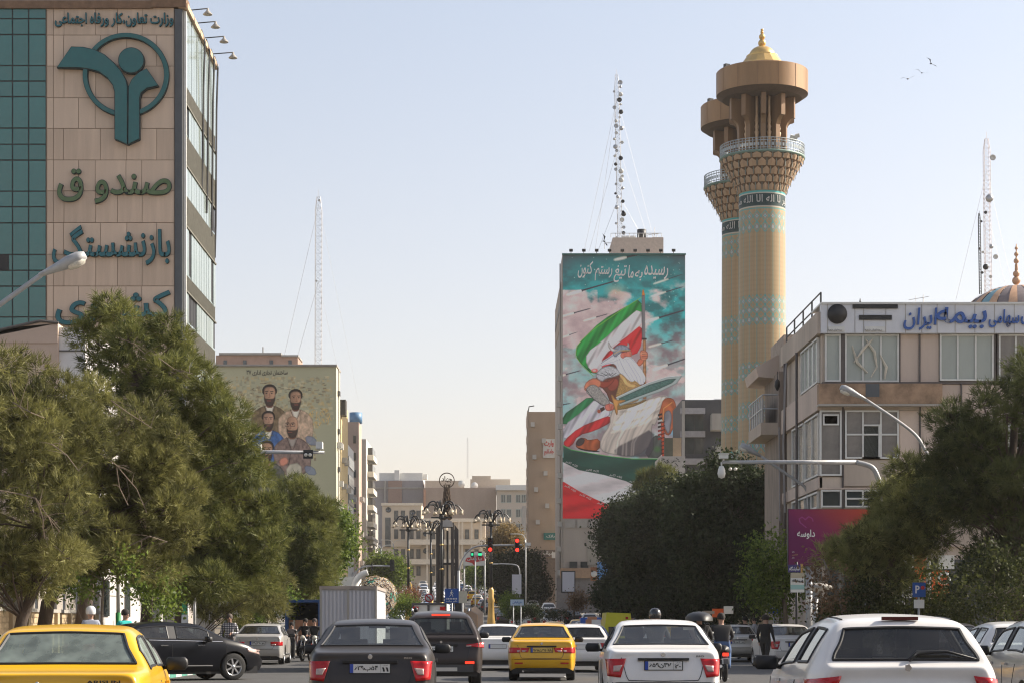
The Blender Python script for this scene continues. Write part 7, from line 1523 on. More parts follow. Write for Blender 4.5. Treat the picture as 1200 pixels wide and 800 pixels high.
MB().bx(Lg(303, 523, 90), (.25, .5, .25)).tube([Lg(303, 525, 90), Lg(303, 530, 90)], .04, 6).build('camera_box', frame_w, g_)
g_ = empty('camera_gantry', (X(1031, 71), 71, .13), 'long camera gantry arm crossing in front of the dark trees and insurance building', 'gantry'); o = g_.location
MB().tube([(0, 0, 0), (0, 0, 3), Lg(1031, 575, 71)]+arcpts([Lg(1030, 562, 71), Lg(1022, 547, 71), Lg(1003, 541, 71)], 5), .09, 10).build('pole', paint_pole, g_); MB().tube([Lg(1003, 541, 71), Lg(846, 541, 71)], [.085, .06], 8).build('arm', paint_pole, g_)
MB().bx(Lg(848, 534.5, 71), (.30, .30, .14)).bx(Lg(848, 531.5, 71), (.36, .36, .03)).tube([Lg(848, 535, 71), Lg(848, 541, 71)], .03, 6).build('camera_box', frame_w, g_)
MB().lathe([(0, .32), (.08, .30), (.12, .18), (.14, .05), (.11, -.08), (0, -.13)], Lg(845.5, 556, 71), 12).tube([Lg(845.5, 548, 71), Lg(845.5, 541, 71)], .03, 6).build('dome_camera', frame_w, g_)
for a in (856, 862): MB().lathe([(0, 0), (.06, .01), (.06, .08)], Lg(a, 549, 71), 10, axis='Y').build('infrared_lamp', lens, g_)
# small pole lamp and plain posts
for lb, px, d, yt, m2, gp in (('post painted green at the bottom and white above, behind the yellow taxi', 138.5, 58, 655, 1, 0), ('thin grey post between pine trunks above the black saloon', 228, 72, 660, 0, 0), ('thin white post with a small bent lamp right of the purple billboard', 1058.5, 73, 585, 0, 1)):
    r = empty('post', (X(px, d), d, .13 if d != 72 else 0), lb, 'post'); h = Z(yt, d)-.13; MB().tube([(0, 0, 0 if not m2 else 1.6), (0, 0, h)], .055, 8).build('pole', paint_pole, r)
    if m2: MB().tube([(0, 0, 0), (0, 0, 1.6)], .075, 10).build('green_sleeve', mat('green_paint', (.02, .20, .05), .5), r)
    if gp: MB().tube([(0, 0, h), (-.05, 0, h+.12), (-.2, 0, h+.15)], .03, 6).bx((-.3, 0, h+.13), (.24, .1, .06)).build('lamp_head', paint_pole, r)
# candelabra lamps on the square
bell = mat('bell_lamp', (.60, .50, .36), .35, var=.15)
def candelabra(label, px, d, ytop, ygold, copyof=None):
    x, z0 = X(px, d), zt(d); r = empty('candelabra_lamp', (x, d, z0), label, 'street lamp', 'candelabra lamps on the square'); h = Z(ytop, d)-z0; k = d/F
    gz = Z(ygold, d)-z0
    MB().lathe([(.42, 0), (.42, .25), (.30, .4), (.36, .6), (.24, gz*.45), (.20, gz*.7), (.26, gz*.75), (.18, gz*.82), (.20, gz*.95), (.10, gz)], (0, 0, 0), 14).build('base', gold2, r)
    MB().tube([(0, 0, gz), (0, 0, h)], [.10, .075], 10).build('pole', dark_m, r)
    for zz in (.38, .66): MB().lathe([(.08, -.06), (.14, 0), (.08, .06)], (0, 0, gz+(h-gz)*zz), 10).build('collar', gold2, r)
    b = MB(); b.lathe([(.08, -.3), (.20, -.2), (.14, 0), (.08, .2)], (0, 0, h), 10); b.bx((0, 0, h-.15), (1.3, .12, .09)).bx((0, 0, h-.15), (.12, 1.3, .09)); b.build('bracket', dark_m, r)
    arms = MB(); bm_ = MB().lathe([(.03, .16), (.07, .10), (.10, -.02), (.17, -.16), (.15, -.17), (.05, -.10)], (0, 0, 0), 9).mesh('bell_shade', bell)
    for q in range(10):
        t = 2*math.pi*(q+.3)/10; c, s_ = math.cos(t), math.sin(t); R1 = [1.28, .95][q % 2]; zz = [.62, .80][q % 2]
        arms.tube(arcpts([(c*.1, s_*.1, h), (c*R1*.4, s_*R1*.4, h+zz), (c*R1*.8, s_*R1*.8, h+zz*.95), (c*R1, s_*R1, h+.30)], 4), .05, 5)
        o_ = link('bell_shade', bm_, r, (c*R1, s_*R1, h+.22)); o_.rotation_euler = (-.35*s_, .35*c, 0)
    arms.build('curved_arms', black_m, r); return r
candelabra('candelabra lamp in front of the monument slabs, its gold base over the utility car', 517.5, 128, 603, 705)
candelabra('candelabra lamp at the right beside the red traffic signal, gold base by the taxi', 575.5, 142, 612, 688)
candelabra('leftmost candelabra lamp standing among the shrubs', 478.5, 150, 618, 694)
candelabra('farther candelabra lamp half hidden left of the monument', 505, 168, 622, 700)
# monument
d = 152; mo_ = empty('monument', (X(523.5, d), d, zt(d)), 'dark slab monument with a spiky crown and a round calligraphic emblem on top', 'monument'); k = d/F; o = mo_.location
slab = mat('monument_slab', (.055, .045, .042), .45, var=.3, scale=2); cap_ = mat('monument_cap', (.42, .40, .38), .6, var=.1)
def Lm(a, b): return (X(a, d)-o.x, Z(b, d)-o.z)
zt_ = lambda b: Z(b, d)-o.z
for x0, x1, ya, yb_, dy in ((511, 515.5, 618, 614, 0), (516.2, 519.8, 612, 612, -.5), (528.6, 532, 612, 612, -.5), (532.6, 537.3, 614, 620, 0), (523, 525.4, 621, 621, .3)):
    (xa, za), (xb, zb_) = Lm(x0, ya), Lm(x1, yb_); MB().prism([(xa, 0), (xb, 0), (xb, zb_), (xa, za)], dy, dy+.9).build('slab', slab, mo_)
MB().box(Lm(515, 0)[0], Lm(534, 0)[0], .2, .5, zt_(661), zt_(658.5)).build('cross_bar', slab, mo_)
MB().prism([Lm(517, 617), Lm(531, 617), Lm(530, 611), Lm(524, 608), Lm(518, 611)], -.6, 1.2).build('cap', cap_, mo_)
sp_ = MB(); bz = mat('bronze_leaves', (.11, .075, .05), .5, .4, var=.2)
for lv in range(9):
    for q in range(8):
        t = 2*math.pi*(q+.5*(lv % 2))/8; z_ = zt_(606-lv*4.1); R2 = (6.4-lv*.42)*k; c, s_ = math.cos(t), math.sin(t)
        sp_.tube([(c*R2*.2, s_*R2*.2+.3, z_-.25), (c*R2*.8, s_*R2*.8+.3, z_), (c*R2*1.05, s_*R2*1.05+.3, z_+.42)], [.06, .09, .01], 4)
sp_.tube([(0, .3, zt_(611)), (0, .3, zt_(571))], [.22, .10], 8); o2 = sp_.build('bronze_crown', bz, mo_); o2['kind'] = 'stuff'
rg_ = MB(); n = 36; v = []
for j in range(n):
    t = 2*math.pi*j/n
    for rr_ in (9.2*k, 8.2*k):
        for yy in (.2, .38): v.append((rr_*math.cos(t), yy, zt_(562)+rr_*math.sin(t)))
rg_.add(v, [(4*j+a, 4*j+b, 4*((j+1) % n)+b, 4*((j+1) % n)+a) for j in range(n) for a, b in ((0, 1), (1, 3), (3, 2), (2, 0))]); rg_.build('emblem_ring', bz, mo_)
link('lettering', text_mesh('جهاد', 13*k, 8*k, .1, bz, .03), mo_, (0, .3, zt_(561))); link('lettering', text_mesh('میدان', 9*k, 3.6*k, .1, bz, .03), mo_, (0, .3, zt_(567)))
# traffic signals
sig_r = mat('signal_red', (.8, .02, .01), .3, var=0, emit=(1, .025, .015, 2.2)); sig_g = mat('signal_green', (.02, .5, .25), .3, var=0, emit=(.03, .9, .35, .55)); sig_off = mat('signal_off', (.06, .02, .02), .3, var=0)
def signal(parent, x, y, z, s, lit_):
    hd = MB().box(-s*.5, s*.5, -.05, .18, -s*1.45, s*1.45).build('signal_head', black_m, parent, (x, y, z))
    for i, on in enumerate(lit_):
        zz = s*(.95-.95*i); MB().lathe([(0, -.08), (s*.36, -.06), (s*.38, -.04)], (0, 0, zz), 14, axis='Y').build('signal_lens', on, hd)
        MB().lathe([(s*.40, -.22), (s*.44, -.05)], (0, 0, zz), 12, axis='Y', a0=0, a1=math.pi).build('visor', black_m, hd)
d = 105; ts = empty('traffic_signal', (X(537.5, d), d, zt(d)), 'traffic signal on a curved arm with red lamps lit, left of the dark trees', 'traffic signal', 'traffic signals'); o = ts.location
def Ls(a, b): return (X(a, d)-o.x, 0, Z(b, d)-o.z)
MB().tube([(0, 0, 0), Ls(537.5, 668)], .07, 10).build('pole', paint_pole, ts); MB().tube(arcpts([Ls(538, 668), Ls(541, 657), Ls(549, 645), Ls(560, 639.5), Ls(580, 638.5), Ls(612, 638)], 5), .045, 8).build('arm', paint_pole, ts)
signal(ts, Ls(574.5, 0)[0], -.15, Ls(0, 638)[2], .25, [sig_off, sig_off, sig_r]); signal(ts, Ls(606, 0)[0], -.15, Ls(0, 638.5)[2], .25, [sig_r, sig_off, sig_r])
MB().tube([Ls(615, 632), Ls(617, 640), Ls(620, 641)], .04, 5).bx(Ls(619, 637), (.25, .3, .15)).build('camera_box', frame_w, ts)
MB().box(-.16, .16, -.2, .0, 1.9, 3.0).build('control_box', dark_m, ts)
d = 175; ps = empty('traffic_signal', (X(557, d), d, zt(d)), 'pair of green lit signals far beyond the monument under the curved arm', 'traffic signal', 'traffic signals'); o = ps.location
MB().tube([(0, 0, 0), (0, 0, Z(652, d)-o.z)], .06, 6).bx((0, 0, Z(650, d)-o.z), (.9, .06, .06)).build('pole', paint_pole, ps)
for a, m2 in ((553.5, sig_g), (562.5, sig_g)): MB().bx((X(a, d)-o.x, 0, Z(649, d)-o.z), (.30, .2, .5)).build('signal_head', black_m, ps); MB().bx((X(a, d)-o.x, -.12, Z(649, d)-o.z), (.16 if a < 560 else .3, .05, .2)).build('signal_lens', m2, ps)
d = 140; ts2 = empty('traffic_signal', (X(411, d), d, zt(d)), 'traffic signal arm curving over the left carriageway near the flower ball', 'traffic signal', 'traffic signals'); o = ts2.location
MB().tube([(0, 0, 0), Ls(411, 690)], .10, 8).build('pole', paint_pole, ts2); MB().tube(arcpts([Ls(411, 688), Ls(414, 674), Ls(424, 664.5), Ls(440, 662.5), Ls(461, 663)], 5), .06, 8).build('arm', paint_pole, ts2)
MB().bx(Ls(459.5, 662), (.28, .2, .75)).build('signal_head', black_m, ts2); MB().tube([Ls(436, 660), Ls(436, 668)], .07, 5).build('spike', dark_m, ts2)
MB().bx(Ls(481, 671), (.30, .2, .6)).build('signal_head', black_m, None) if False else None
d = 170; ts3 = empty('street_lamp', (X(609, d), d, zt(d)), 'thin curved lamp arm in front of the dark trees right of the red signals', 'street lamp'); o = ts3.location
MB().tube([(0, 0, 0)]+arcpts([Ls(609, 672), Ls(608, 665), Ls(603, 661), Ls(583, 660)], 5), .05, 6).build('pole', paint_pole, ts3); MB().bx(Ls(580, 660), (.5, .2, .1)).build('lamp_head', frame_w, ts3)
for lb, px, d, sp in (('double armed street lamp far down the left carriageway', 461, 300, 1), ('double armed street lamp near the white building at the far left', 447, 330, 1), ('street lamp far away by the right hand buildings', 616, 250, 0)):
    r = empty('street_lamp', (X(px, d), d, zt(d)), lb, 'street lamp', 'distant street lamps'); h = Z([632, 638, 625][[461, 447, 616].index(px)], d)-zt(d)
    MB().tube([(0, 0, 0), (0, 0, h-.6)], .08, 6).build('pole', paint_pole, r)
    for s in ((1, -1) if sp else (-1,)): MB().tube(arcpts([(0, 0, h-.7), (s*.4, 0, h-.1), (s*1.4, 0, h)], 4), .05, 5).bx((s*1.6, 0, h), (.5, .2, .1)).build('lamp_arm', frame_w, r)
# signs
blue_s = mat('sign_blue', (.012, .075, .30), .4, var=.05); white_s = mat('sign_white', (.68, .68, .66), .4, var=.05); red_s = mat('sign_red', (.45, .015, .02), .4, var=.05)
def walker(b, cx_, cz, s, m=0, y0=-.03, y1=-.015):
    def ln(a, c, w):
        a, c = Vector(a), Vector(c); u = (c-a); n_ = Vector((-u.y, u.x)).normalized()*w/2; b.prism([tuple(Vector((cx_, cz))+s*p) for p in (a+n_, a-n_, c-n_, c+n_)], y0, y1, m)
    b.lathe([(0, y0), (s*.09, y0), (s*.09, y1)], (cx_+s*.04, 0, cz+s*.50), 10, m, axis='Y')
    ln((.02, .40), (0, .08), .16); ln((0, .1), (.20, -.10), .09); ln((.20, -.1), (.22, -.38), .08); ln((0, .1), (-.08, -.14), .09); ln((-.08, -.14), (-.28, -.34), .08); ln((.03, .38), (.22, .20), .07); ln((.22, .2), (.30, .10), .06); ln((0, .38), (-.18, .22), .07); ln((-.18, .22), (-.16, .04), .06)
d = 92; s1 = empty('road_sign', (X(529.5, d), d, .0), 'square blue pedestrian crossing sign right of the round red one', 'road sign', 'road signs'); o = s1.location
MB().tube([(0, .04, 0), (0, .04, Z(690, d))], .04, 8).build('pole', paint_pole, s1)
z0, z1 = Z(706, d), Z(689, d); MB().box(-.31, .31, -.012, .01, z0, z1).build('sign_plate', blue_s, s1)
b = MB(); walker(b, -.02, z0+.40, .30)
for q in range(7): b.box(-.24+q*.072, -.24+q*.072+.042, -.03, -.015, z0+.16, z0+.23)
b.build('walking_figure', white_s, s1); link('lettering', text_mesh('عابر پیاده', .5, .10, .01, white_s, .02), s1, (0, -.012, z0+.08))
d = 86; s2 = empty('road_sign', (X(503, d), d, 0), 'round white and red no left turn sign above the utility car', 'road sign', 'road signs'); zc = Z(700, d)
MB().tube([(0, .04, 0), (0, .04, zc)], .035, 8).build('pole', paint_pole, s2); MB().lathe([(0, -.012), (.15, -.012), (.15, .01)], (0, 0, zc), 24, axis='Y').build('sign_plate', white_s, s2)
MB().lathe([(.14, -.02), (.185, -.02), (.185, .01), (.14, .01)], (0, 0, zc), 28, axis='Y').bx((0, -.03, zc), (.34, .012, .035), rot=Quaternion((0, 1, 0), R(45))).build('red_ring', red_s, s2)
MB().box(.02, .05, -.028, -.014, zc-.09, zc+.06).box(-.06, .05, -.028, -.014, zc+.03, zc+.06).add([(-.10, -.02, zc+.045), (-.05, -.02, zc+.09), (-.05, -.02, zc+.0)], [(0, 1, 2)]).build('arrow', ink, s2)
d = 95; s3 = empty('road_sign', (X(542, d), d, 0), 'plain cream square notice on a post right of the blue crossing sign', 'road sign', 'road signs'); MB().box(-.20, .20, -.02, .02, Z(706, d), Z(692, d)).build('sign_plate', mat('cream_board', (.55, .50, .38), .6), s3); MB().tube([(0, .05, 0), (0, .05, Z(692, d))], .04, 6).build('pole', paint_pole, s3)
d = 80; s4 = empty('road_sign', (X(907, d), d, .0), 'blue pedestrian sign on a grey post beside the person in black', 'road sign', 'road signs'); z0, z1 = Z(718, d), Z(701, d)
MB().tube([(.02, .04, 0), (.02, .04, z0+.1)], .045, 8).build('pole', paint_pole, s4); MB().box(-.24, .22, -.012, .01, z0, z1).build('sign_plate', blue_s, s4); b = MB(); walker(b, -.02, z0+.24, .36); b.build('walking_figure', white_s, s4)
d = 63; s5 = empty('road_sign', (X(1077, d), d, .13), 'blue parking sign with a white letter in front of the hedge', 'road sign', 'road signs'); o = s5.location
MB().tube([(0, .04, 0), (0, .04, 2.3)], .035, 8).build('pole', paint_pole, s5); MB().box(-.20, .20, -.012, .01, Z(699, d)-.13, Z(682, d)-.13).build('sign_plate', blue_s, s5); link('lettering', text_mesh('P', .13, .24, .01, white_s, .02, raw=True), s5, (-.05, -.012, Z(690, d)-.13)); MB().lathe([(0, -.02), (.06, -.02), (.06, 0)], (.11, 0, Z(688, d)-.13), 12, axis='Y').build('red_disc', red_s, s5)
MB().box(-.16, .16, -.012, .0, Z(712, d)-.13, Z(702, d)-.13).build('lower_plate', white_s, s5)
d = 110; s6 = empty('notice_sign', (X(606, d), d, zt(d)), 'small pale blue and white street notice behind the yellow taxi roof', 'sign'); MB().box(-.36, .36, -.02, .02, Z(711, d), Z(704, d)).build('sign_plate', mat('pale_blue', (.35, .45, .55), .5), s6); link('lettering', text_mesh('خیابان', .5, .13, .01, blue_s, .02), s6, (0, -.02, Z(707.5, d))); MB().tube([(-.2, 0, 0), (-.2, 0, Z(708, d))], .03, 6).tube([(.2, 0, 0), (.2, 0, Z(708, d))], .03, 6).build('legs', paint_pole, s6)
for lb, px, py, w, h, d, fr in (('blank white panel on a post in front of the dark trees', 605.5, 684, 11, 23, 170, 0), ('blank white panel in a black frame at the foot of the mural tower', 666, 681, 14, 23, 165, 1)):
    r = empty('display_board', (X(px, d), d, zt(d)), lb, 'display board', 'blank display boards'); k = d/F; zc = Z(py, d)-zt(d)
    MB().box(-w/2*k, w/2*k, -.08, .08, zc-h/2*k, zc+h/2*k).build('board', mat('board_white', (.62, .60, .62), .5, var=.04), r)
    if fr: MB().box(-w/2*k-.09, w/2*k+.09, -.05, .12, zc-h/2*k-.12, zc+h/2*k+.09).build('frame', black_m, r); MB().tube([(w/2*k, 0, 0), (w/2*k, 0, zc)], .08, 6).build('pole', dark_m, r)
    else: MB().tube([(0, .1, 0), (0, .1, zc)], .08, 6).build('pole', dark_m, r)
d = 250; r = empty('street_banner', (X(556, d), d, zt(d)), 'red and white banner hung over the far carriageway below the green signals', 'banner'); k = d/F; zc = Z(654, d)-zt(d)
MB().box(-12.5*k, 12.5*k, -.1, .1, zc-8*k, zc+8*k).build('board', frame_w, r); MB().prism([(-11*k, zc-3*k), (-3*k, zc-5*k), (0, zc-8*k), (2*k, zc-4*k), (12*k, zc-2*k), (10*k, zc+4*k), (-9*k, zc+1*k)], -.16, -.1).build('red_panel', red_s, r)
link('lettering', text_mesh('بیا زندگی', 17*k, 5*k, .04, frame_w, .02), r, (0, -.16, zc)); MB().tube([(-12*k, 0, 0), (-12*k, 0, zc)], .1, 6).tube([(12*k, 0, 0), (12*k, 0, zc)], .1, 6).build('poles', paint_pole, r)
d = 222; r = empty('shop_board', (X(705, d), d, zt(d)), 'blue poster board with a white round badge beside the far tree', 'sign'); k = d/F
MB().box(-5*k, 8*k, -.1, .1, Z(680, d)-zt(d), Z(658, d)-zt(d)).build('board', mat('sky_blue_board', (.10, .25, .48), .5), r); MB().lathe([(0, -.16), (3.6*k, -.16), (3.6*k, -.1)], (-9*k, 0, Z(672, d)-zt(d)), 16, axis='Y').build('badge', frame_w, r); MB().box(-13*k, -5.1*k, -.1, .1, Z(680, d)-zt(d), Z(664, d)-zt(d)).build('brown_panel', mat('brown_board', (.25, .11, .05), .6), r); MB().tube([(0, .1, 0), (0, .1, 4)], .1, 6).build('pole', dark_m, r)
# purple billboard with its print
d = 72; cvb = Canvas(923.5, 1028, 596.5, 662, .8); xx, yy = cvb.X, cvb.Y; t = np.clip((xx-923)/105*.75+(640-yy)/120, 0, 1)
cvb.c = mix(cvb.lin((108, 42, 88))*np.ones(xx.shape+(3,)), cvb.lin((196, 84, 60)), np.clip(t*1.4-.45, 0, 1)); cvb.c = mix(cvb.c, cvb.lin((140, 50, 96)), np.clip(1-np.abs(t-.4)*4, 0, 1)*.6)
cvb.line([(944, 617.5), (937, 612), (936, 607.5), (939.5, 605.5), (943, 608.5), (947, 605), (951, 607), (952, 610)], (170, 80, 150), 1.0, .8)
pb_ = empty('billboard', (X(975, d), d, 0), 'large purple billboard with a white word and a faint heart beside the pine', 'billboard')
cvb.mesh('poster', d, d-.13, .88, paint, pb_); b = MB().box(X(923, d)-pb_.location.x, X(1028.5, d)-pb_.location.x, -.1, .15, Z(662.6, d), Z(596, d)); b.build('board', dark_m, pb_)
MB().tube([(-.8, .05, .13), (-.8, .05, Z(662, d))], .12, 10).tube([(1.2, .05, .13), (1.2, .05, Z(662, d))], .12, 10).build('legs', paint_pole, pb_)
sign_text(pb_, 'داوسه', 934, 955, 620, 631, d-.14, paint_w, .01, .02, None); 
for q in range(3): sign_text(pb_, ['مشاوره', 'آنلاین', 'رایگان'][q].replace('آ', 'ا'), 928, [931, 935, 931][q], 645+q*3.4, 647+q*3.4, d-.14, [paint_w, gold2, paint_w][q], .01, .0, None)
# stacked shop signs, bus shelter and orange shop front on the right pavement
d = 71; st_ = empty('stacked_signs', (X(943, d), d, .13), 'stack of small shop signs hanging under the purple billboard', 'sign'); k = d/F; o = st_.location
def Bx(x0, x1, y0, y1, m, nm, yy=-.03): MB().box(X(x0, d)-o.x, X(x1, d)-o.x, yy, .03, Z(y1, d)-o.z, Z(y0, d)-o.z).build(nm, m, st_)
Bx(923.5, 938, 661, 670, mat('violet', (.05, .04, .16), .5), 'violet_sign'); Bx(938.2, 941, 660, 670.4, gold2, 'yellow_sign'); Bx(926.5, 942.5, 670.6, 676.5, mat('buff_sign', (.40, .36, .26), .6), 'buff_sign'); Bx(926.5, 942.5, 676.6, 684.5, frame_w, 'white_sign'); Bx(926.5, 942.5, 684.6, 690, mat('mint_sign', (.25, .42, .40), .6), 'mint_sign'); Bx(926.5, 942.5, 690.1, 693.5, frame_w, 'lower_sign')
MB().tube([(-.27, .06, 0), (-.27, .06, Z(662, d))], .04, 8).build('pole', dark_m, st_)
sign_text(st_, 'نمایشگاه', 925, 937, 663, 668.6, d-.035, paint_w, .01, .02, None); sign_text(st_, 'فروشگاه', 928, 941, 678, 682, d-.035, ink, .01, .03, None)
d = 69.5; bs_ = empty('bus_shelter', (X(955.5, d), d, .13), 'bus stop with a mushroom shaped canopy and a green map panel', 'bus shelter'); o = bs_.location; zc = Z(688, d)-o.z
MB().tube([(0, 0, 0), (0, 0, zc)], .10, 12).build('pole', paint_pole, bs_); MB().lathe([(.10, -.16), (.46, -.04), (.50, .03), (.30, .12), (.06, .16), (0, .17)], (.12, 0, zc), 20).build('canopy', conc, bs_)
MB().box(.25, .95, .1, .16, .3, Z(702, d)-.13).build('frame', dark_m, bs_); MB().box(.29, .91, .085, .099, .4, Z(705, d)-.13).build('map_panel', mat('map_green', (.14, .19, .12), .3, var=.3, scale=4), bs_); MB().box(.27, .93, .08, .099, Z(705, d)-.12, Z(703, d)-.13).build('header', mat('header_salmon', (.5, .3, .2), .5), bs_)
MB().box(.10, .24, -.15, .05, .5, Z(712, d)-.13).build('ticket_box', black_m, bs_); MB().lathe([(0, -.02), (.05, -.02), (.05, 0)], (.17, -.15, Z(720, d)), 12, axis='Y').build('round_badge', red_s, bs_)
MB().box(-.32, -.22, -.04, 0, Z(708, d)-.13, Z(698, d)-.13).build('small_sign', frame_w, bs_); MB().box(-.32, 0, -.03, 0, Z(696.5, d)-.13, Z(694.5, d)-.13).build('bracket', paint_pole, bs_)
d = 73.5; of = empty('shop_signs', (X(1090, d), d, .13), 'orange and white shop signs glimpsed through the hedge branches', 'sign'); o = of.location
org = mat('orange_sign', (.60, .10, .02), .45, var=.1)
for x0, x1, y0, y1, m2 in ((1060, 1071, 638, 700, frame_w), (1071.5, 1090, 640, 702, org), (1092, 1112, 668, 704, org), (1100, 1118, 650, 666, frame_w)): MB().box(X(x0, d)-o.x, X(x1, d)-o.x, -.05, .05, Z(y1, d)-.13, Z(y0, d)-.13).build('sign_plate', m2, of)
MB().lathe([(.14, -.09), (.24, -.09), (.24, -.05), (.14, -.05)], (X(1106, d)-o.x, 0, Z(681, d)), 20, axis='Y').build('ring_mark', frame_w, of); MB().tube([(0, 0, 0), (0, 0, 1.2)], .06, 6).build('post', paint_pole, of)
wt2 = tag(MB().box(0, 2.4, -.1, .1, .13, .8).build('planter_wall', conc, None, (X(935, 70), 70, 0)), 'low pale concrete wall under the hedge by the bus stop', 'wall')
# flower ball
d = 112; fb = empty('flower_ball', (X(441, d), d, zt(d)), 'big ball of white and yellow flowers beside the corrugated truck', 'flower ball'); k = d/F; zc = Z(698.5, d)-zt(d); R0 = 23.5*k
MB().lathe([(R0*.93*math.sin(t), zc-R0*.93*math.cos(t)) for t in [i*math.pi/12 for i in range(13)]], (0, 0, 0), 24).build('ball_core', mat('ball_core', (.10, .055, .035), .9, var=.4, scale=4), fb)
MB().tube([(0, 0, 0), (0, 0, zc-R0*.9)], .2, 8).build('stand', paint_pole, fb)
pet = MB(); ctr = MB(); grn_ = MB(); rf = random.Random(9)
for i in range(420):
    z_ = 1-2*(i+.5)/420; t = i*2.39996; s_ = math.sqrt(1-z_*z_); nrm = Vector((s_*math.cos(t), s_*math.sin(t), z_))
    if nrm.y > .35: continue
    c0_ = nrm*R0*rf.uniform(.94, 1.03)+Vector((0, 0, zc)); a = nrm.orthogonal().normalized(); b_ = nrm.cross(a); r_ = R0*rf.uniform(.075, .11)
    tgt = pet if rf.random() < .86 else grn_
    ring_ = [c0_+(a*math.cos(q*math.pi/5)+b_*math.sin(q*math.pi/5))*r_*(1 if q % 2 else .62)+nrm*(.04 if q % 2 else 0) for q in range(10)]
    tgt.add([c0_]+ring_, [(0, 1+q, 1+(q+1) % 10) for q in range(10)])
    if tgt is pet: ctr.add([c0_+nrm*.03+(a*math.cos(q*math.pi/2)+b_*math.sin(q*math.pi/2))*r_*.42 for q in range(4)]+[c0_+nrm*.07], [(0, 1, 4), (1, 2, 4), (2, 3, 4), (3, 0, 4)])
for nm, b_, m2 in (('flowers', pet, mat('petal_white', (.62, .58, .50), .7)), ('flower_centres', ctr, mat('petal_yellow', (.50, .28, .05), .7)), ('green_flowers', grn_, mat('petal_green', (.05, .28, .20), .7))): b_.build(nm, m2, fb)['kind'] = 'stuff'
ar = tag(MB().tube(arcpts([(X(414, 108), 108, Z(692, 108)), (X(417, 108), 108, Z(680, 108)), (X(423, 108), 108, Z(673, 108)), (X(431, 108), 108, Z(670, 108))], 5)+[], .16, 10).tube([(X(414, 108), 108, Z(692, 108)), (X(413, 108), 108, zt(108))], .16, 10).build('curved_pipe', frame_w), 'thick white curved pipe arching beside the flower ball', 'pipe')
# concrete edge blocks on the square
for k_, (lb, a, b_, yt_) in enumerate((('low tan slab leaning on the square right of the utility car', 541, 560, 712), ('white barrier block in the square beside the slab', 552, 566, 709))):
    d = 118; tag(MB().prism([(X(a, d), zt(d)), (X(b_, d), zt(d)), (X(b_, d), Z(yt_+8, d)), (X(a+5, d), Z(yt_, d)), (X(a, d), Z(yt_+3, d))], d+k_, d+1.6+k_*1.2).build('barrier', conc if k_ else mat('tan_barrier', (.40, .27, .18), .8)), lb, 'barrier')

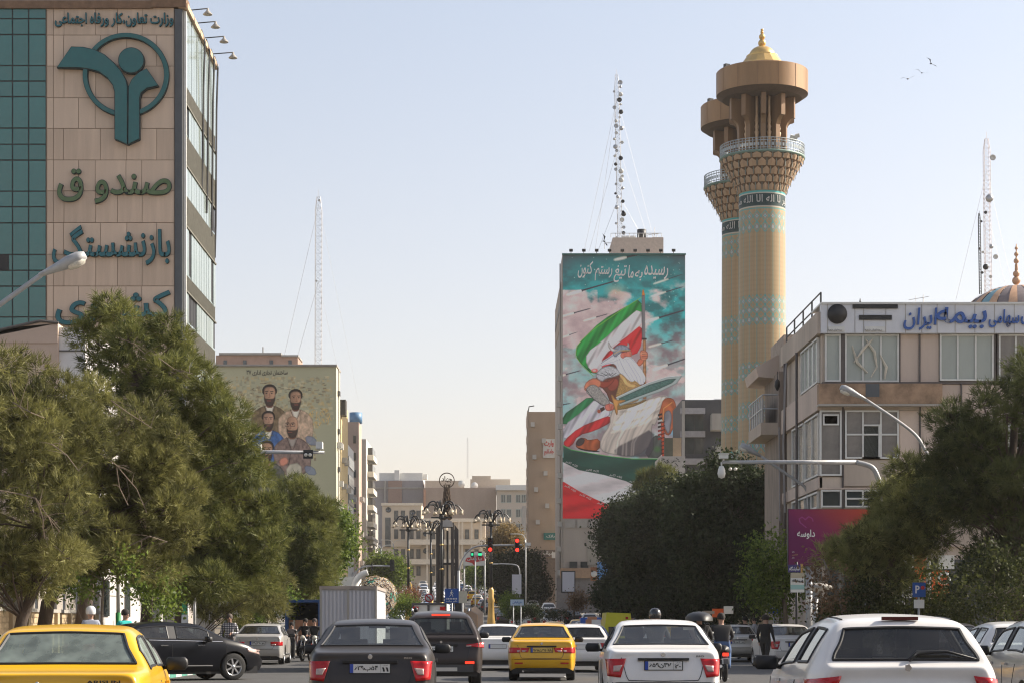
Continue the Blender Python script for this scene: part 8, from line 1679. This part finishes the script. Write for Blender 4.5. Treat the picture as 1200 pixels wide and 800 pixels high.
# ---------------------------------------------------------------- people and motorcycles
SK = (.42, .25, .18)
def person(label, loc, rz, J, top, legs, shoe=(.02, .02, .022), hair=(.015, .012, .010), hat=None, plaid=None, group='people on foot', bulk=1.0):
    """J: dict of joints. one skinned surface, coloured by region; hair or hat is a child"""
    o = empty('person', loc, label, 'person', group, rz)
    names = ['pel', 'spi', 'che', 'nek', 'hed', 'top'] ; V = []; Rr = []; E_ = []; reg = []
    def v(p, r, g): V.append(tuple(p)); Rr.append(r if hasattr(r, '__len__') else (r, r)); reg.append(g); return len(V)-1
    P = {k: Vector(q) for k, q in J.items()}
    pel = v(P['pel'], (.15*bulk, .115*bulk), 1); spi = v(P['spi'], (.135*bulk, .105*bulk), 0); che = v(P['che'], (.165*bulk, .115*bulk), 0); nb = v(P['nek']-Vector((0, 0, .045)), (.085, .075), 0); nek = v(P['nek'], .055, 2); h1 = v(P['hed'], (.075, .088), 2); h2 = v(P['hed']+(P['hed']-P['nek']).normalized()*.10, (.070, .085), 2)
    E_ += [(pel, spi), (spi, che), (che, nb), (nb, nek), (nek, h1), (h1, h2)]
    for s in 'lr':
        sh, el, wr, ha = P['sh'+s], P['el'+s], P['wr'+s], None
        a = v(sh, .068*bulk, 0); b = v(sh.lerp(el, .5), .056*bulk, 0); c = v(el, .047, 0); d2 = v(el.lerp(wr, .5), .042, 0); e2 = v(wr, .030, 0 if True else 2); hd = v(wr+(wr-el).normalized()*.055, (.038, .024), 2); E_ += [(che, a), (a, b), (b, c), (c, d2), (d2, e2), (e2, hd)]
        hp, kn, an, to = P['hi'+s], P['kn'+s], P['an'+s], P['to'+s]
        a = v(hp, .095*bulk, 1); b = v(hp.lerp(kn, .55), .080*bulk, 1); c = v(kn, .062, 1); d2 = v(kn.lerp(an, .5), .056, 1); e2 = v(an, .045, 1); f2 = v(to, (.045, .032), 3); E_ += [(pel, a), (a, b), (b, c), (c, d2), (d2, e2), (e2, f2)]
    me = bpy.data.meshes.new('body'); me.from_pydata(V, E_, []); t = bpy.data.objects.new('tmp', me); C.objects.link(t)
    t.modifiers.new('sk', 'SKIN'); 
    for i, sv_ in enumerate(me.skin_vertices[0].data): sv_.radius = Rr[i]; sv_.use_root = (i == 0)
    m_ = t.modifiers.new('su', 'SUBSURF'); m_.levels = 2; m_.render_levels = 2
    dg = bpy.context.evaluated_depsgraph_get(); bm_ = bpy.data.meshes.new_from_object(t.evaluated_get(dg)); bpy.data.objects.remove(t)
    tm = mat('cloth_%02d%02d%02d' % tuple(int(c*99) for c in top), top, .9, var=.2, scale=8) if not plaid else plaid
    for m in (tm, mat('trousers_%02d%02d%02d' % tuple(int(c*99) for c in legs), legs, .9, var=.15, scale=6), mat('skin', SK, .55, var=.08), mat('shoes', shoe, .6, var=0)): bm_.materials.append(m)
    VV = [Vector(p) for p in V]
    for f in bm_.polygons:
        c = f.center; best = min(range(len(E_)), key=lambda q: seg_d(c, VV[E_[q][0]], VV[E_[q][1]])); a, b = E_[best]; f.material_index = reg[a] if (c-VV[a]).length < (c-VV[b]).length else reg[b]; f.use_smooth = True
    link('body', bm_, o)
    # fingers and thumb rooted in each palm, nose and ears
    x = MB()
    for s in 'lr':
        el, wr = P['el'+s], P['wr'+s]; u = (wr-el).normalized(); sd_ = u.cross(Vector((0, 1, .3))).normalized(); pl = wr+u*.075
        for q in range(4): a = pl+sd_*(q-1.5)*.017; ln = (.060, .072, .066, .050)[q]; x.tube([a, a+u*ln*.5-Vector((0, 0, .006)), a+u*ln*.9-Vector((0, 0, .028))], [.0095, .0085, .006], 5)
        x.tube([wr+u*.03+sd_*.03, wr+u*.06+sd_*.055, wr+u*.09+sd_*.052], [.011, .010, .007], 5)
    H0 = P['hed']; f = Vector(J.get('face', (0, -1, 0))).normalized(); sd_ = f.cross(Vector((0, 0, 1))).normalized()
    x.tube([H0+f*.085+Vector((0, 0, .06)), H0+f*.112+Vector((0, 0, .025)), H0+f*.085+Vector((0, 0, .015))], [.008, .016, .008], 6)
    for s in (1, -1): x.lathe([(0, -.012), (.02, -.008), (.028, .006), (0, .012)], H0+sd_*s*.080+Vector((0, 0, .03)), 8, axis='X')
    x.build('face_and_hands', mat('skin', SK), o)
    e_ = MB()
    for s in (1, -1): e_.lathe([(0, -.006), (.011, 0), (0, .006)], H0+f*.086+sd_*s*.032+Vector((0, 0, .055)), 6)
    e_.bx(H0+f*.090-Vector((0, 0, .022)), (.04, .012, .008)).build('eyes_and_mouth', mat('eye_dark', (.05, .02, .02), .4), o)
    hb_ = MB(); pr_ = [(.0, .135), (.05, .125), (.085, .09), (.098, .045), (.097, .0), (.088, -.035)]
    hb_.lathe([(r_*1.02, z_) for r_, z_ in pr_], (0, 0, 0), 14); hb_.v = [tuple(H0+Vector((p[0], p[1]*1.1, p[2]+.06))-f*(.022 if not hat else .004)) for p in hb_.v]
    if hat: hb_.v = [tuple(H0+(Vector(p)-H0)*1.28) for p in hb_.v]
    hb_.build('helmet' if hat else 'hair', mat('helmet_%02d' % int(hat[0]*99), hat, .25, var=.05, coat=.5) if hat else mat('hair_%02d' % int(hair[0]*99), hair, .85, var=.1), o)
    return o
def seg_d(p, a, b):
    ab = b-a; t = max(0, min(1, (p-a).dot(ab)/max(ab.length_squared, 1e-9))); return (p-a-ab*t).length
def stand(lean=0, arms=((.26, .02, 1.12, .27, -.12, .90), (-.26, .02, 1.12, -.27, -.10, .90)), step=.08, f=(0, -1, 0), h=1.0):
    a, b = arms; J = dict(pel=(0, 0, .95), spi=(0, lean*.3, 1.12), che=(0, lean*.7, 1.33), nek=(0, lean, 1.49), hed=(0, lean*1.1-.01, 1.57), shl=(.18, lean*.8, 1.40), shr=(-.18, lean*.8, 1.40), ell=a[:3], wrl=a[3:], elr=b[:3], wrr=b[3:],
                          hil=(.10, 0, .88), knl=(.11, -step, .50), anl=(.12, -step*1.2, .10), tol=(.13, -step*1.2-.14, .04), hir=(-.10, 0, .88), knr=(-.11, step, .50), anr=(-.12, step*1.8, .10), tor=(-.13, step*1.8-.14, .04))
    J = {k: tuple(c*h for c in q) for k, q in J.items()}; J['face'] = f; return J
def ride(h=0, lean=-.12, f=(0, -1, 0)):
    return dict(pel=(0, 0, .86), spi=(0, lean*.4, 1.02), che=(0, lean, 1.24), nek=(0, lean*1.25, 1.40), hed=(0, lean*1.3, 1.48), shl=(.19, lean, 1.31), shr=(-.19, lean, 1.31), ell=(.30, lean-.22, 1.10), elr=(-.30, lean-.22, 1.10), wrl=(.30, lean-.45, 1.03), wrr=(-.30, lean-.45, 1.03),
                hil=(.12, -.02, .82), hir=(-.12, -.02, .82), knl=(.22, -.42, .72), knr=(-.22, -.42, .72), anl=(.20, -.22, .36), anr=(-.20, -.22, .36), tol=(.20, -.38, .31), tor=(-.20, -.38, .31), face=f)
def motorcycle(label, loc, rz, red=True):            # front points to -Y
    o = empty('motorcycle', loc, label, 'motorcycle', 'motorcycles in the traffic', rz)
    for y_, nm in ((-.68, 'front_wheel'), (.62, 'rear_wheel')):
        w = MB().lathe([(.20, -.03), (.285, -.045), (.30, -.02), (.30, .02), (.285, .045), (.20, .03), (.20, -.03)], (0, 0, 0), 22, axis='X').build(nm, tyre, o, (0, y_, .30))
        b = MB()
        for q in range(10): b.tube([(0, 0, 0), (0, .22*math.cos(q*math.pi/5), .22*math.sin(q*math.pi/5))], .006, 4)
        b.lathe([(.05, -.05), (.05, .05)], (0, 0, 0), 10, axis='X').build('spokes', chrome, w)
    MB().tube([(0, -.50, .80), (0, -.2, .45), (0, .2, .38), (0, .55, .34)], .03, 6).tube([(0, -.48, .82), (0, .1, .68), (0, .45, .66)], .025, 6).box(-.11, .11, -.2, .2, .28, .52).build('frame_and_engine', dark_m, o)
    for s in (1, -1): MB().tube([(s*.07, -.68, .30), (s*.07, -.52, .80), (s*.07, -.48, .95)], .022, 6).build('fork', chrome, o); MB().tube([(s*.06, .25, .32), (s*.13, .6, .36), (s*.13, .95, .38)], [.02, .035, .04], 8).build('exhaust', chrome, o) if s > 0 else None; MB().tube([(0, -.47, .98), (s*.2, -.46, 1.02), (s*.36, -.36, 1.0)], .014, 6).build('handlebar', dark_m, o); MB().tube([(s*.25, -.46, 1.0), (s*.30, -.47, 1.14)], .007, 4).lathe([(0, -.01), (.055, 0), (0, .01)], (s*.32, -.47, 1.17), 10, axis='Y').build('mirror', dark_m, o)
    MB().lathe([(0, -.30), (.09, -.24), (.14, -.05), (.12, .12), (.05, .2), (0, .22)], (0, -.18, .78), 12, axis='Y').build('fuel_tank', mat('tank_red' if red else 'tank_black', (.25, .02, .02) if red else (.02, .02, .025), .25, coat=.5), o)
    MB().lathe([(0, 0), (.11, .03), (.13, .3), (.12, .6), (0, .68)], (0, .02, .76), 10, axis='Y').build('saddle', black_m, o)
    MB().lathe([(0, -.09), (.085, -.07), (.095, 0), (.05, .1)], (0, -.62, .92), 14, axis='Y').build('headlamp', lens, o); MB().bx((0, .80, .66), (.14, .05, .08)).build('tail_lamp', lamp_on, o); MB().bx((0, .84, .50), (.18, .02, .14)).build('number_plate', plate_w, o)
    MB().lathe([(.33, -.06), (.33, .06)], (0, -.68, .30), 12, axis='X', a0=.4, a1=2.4).lathe([(.34, -.06), (.34, .06)], (0, .62, .30), 12, axis='X', a0=.4, a1=2.2).build('mudguard', dark_m, o)
    return o
# plaid cloth
pm_ = bpy.data.materials.new('plaid_cloth'); pm_.use_nodes = True; n_ = pm_.node_tree.nodes; l_ = pm_.node_tree.links
tc_ = n_.new('ShaderNodeTexCoord'); mx_ = []
for axis in ('X', 'Z'):
    w_ = n_.new('ShaderNodeTexWave'); w_.bands_direction = axis; w_.inputs['Scale'].default_value = 4.2; l_.new(tc_.outputs['Object'], w_.inputs[0]); mx_.append(w_)
ad = n_.new('ShaderNodeMath'); ad.operation = 'MULTIPLY'; l_.new(mx_[0].outputs['Fac'], ad.inputs[0]); l_.new(mx_[1].outputs['Fac'], ad.inputs[1])
cr_ = n_.new('ShaderNodeValToRGB'); cr_.color_ramp.elements[0].color = (.05, .05, .07, 1); cr_.color_ramp.elements[1].color = (.62, .60, .60, 1); cr_.color_ramp.elements[1].position = .55; l_.new(ad.outputs[0], cr_.inputs[0]); l_.new(cr_.outputs[0], n_['Principled BSDF'].inputs['Base Color']); n_['Principled BSDF'].inputs['Roughness'].default_value = .9
person('man in a black and white plaid shirt standing on the left pavement', (X(269, 66), 66, 0), R(5), stand(arms=((.27, -.02, 1.13, .10, -.24, 1.12), (-.27, .0, 1.13, -.24, -.12, .92))), (.3, .3, .3), (.10, .09, .09), hair=(.10, .08, .07), plaid=pm_, bulk=1.08)
person('person in a white safety helmet between the pine trunks', (X(106.5, 51), 51, .13), R(20), stand(lean=.02, h=.94), (.30, .32, .38), (.06, .06, .08), hat=(.62, .62, .62))
person('dark haired person in turquoise bending behind the yellow taxi', (X(144, 52), 52, .13), R(50), stand(lean=-.10, h=.93), (.02, .35, .33), (.04, .04, .06))
mA = motorcycle('left one of the two motorcycles facing us beside the silver sedan', (X(359, 80), 80, 0), R(-8), False)
person('rider in black on the left motorcycle beside the silver sedan', (X(359, 80), 80.0, .0), R(-8), ride(), (.015, .015, .017), (.02, .02, .03), group='motorcycle riders')
mB = motorcycle('right one of the two motorcycles facing us, headlamp to the dark grey sedan', (X(368.5, 79), 79, 0), R(6), False)
person('rider in black with bare head on the motorcycle nearest the dark grey sedan', (X(368.5, 79), 79, .0), R(6), ride(lean=-.15), (.02, .02, .022), (.02, .02, .03), hair=(.04, .03, .03), group='motorcycle riders')
person('person seated low behind the silver sedan in front of the cartons', (X(342, 84), 84, 0), 0, stand(h=.86), (.20, .17, .16), (.05, .05, .05))
mC = motorcycle('motorcycle seen from behind between the white sedan and the silver one', (X(846, 50), 50, 0), R(180), True)
person('rider in a dark jacket and blue jeans seen from behind beside the white sedan', (X(846, 50), 50, .0), R(180), ride(lean=-.14), (.018, .017, .022), (.07, .12, .24), group='motorcycle riders', bulk=1.2)
mD = motorcycle('motorcycle carrying a black rain canopy behind the white sedan', (X(820, 46), 46, 0), R(180), False)
person('rider under the black rain canopy behind the white sedan', (X(820, 46), 46, .0), R(180), ride(lean=-.10), (.02, .02, .02), (.03, .03, .04), group='motorcycle riders')
cn_ = empty('rain_canopy', (X(819, 46), 46, 1.55), 'black cloth rain canopy stretched over a motorcycle rider', 'canopy')
MB().lathe([(.62, -.16), (.60, -.02), (.48, .10), (.25, .17), (0, .19)], (0, 0, 0), 16).build('canopy_cloth', black_m, cn_).scale = (.50, 1.2, .62); MB().tube([(.1, -.5, -.5), (.1, -.45, 0)], .015, 5).tube([(-.1, .5, -.5), (-.1, .45, 0)], .015, 5).build('stays', dark_m, cn_)
MB().box(.12, .34, -.1, .5, .06, .13).build('canopy_flap', mat('flap_tan', (.30, .24, .18), .8), cn_)
mE = motorcycle('motorcycle hidden behind the white sedan roof, only its rider showing', (X(766, 42), 42, 0), R(180), False)
person('rider in a shiny black helmet just above the white sedan roof', (X(768, 42), 42, -.02), R(180), ride(lean=-.05), (.02, .02, .02), (.02, .02, .02), hat=(.015, .015, .017), group='motorcycle riders')
person('person dressed all in black standing by the silver sedan at the right', (X(897, 64), 64, 0), R(150), stand(step=.12, h=.97), (.010, .010, .011), (.012, .012, .013), bulk=1.1)
person('person in a dark jacket beyond the white sedan near the blue sign', (X(929.5, 72), 79, 0), R(-60), stand(), (.03, .03, .045), (.03, .03, .04))
for i, (px, d, t_, lb) in enumerate([(722, 122, (.5, .46, .38), 'pedestrian in a pale top among people at the kerb under the dark trees'), (730, 124, (.03, .04, .07), 'pedestrian in navy among people at the kerb under the dark trees'), (741, 130, (.08, .08, .08), 'pedestrian in grey walking away under the dark trees'), (640, 185, (.03, .03, .03), 'pedestrian in black near the clipped ball shrubs'), (646, 188, (.12, .04, .03), 'pedestrian in dark red near the clipped ball shrubs'), (655, 180, (.45, .43, .40), 'pedestrian in white crossing before the mural tower'), (873, 84, (.05, .03, .03), 'pedestrian half hidden behind the silver sedan at the right'), (884, 88, (.3, .3, .32), 'pedestrian in light grey left of the person in black')]):
    person(lb, (X(px, d), d, zt(d)), R(40*i), stand(step=.12), t_, (.03, .03, .035), group='pedestrians farther off')
sgr = empty('shop_sign', (X(843, 92), 92, .13), 'small orange and white lit shop sign in the shade above the rider', 'sign'); MB().box(-.32, .18, -.05, .05, Z(726, 92), Z(716, 92)).build('orange_plate', org, sgr); MB().box(.2, .62, -.05, .05, Z(722, 92), Z(713, 92)).build('white_plate', frame_w, sgr); MB().tube([(0, 0, 0), (0, 0, Z(716, 92))], .03, 6).build('pole', dark_m, sgr)
# ---------------------------------------------------------------- hazy air over the whole street
hz = MB().box(-420, 420, -60, 900, -2, 75).build('haze', None)
hm = bpy.data.materials.new('haze_air'); hm.use_nodes = True; hn = hm.node_tree.nodes; hn.clear()
pv = hn.new('ShaderNodeVolumePrincipled'); pv.inputs['Color'].default_value = (.97, .93, .88, 1); pv.inputs['Density'].default_value = .00011; pv.inputs['Anisotropy'].default_value = .3
ho = hn.new('ShaderNodeOutputMaterial'); hm.node_tree.links.new(pv.outputs[0], ho.inputs['Volume'])
hz.data.materials.clear(); hz.data.materials.append(hm); tag(hz, kind='stuff')
tri = sum(sum(len(p.vertices)-2 for p in o.data.polygons) for o in {o.data.name: o for o in S.objects if o.type == 'MESH'}.values()); print('TRIS', tri)
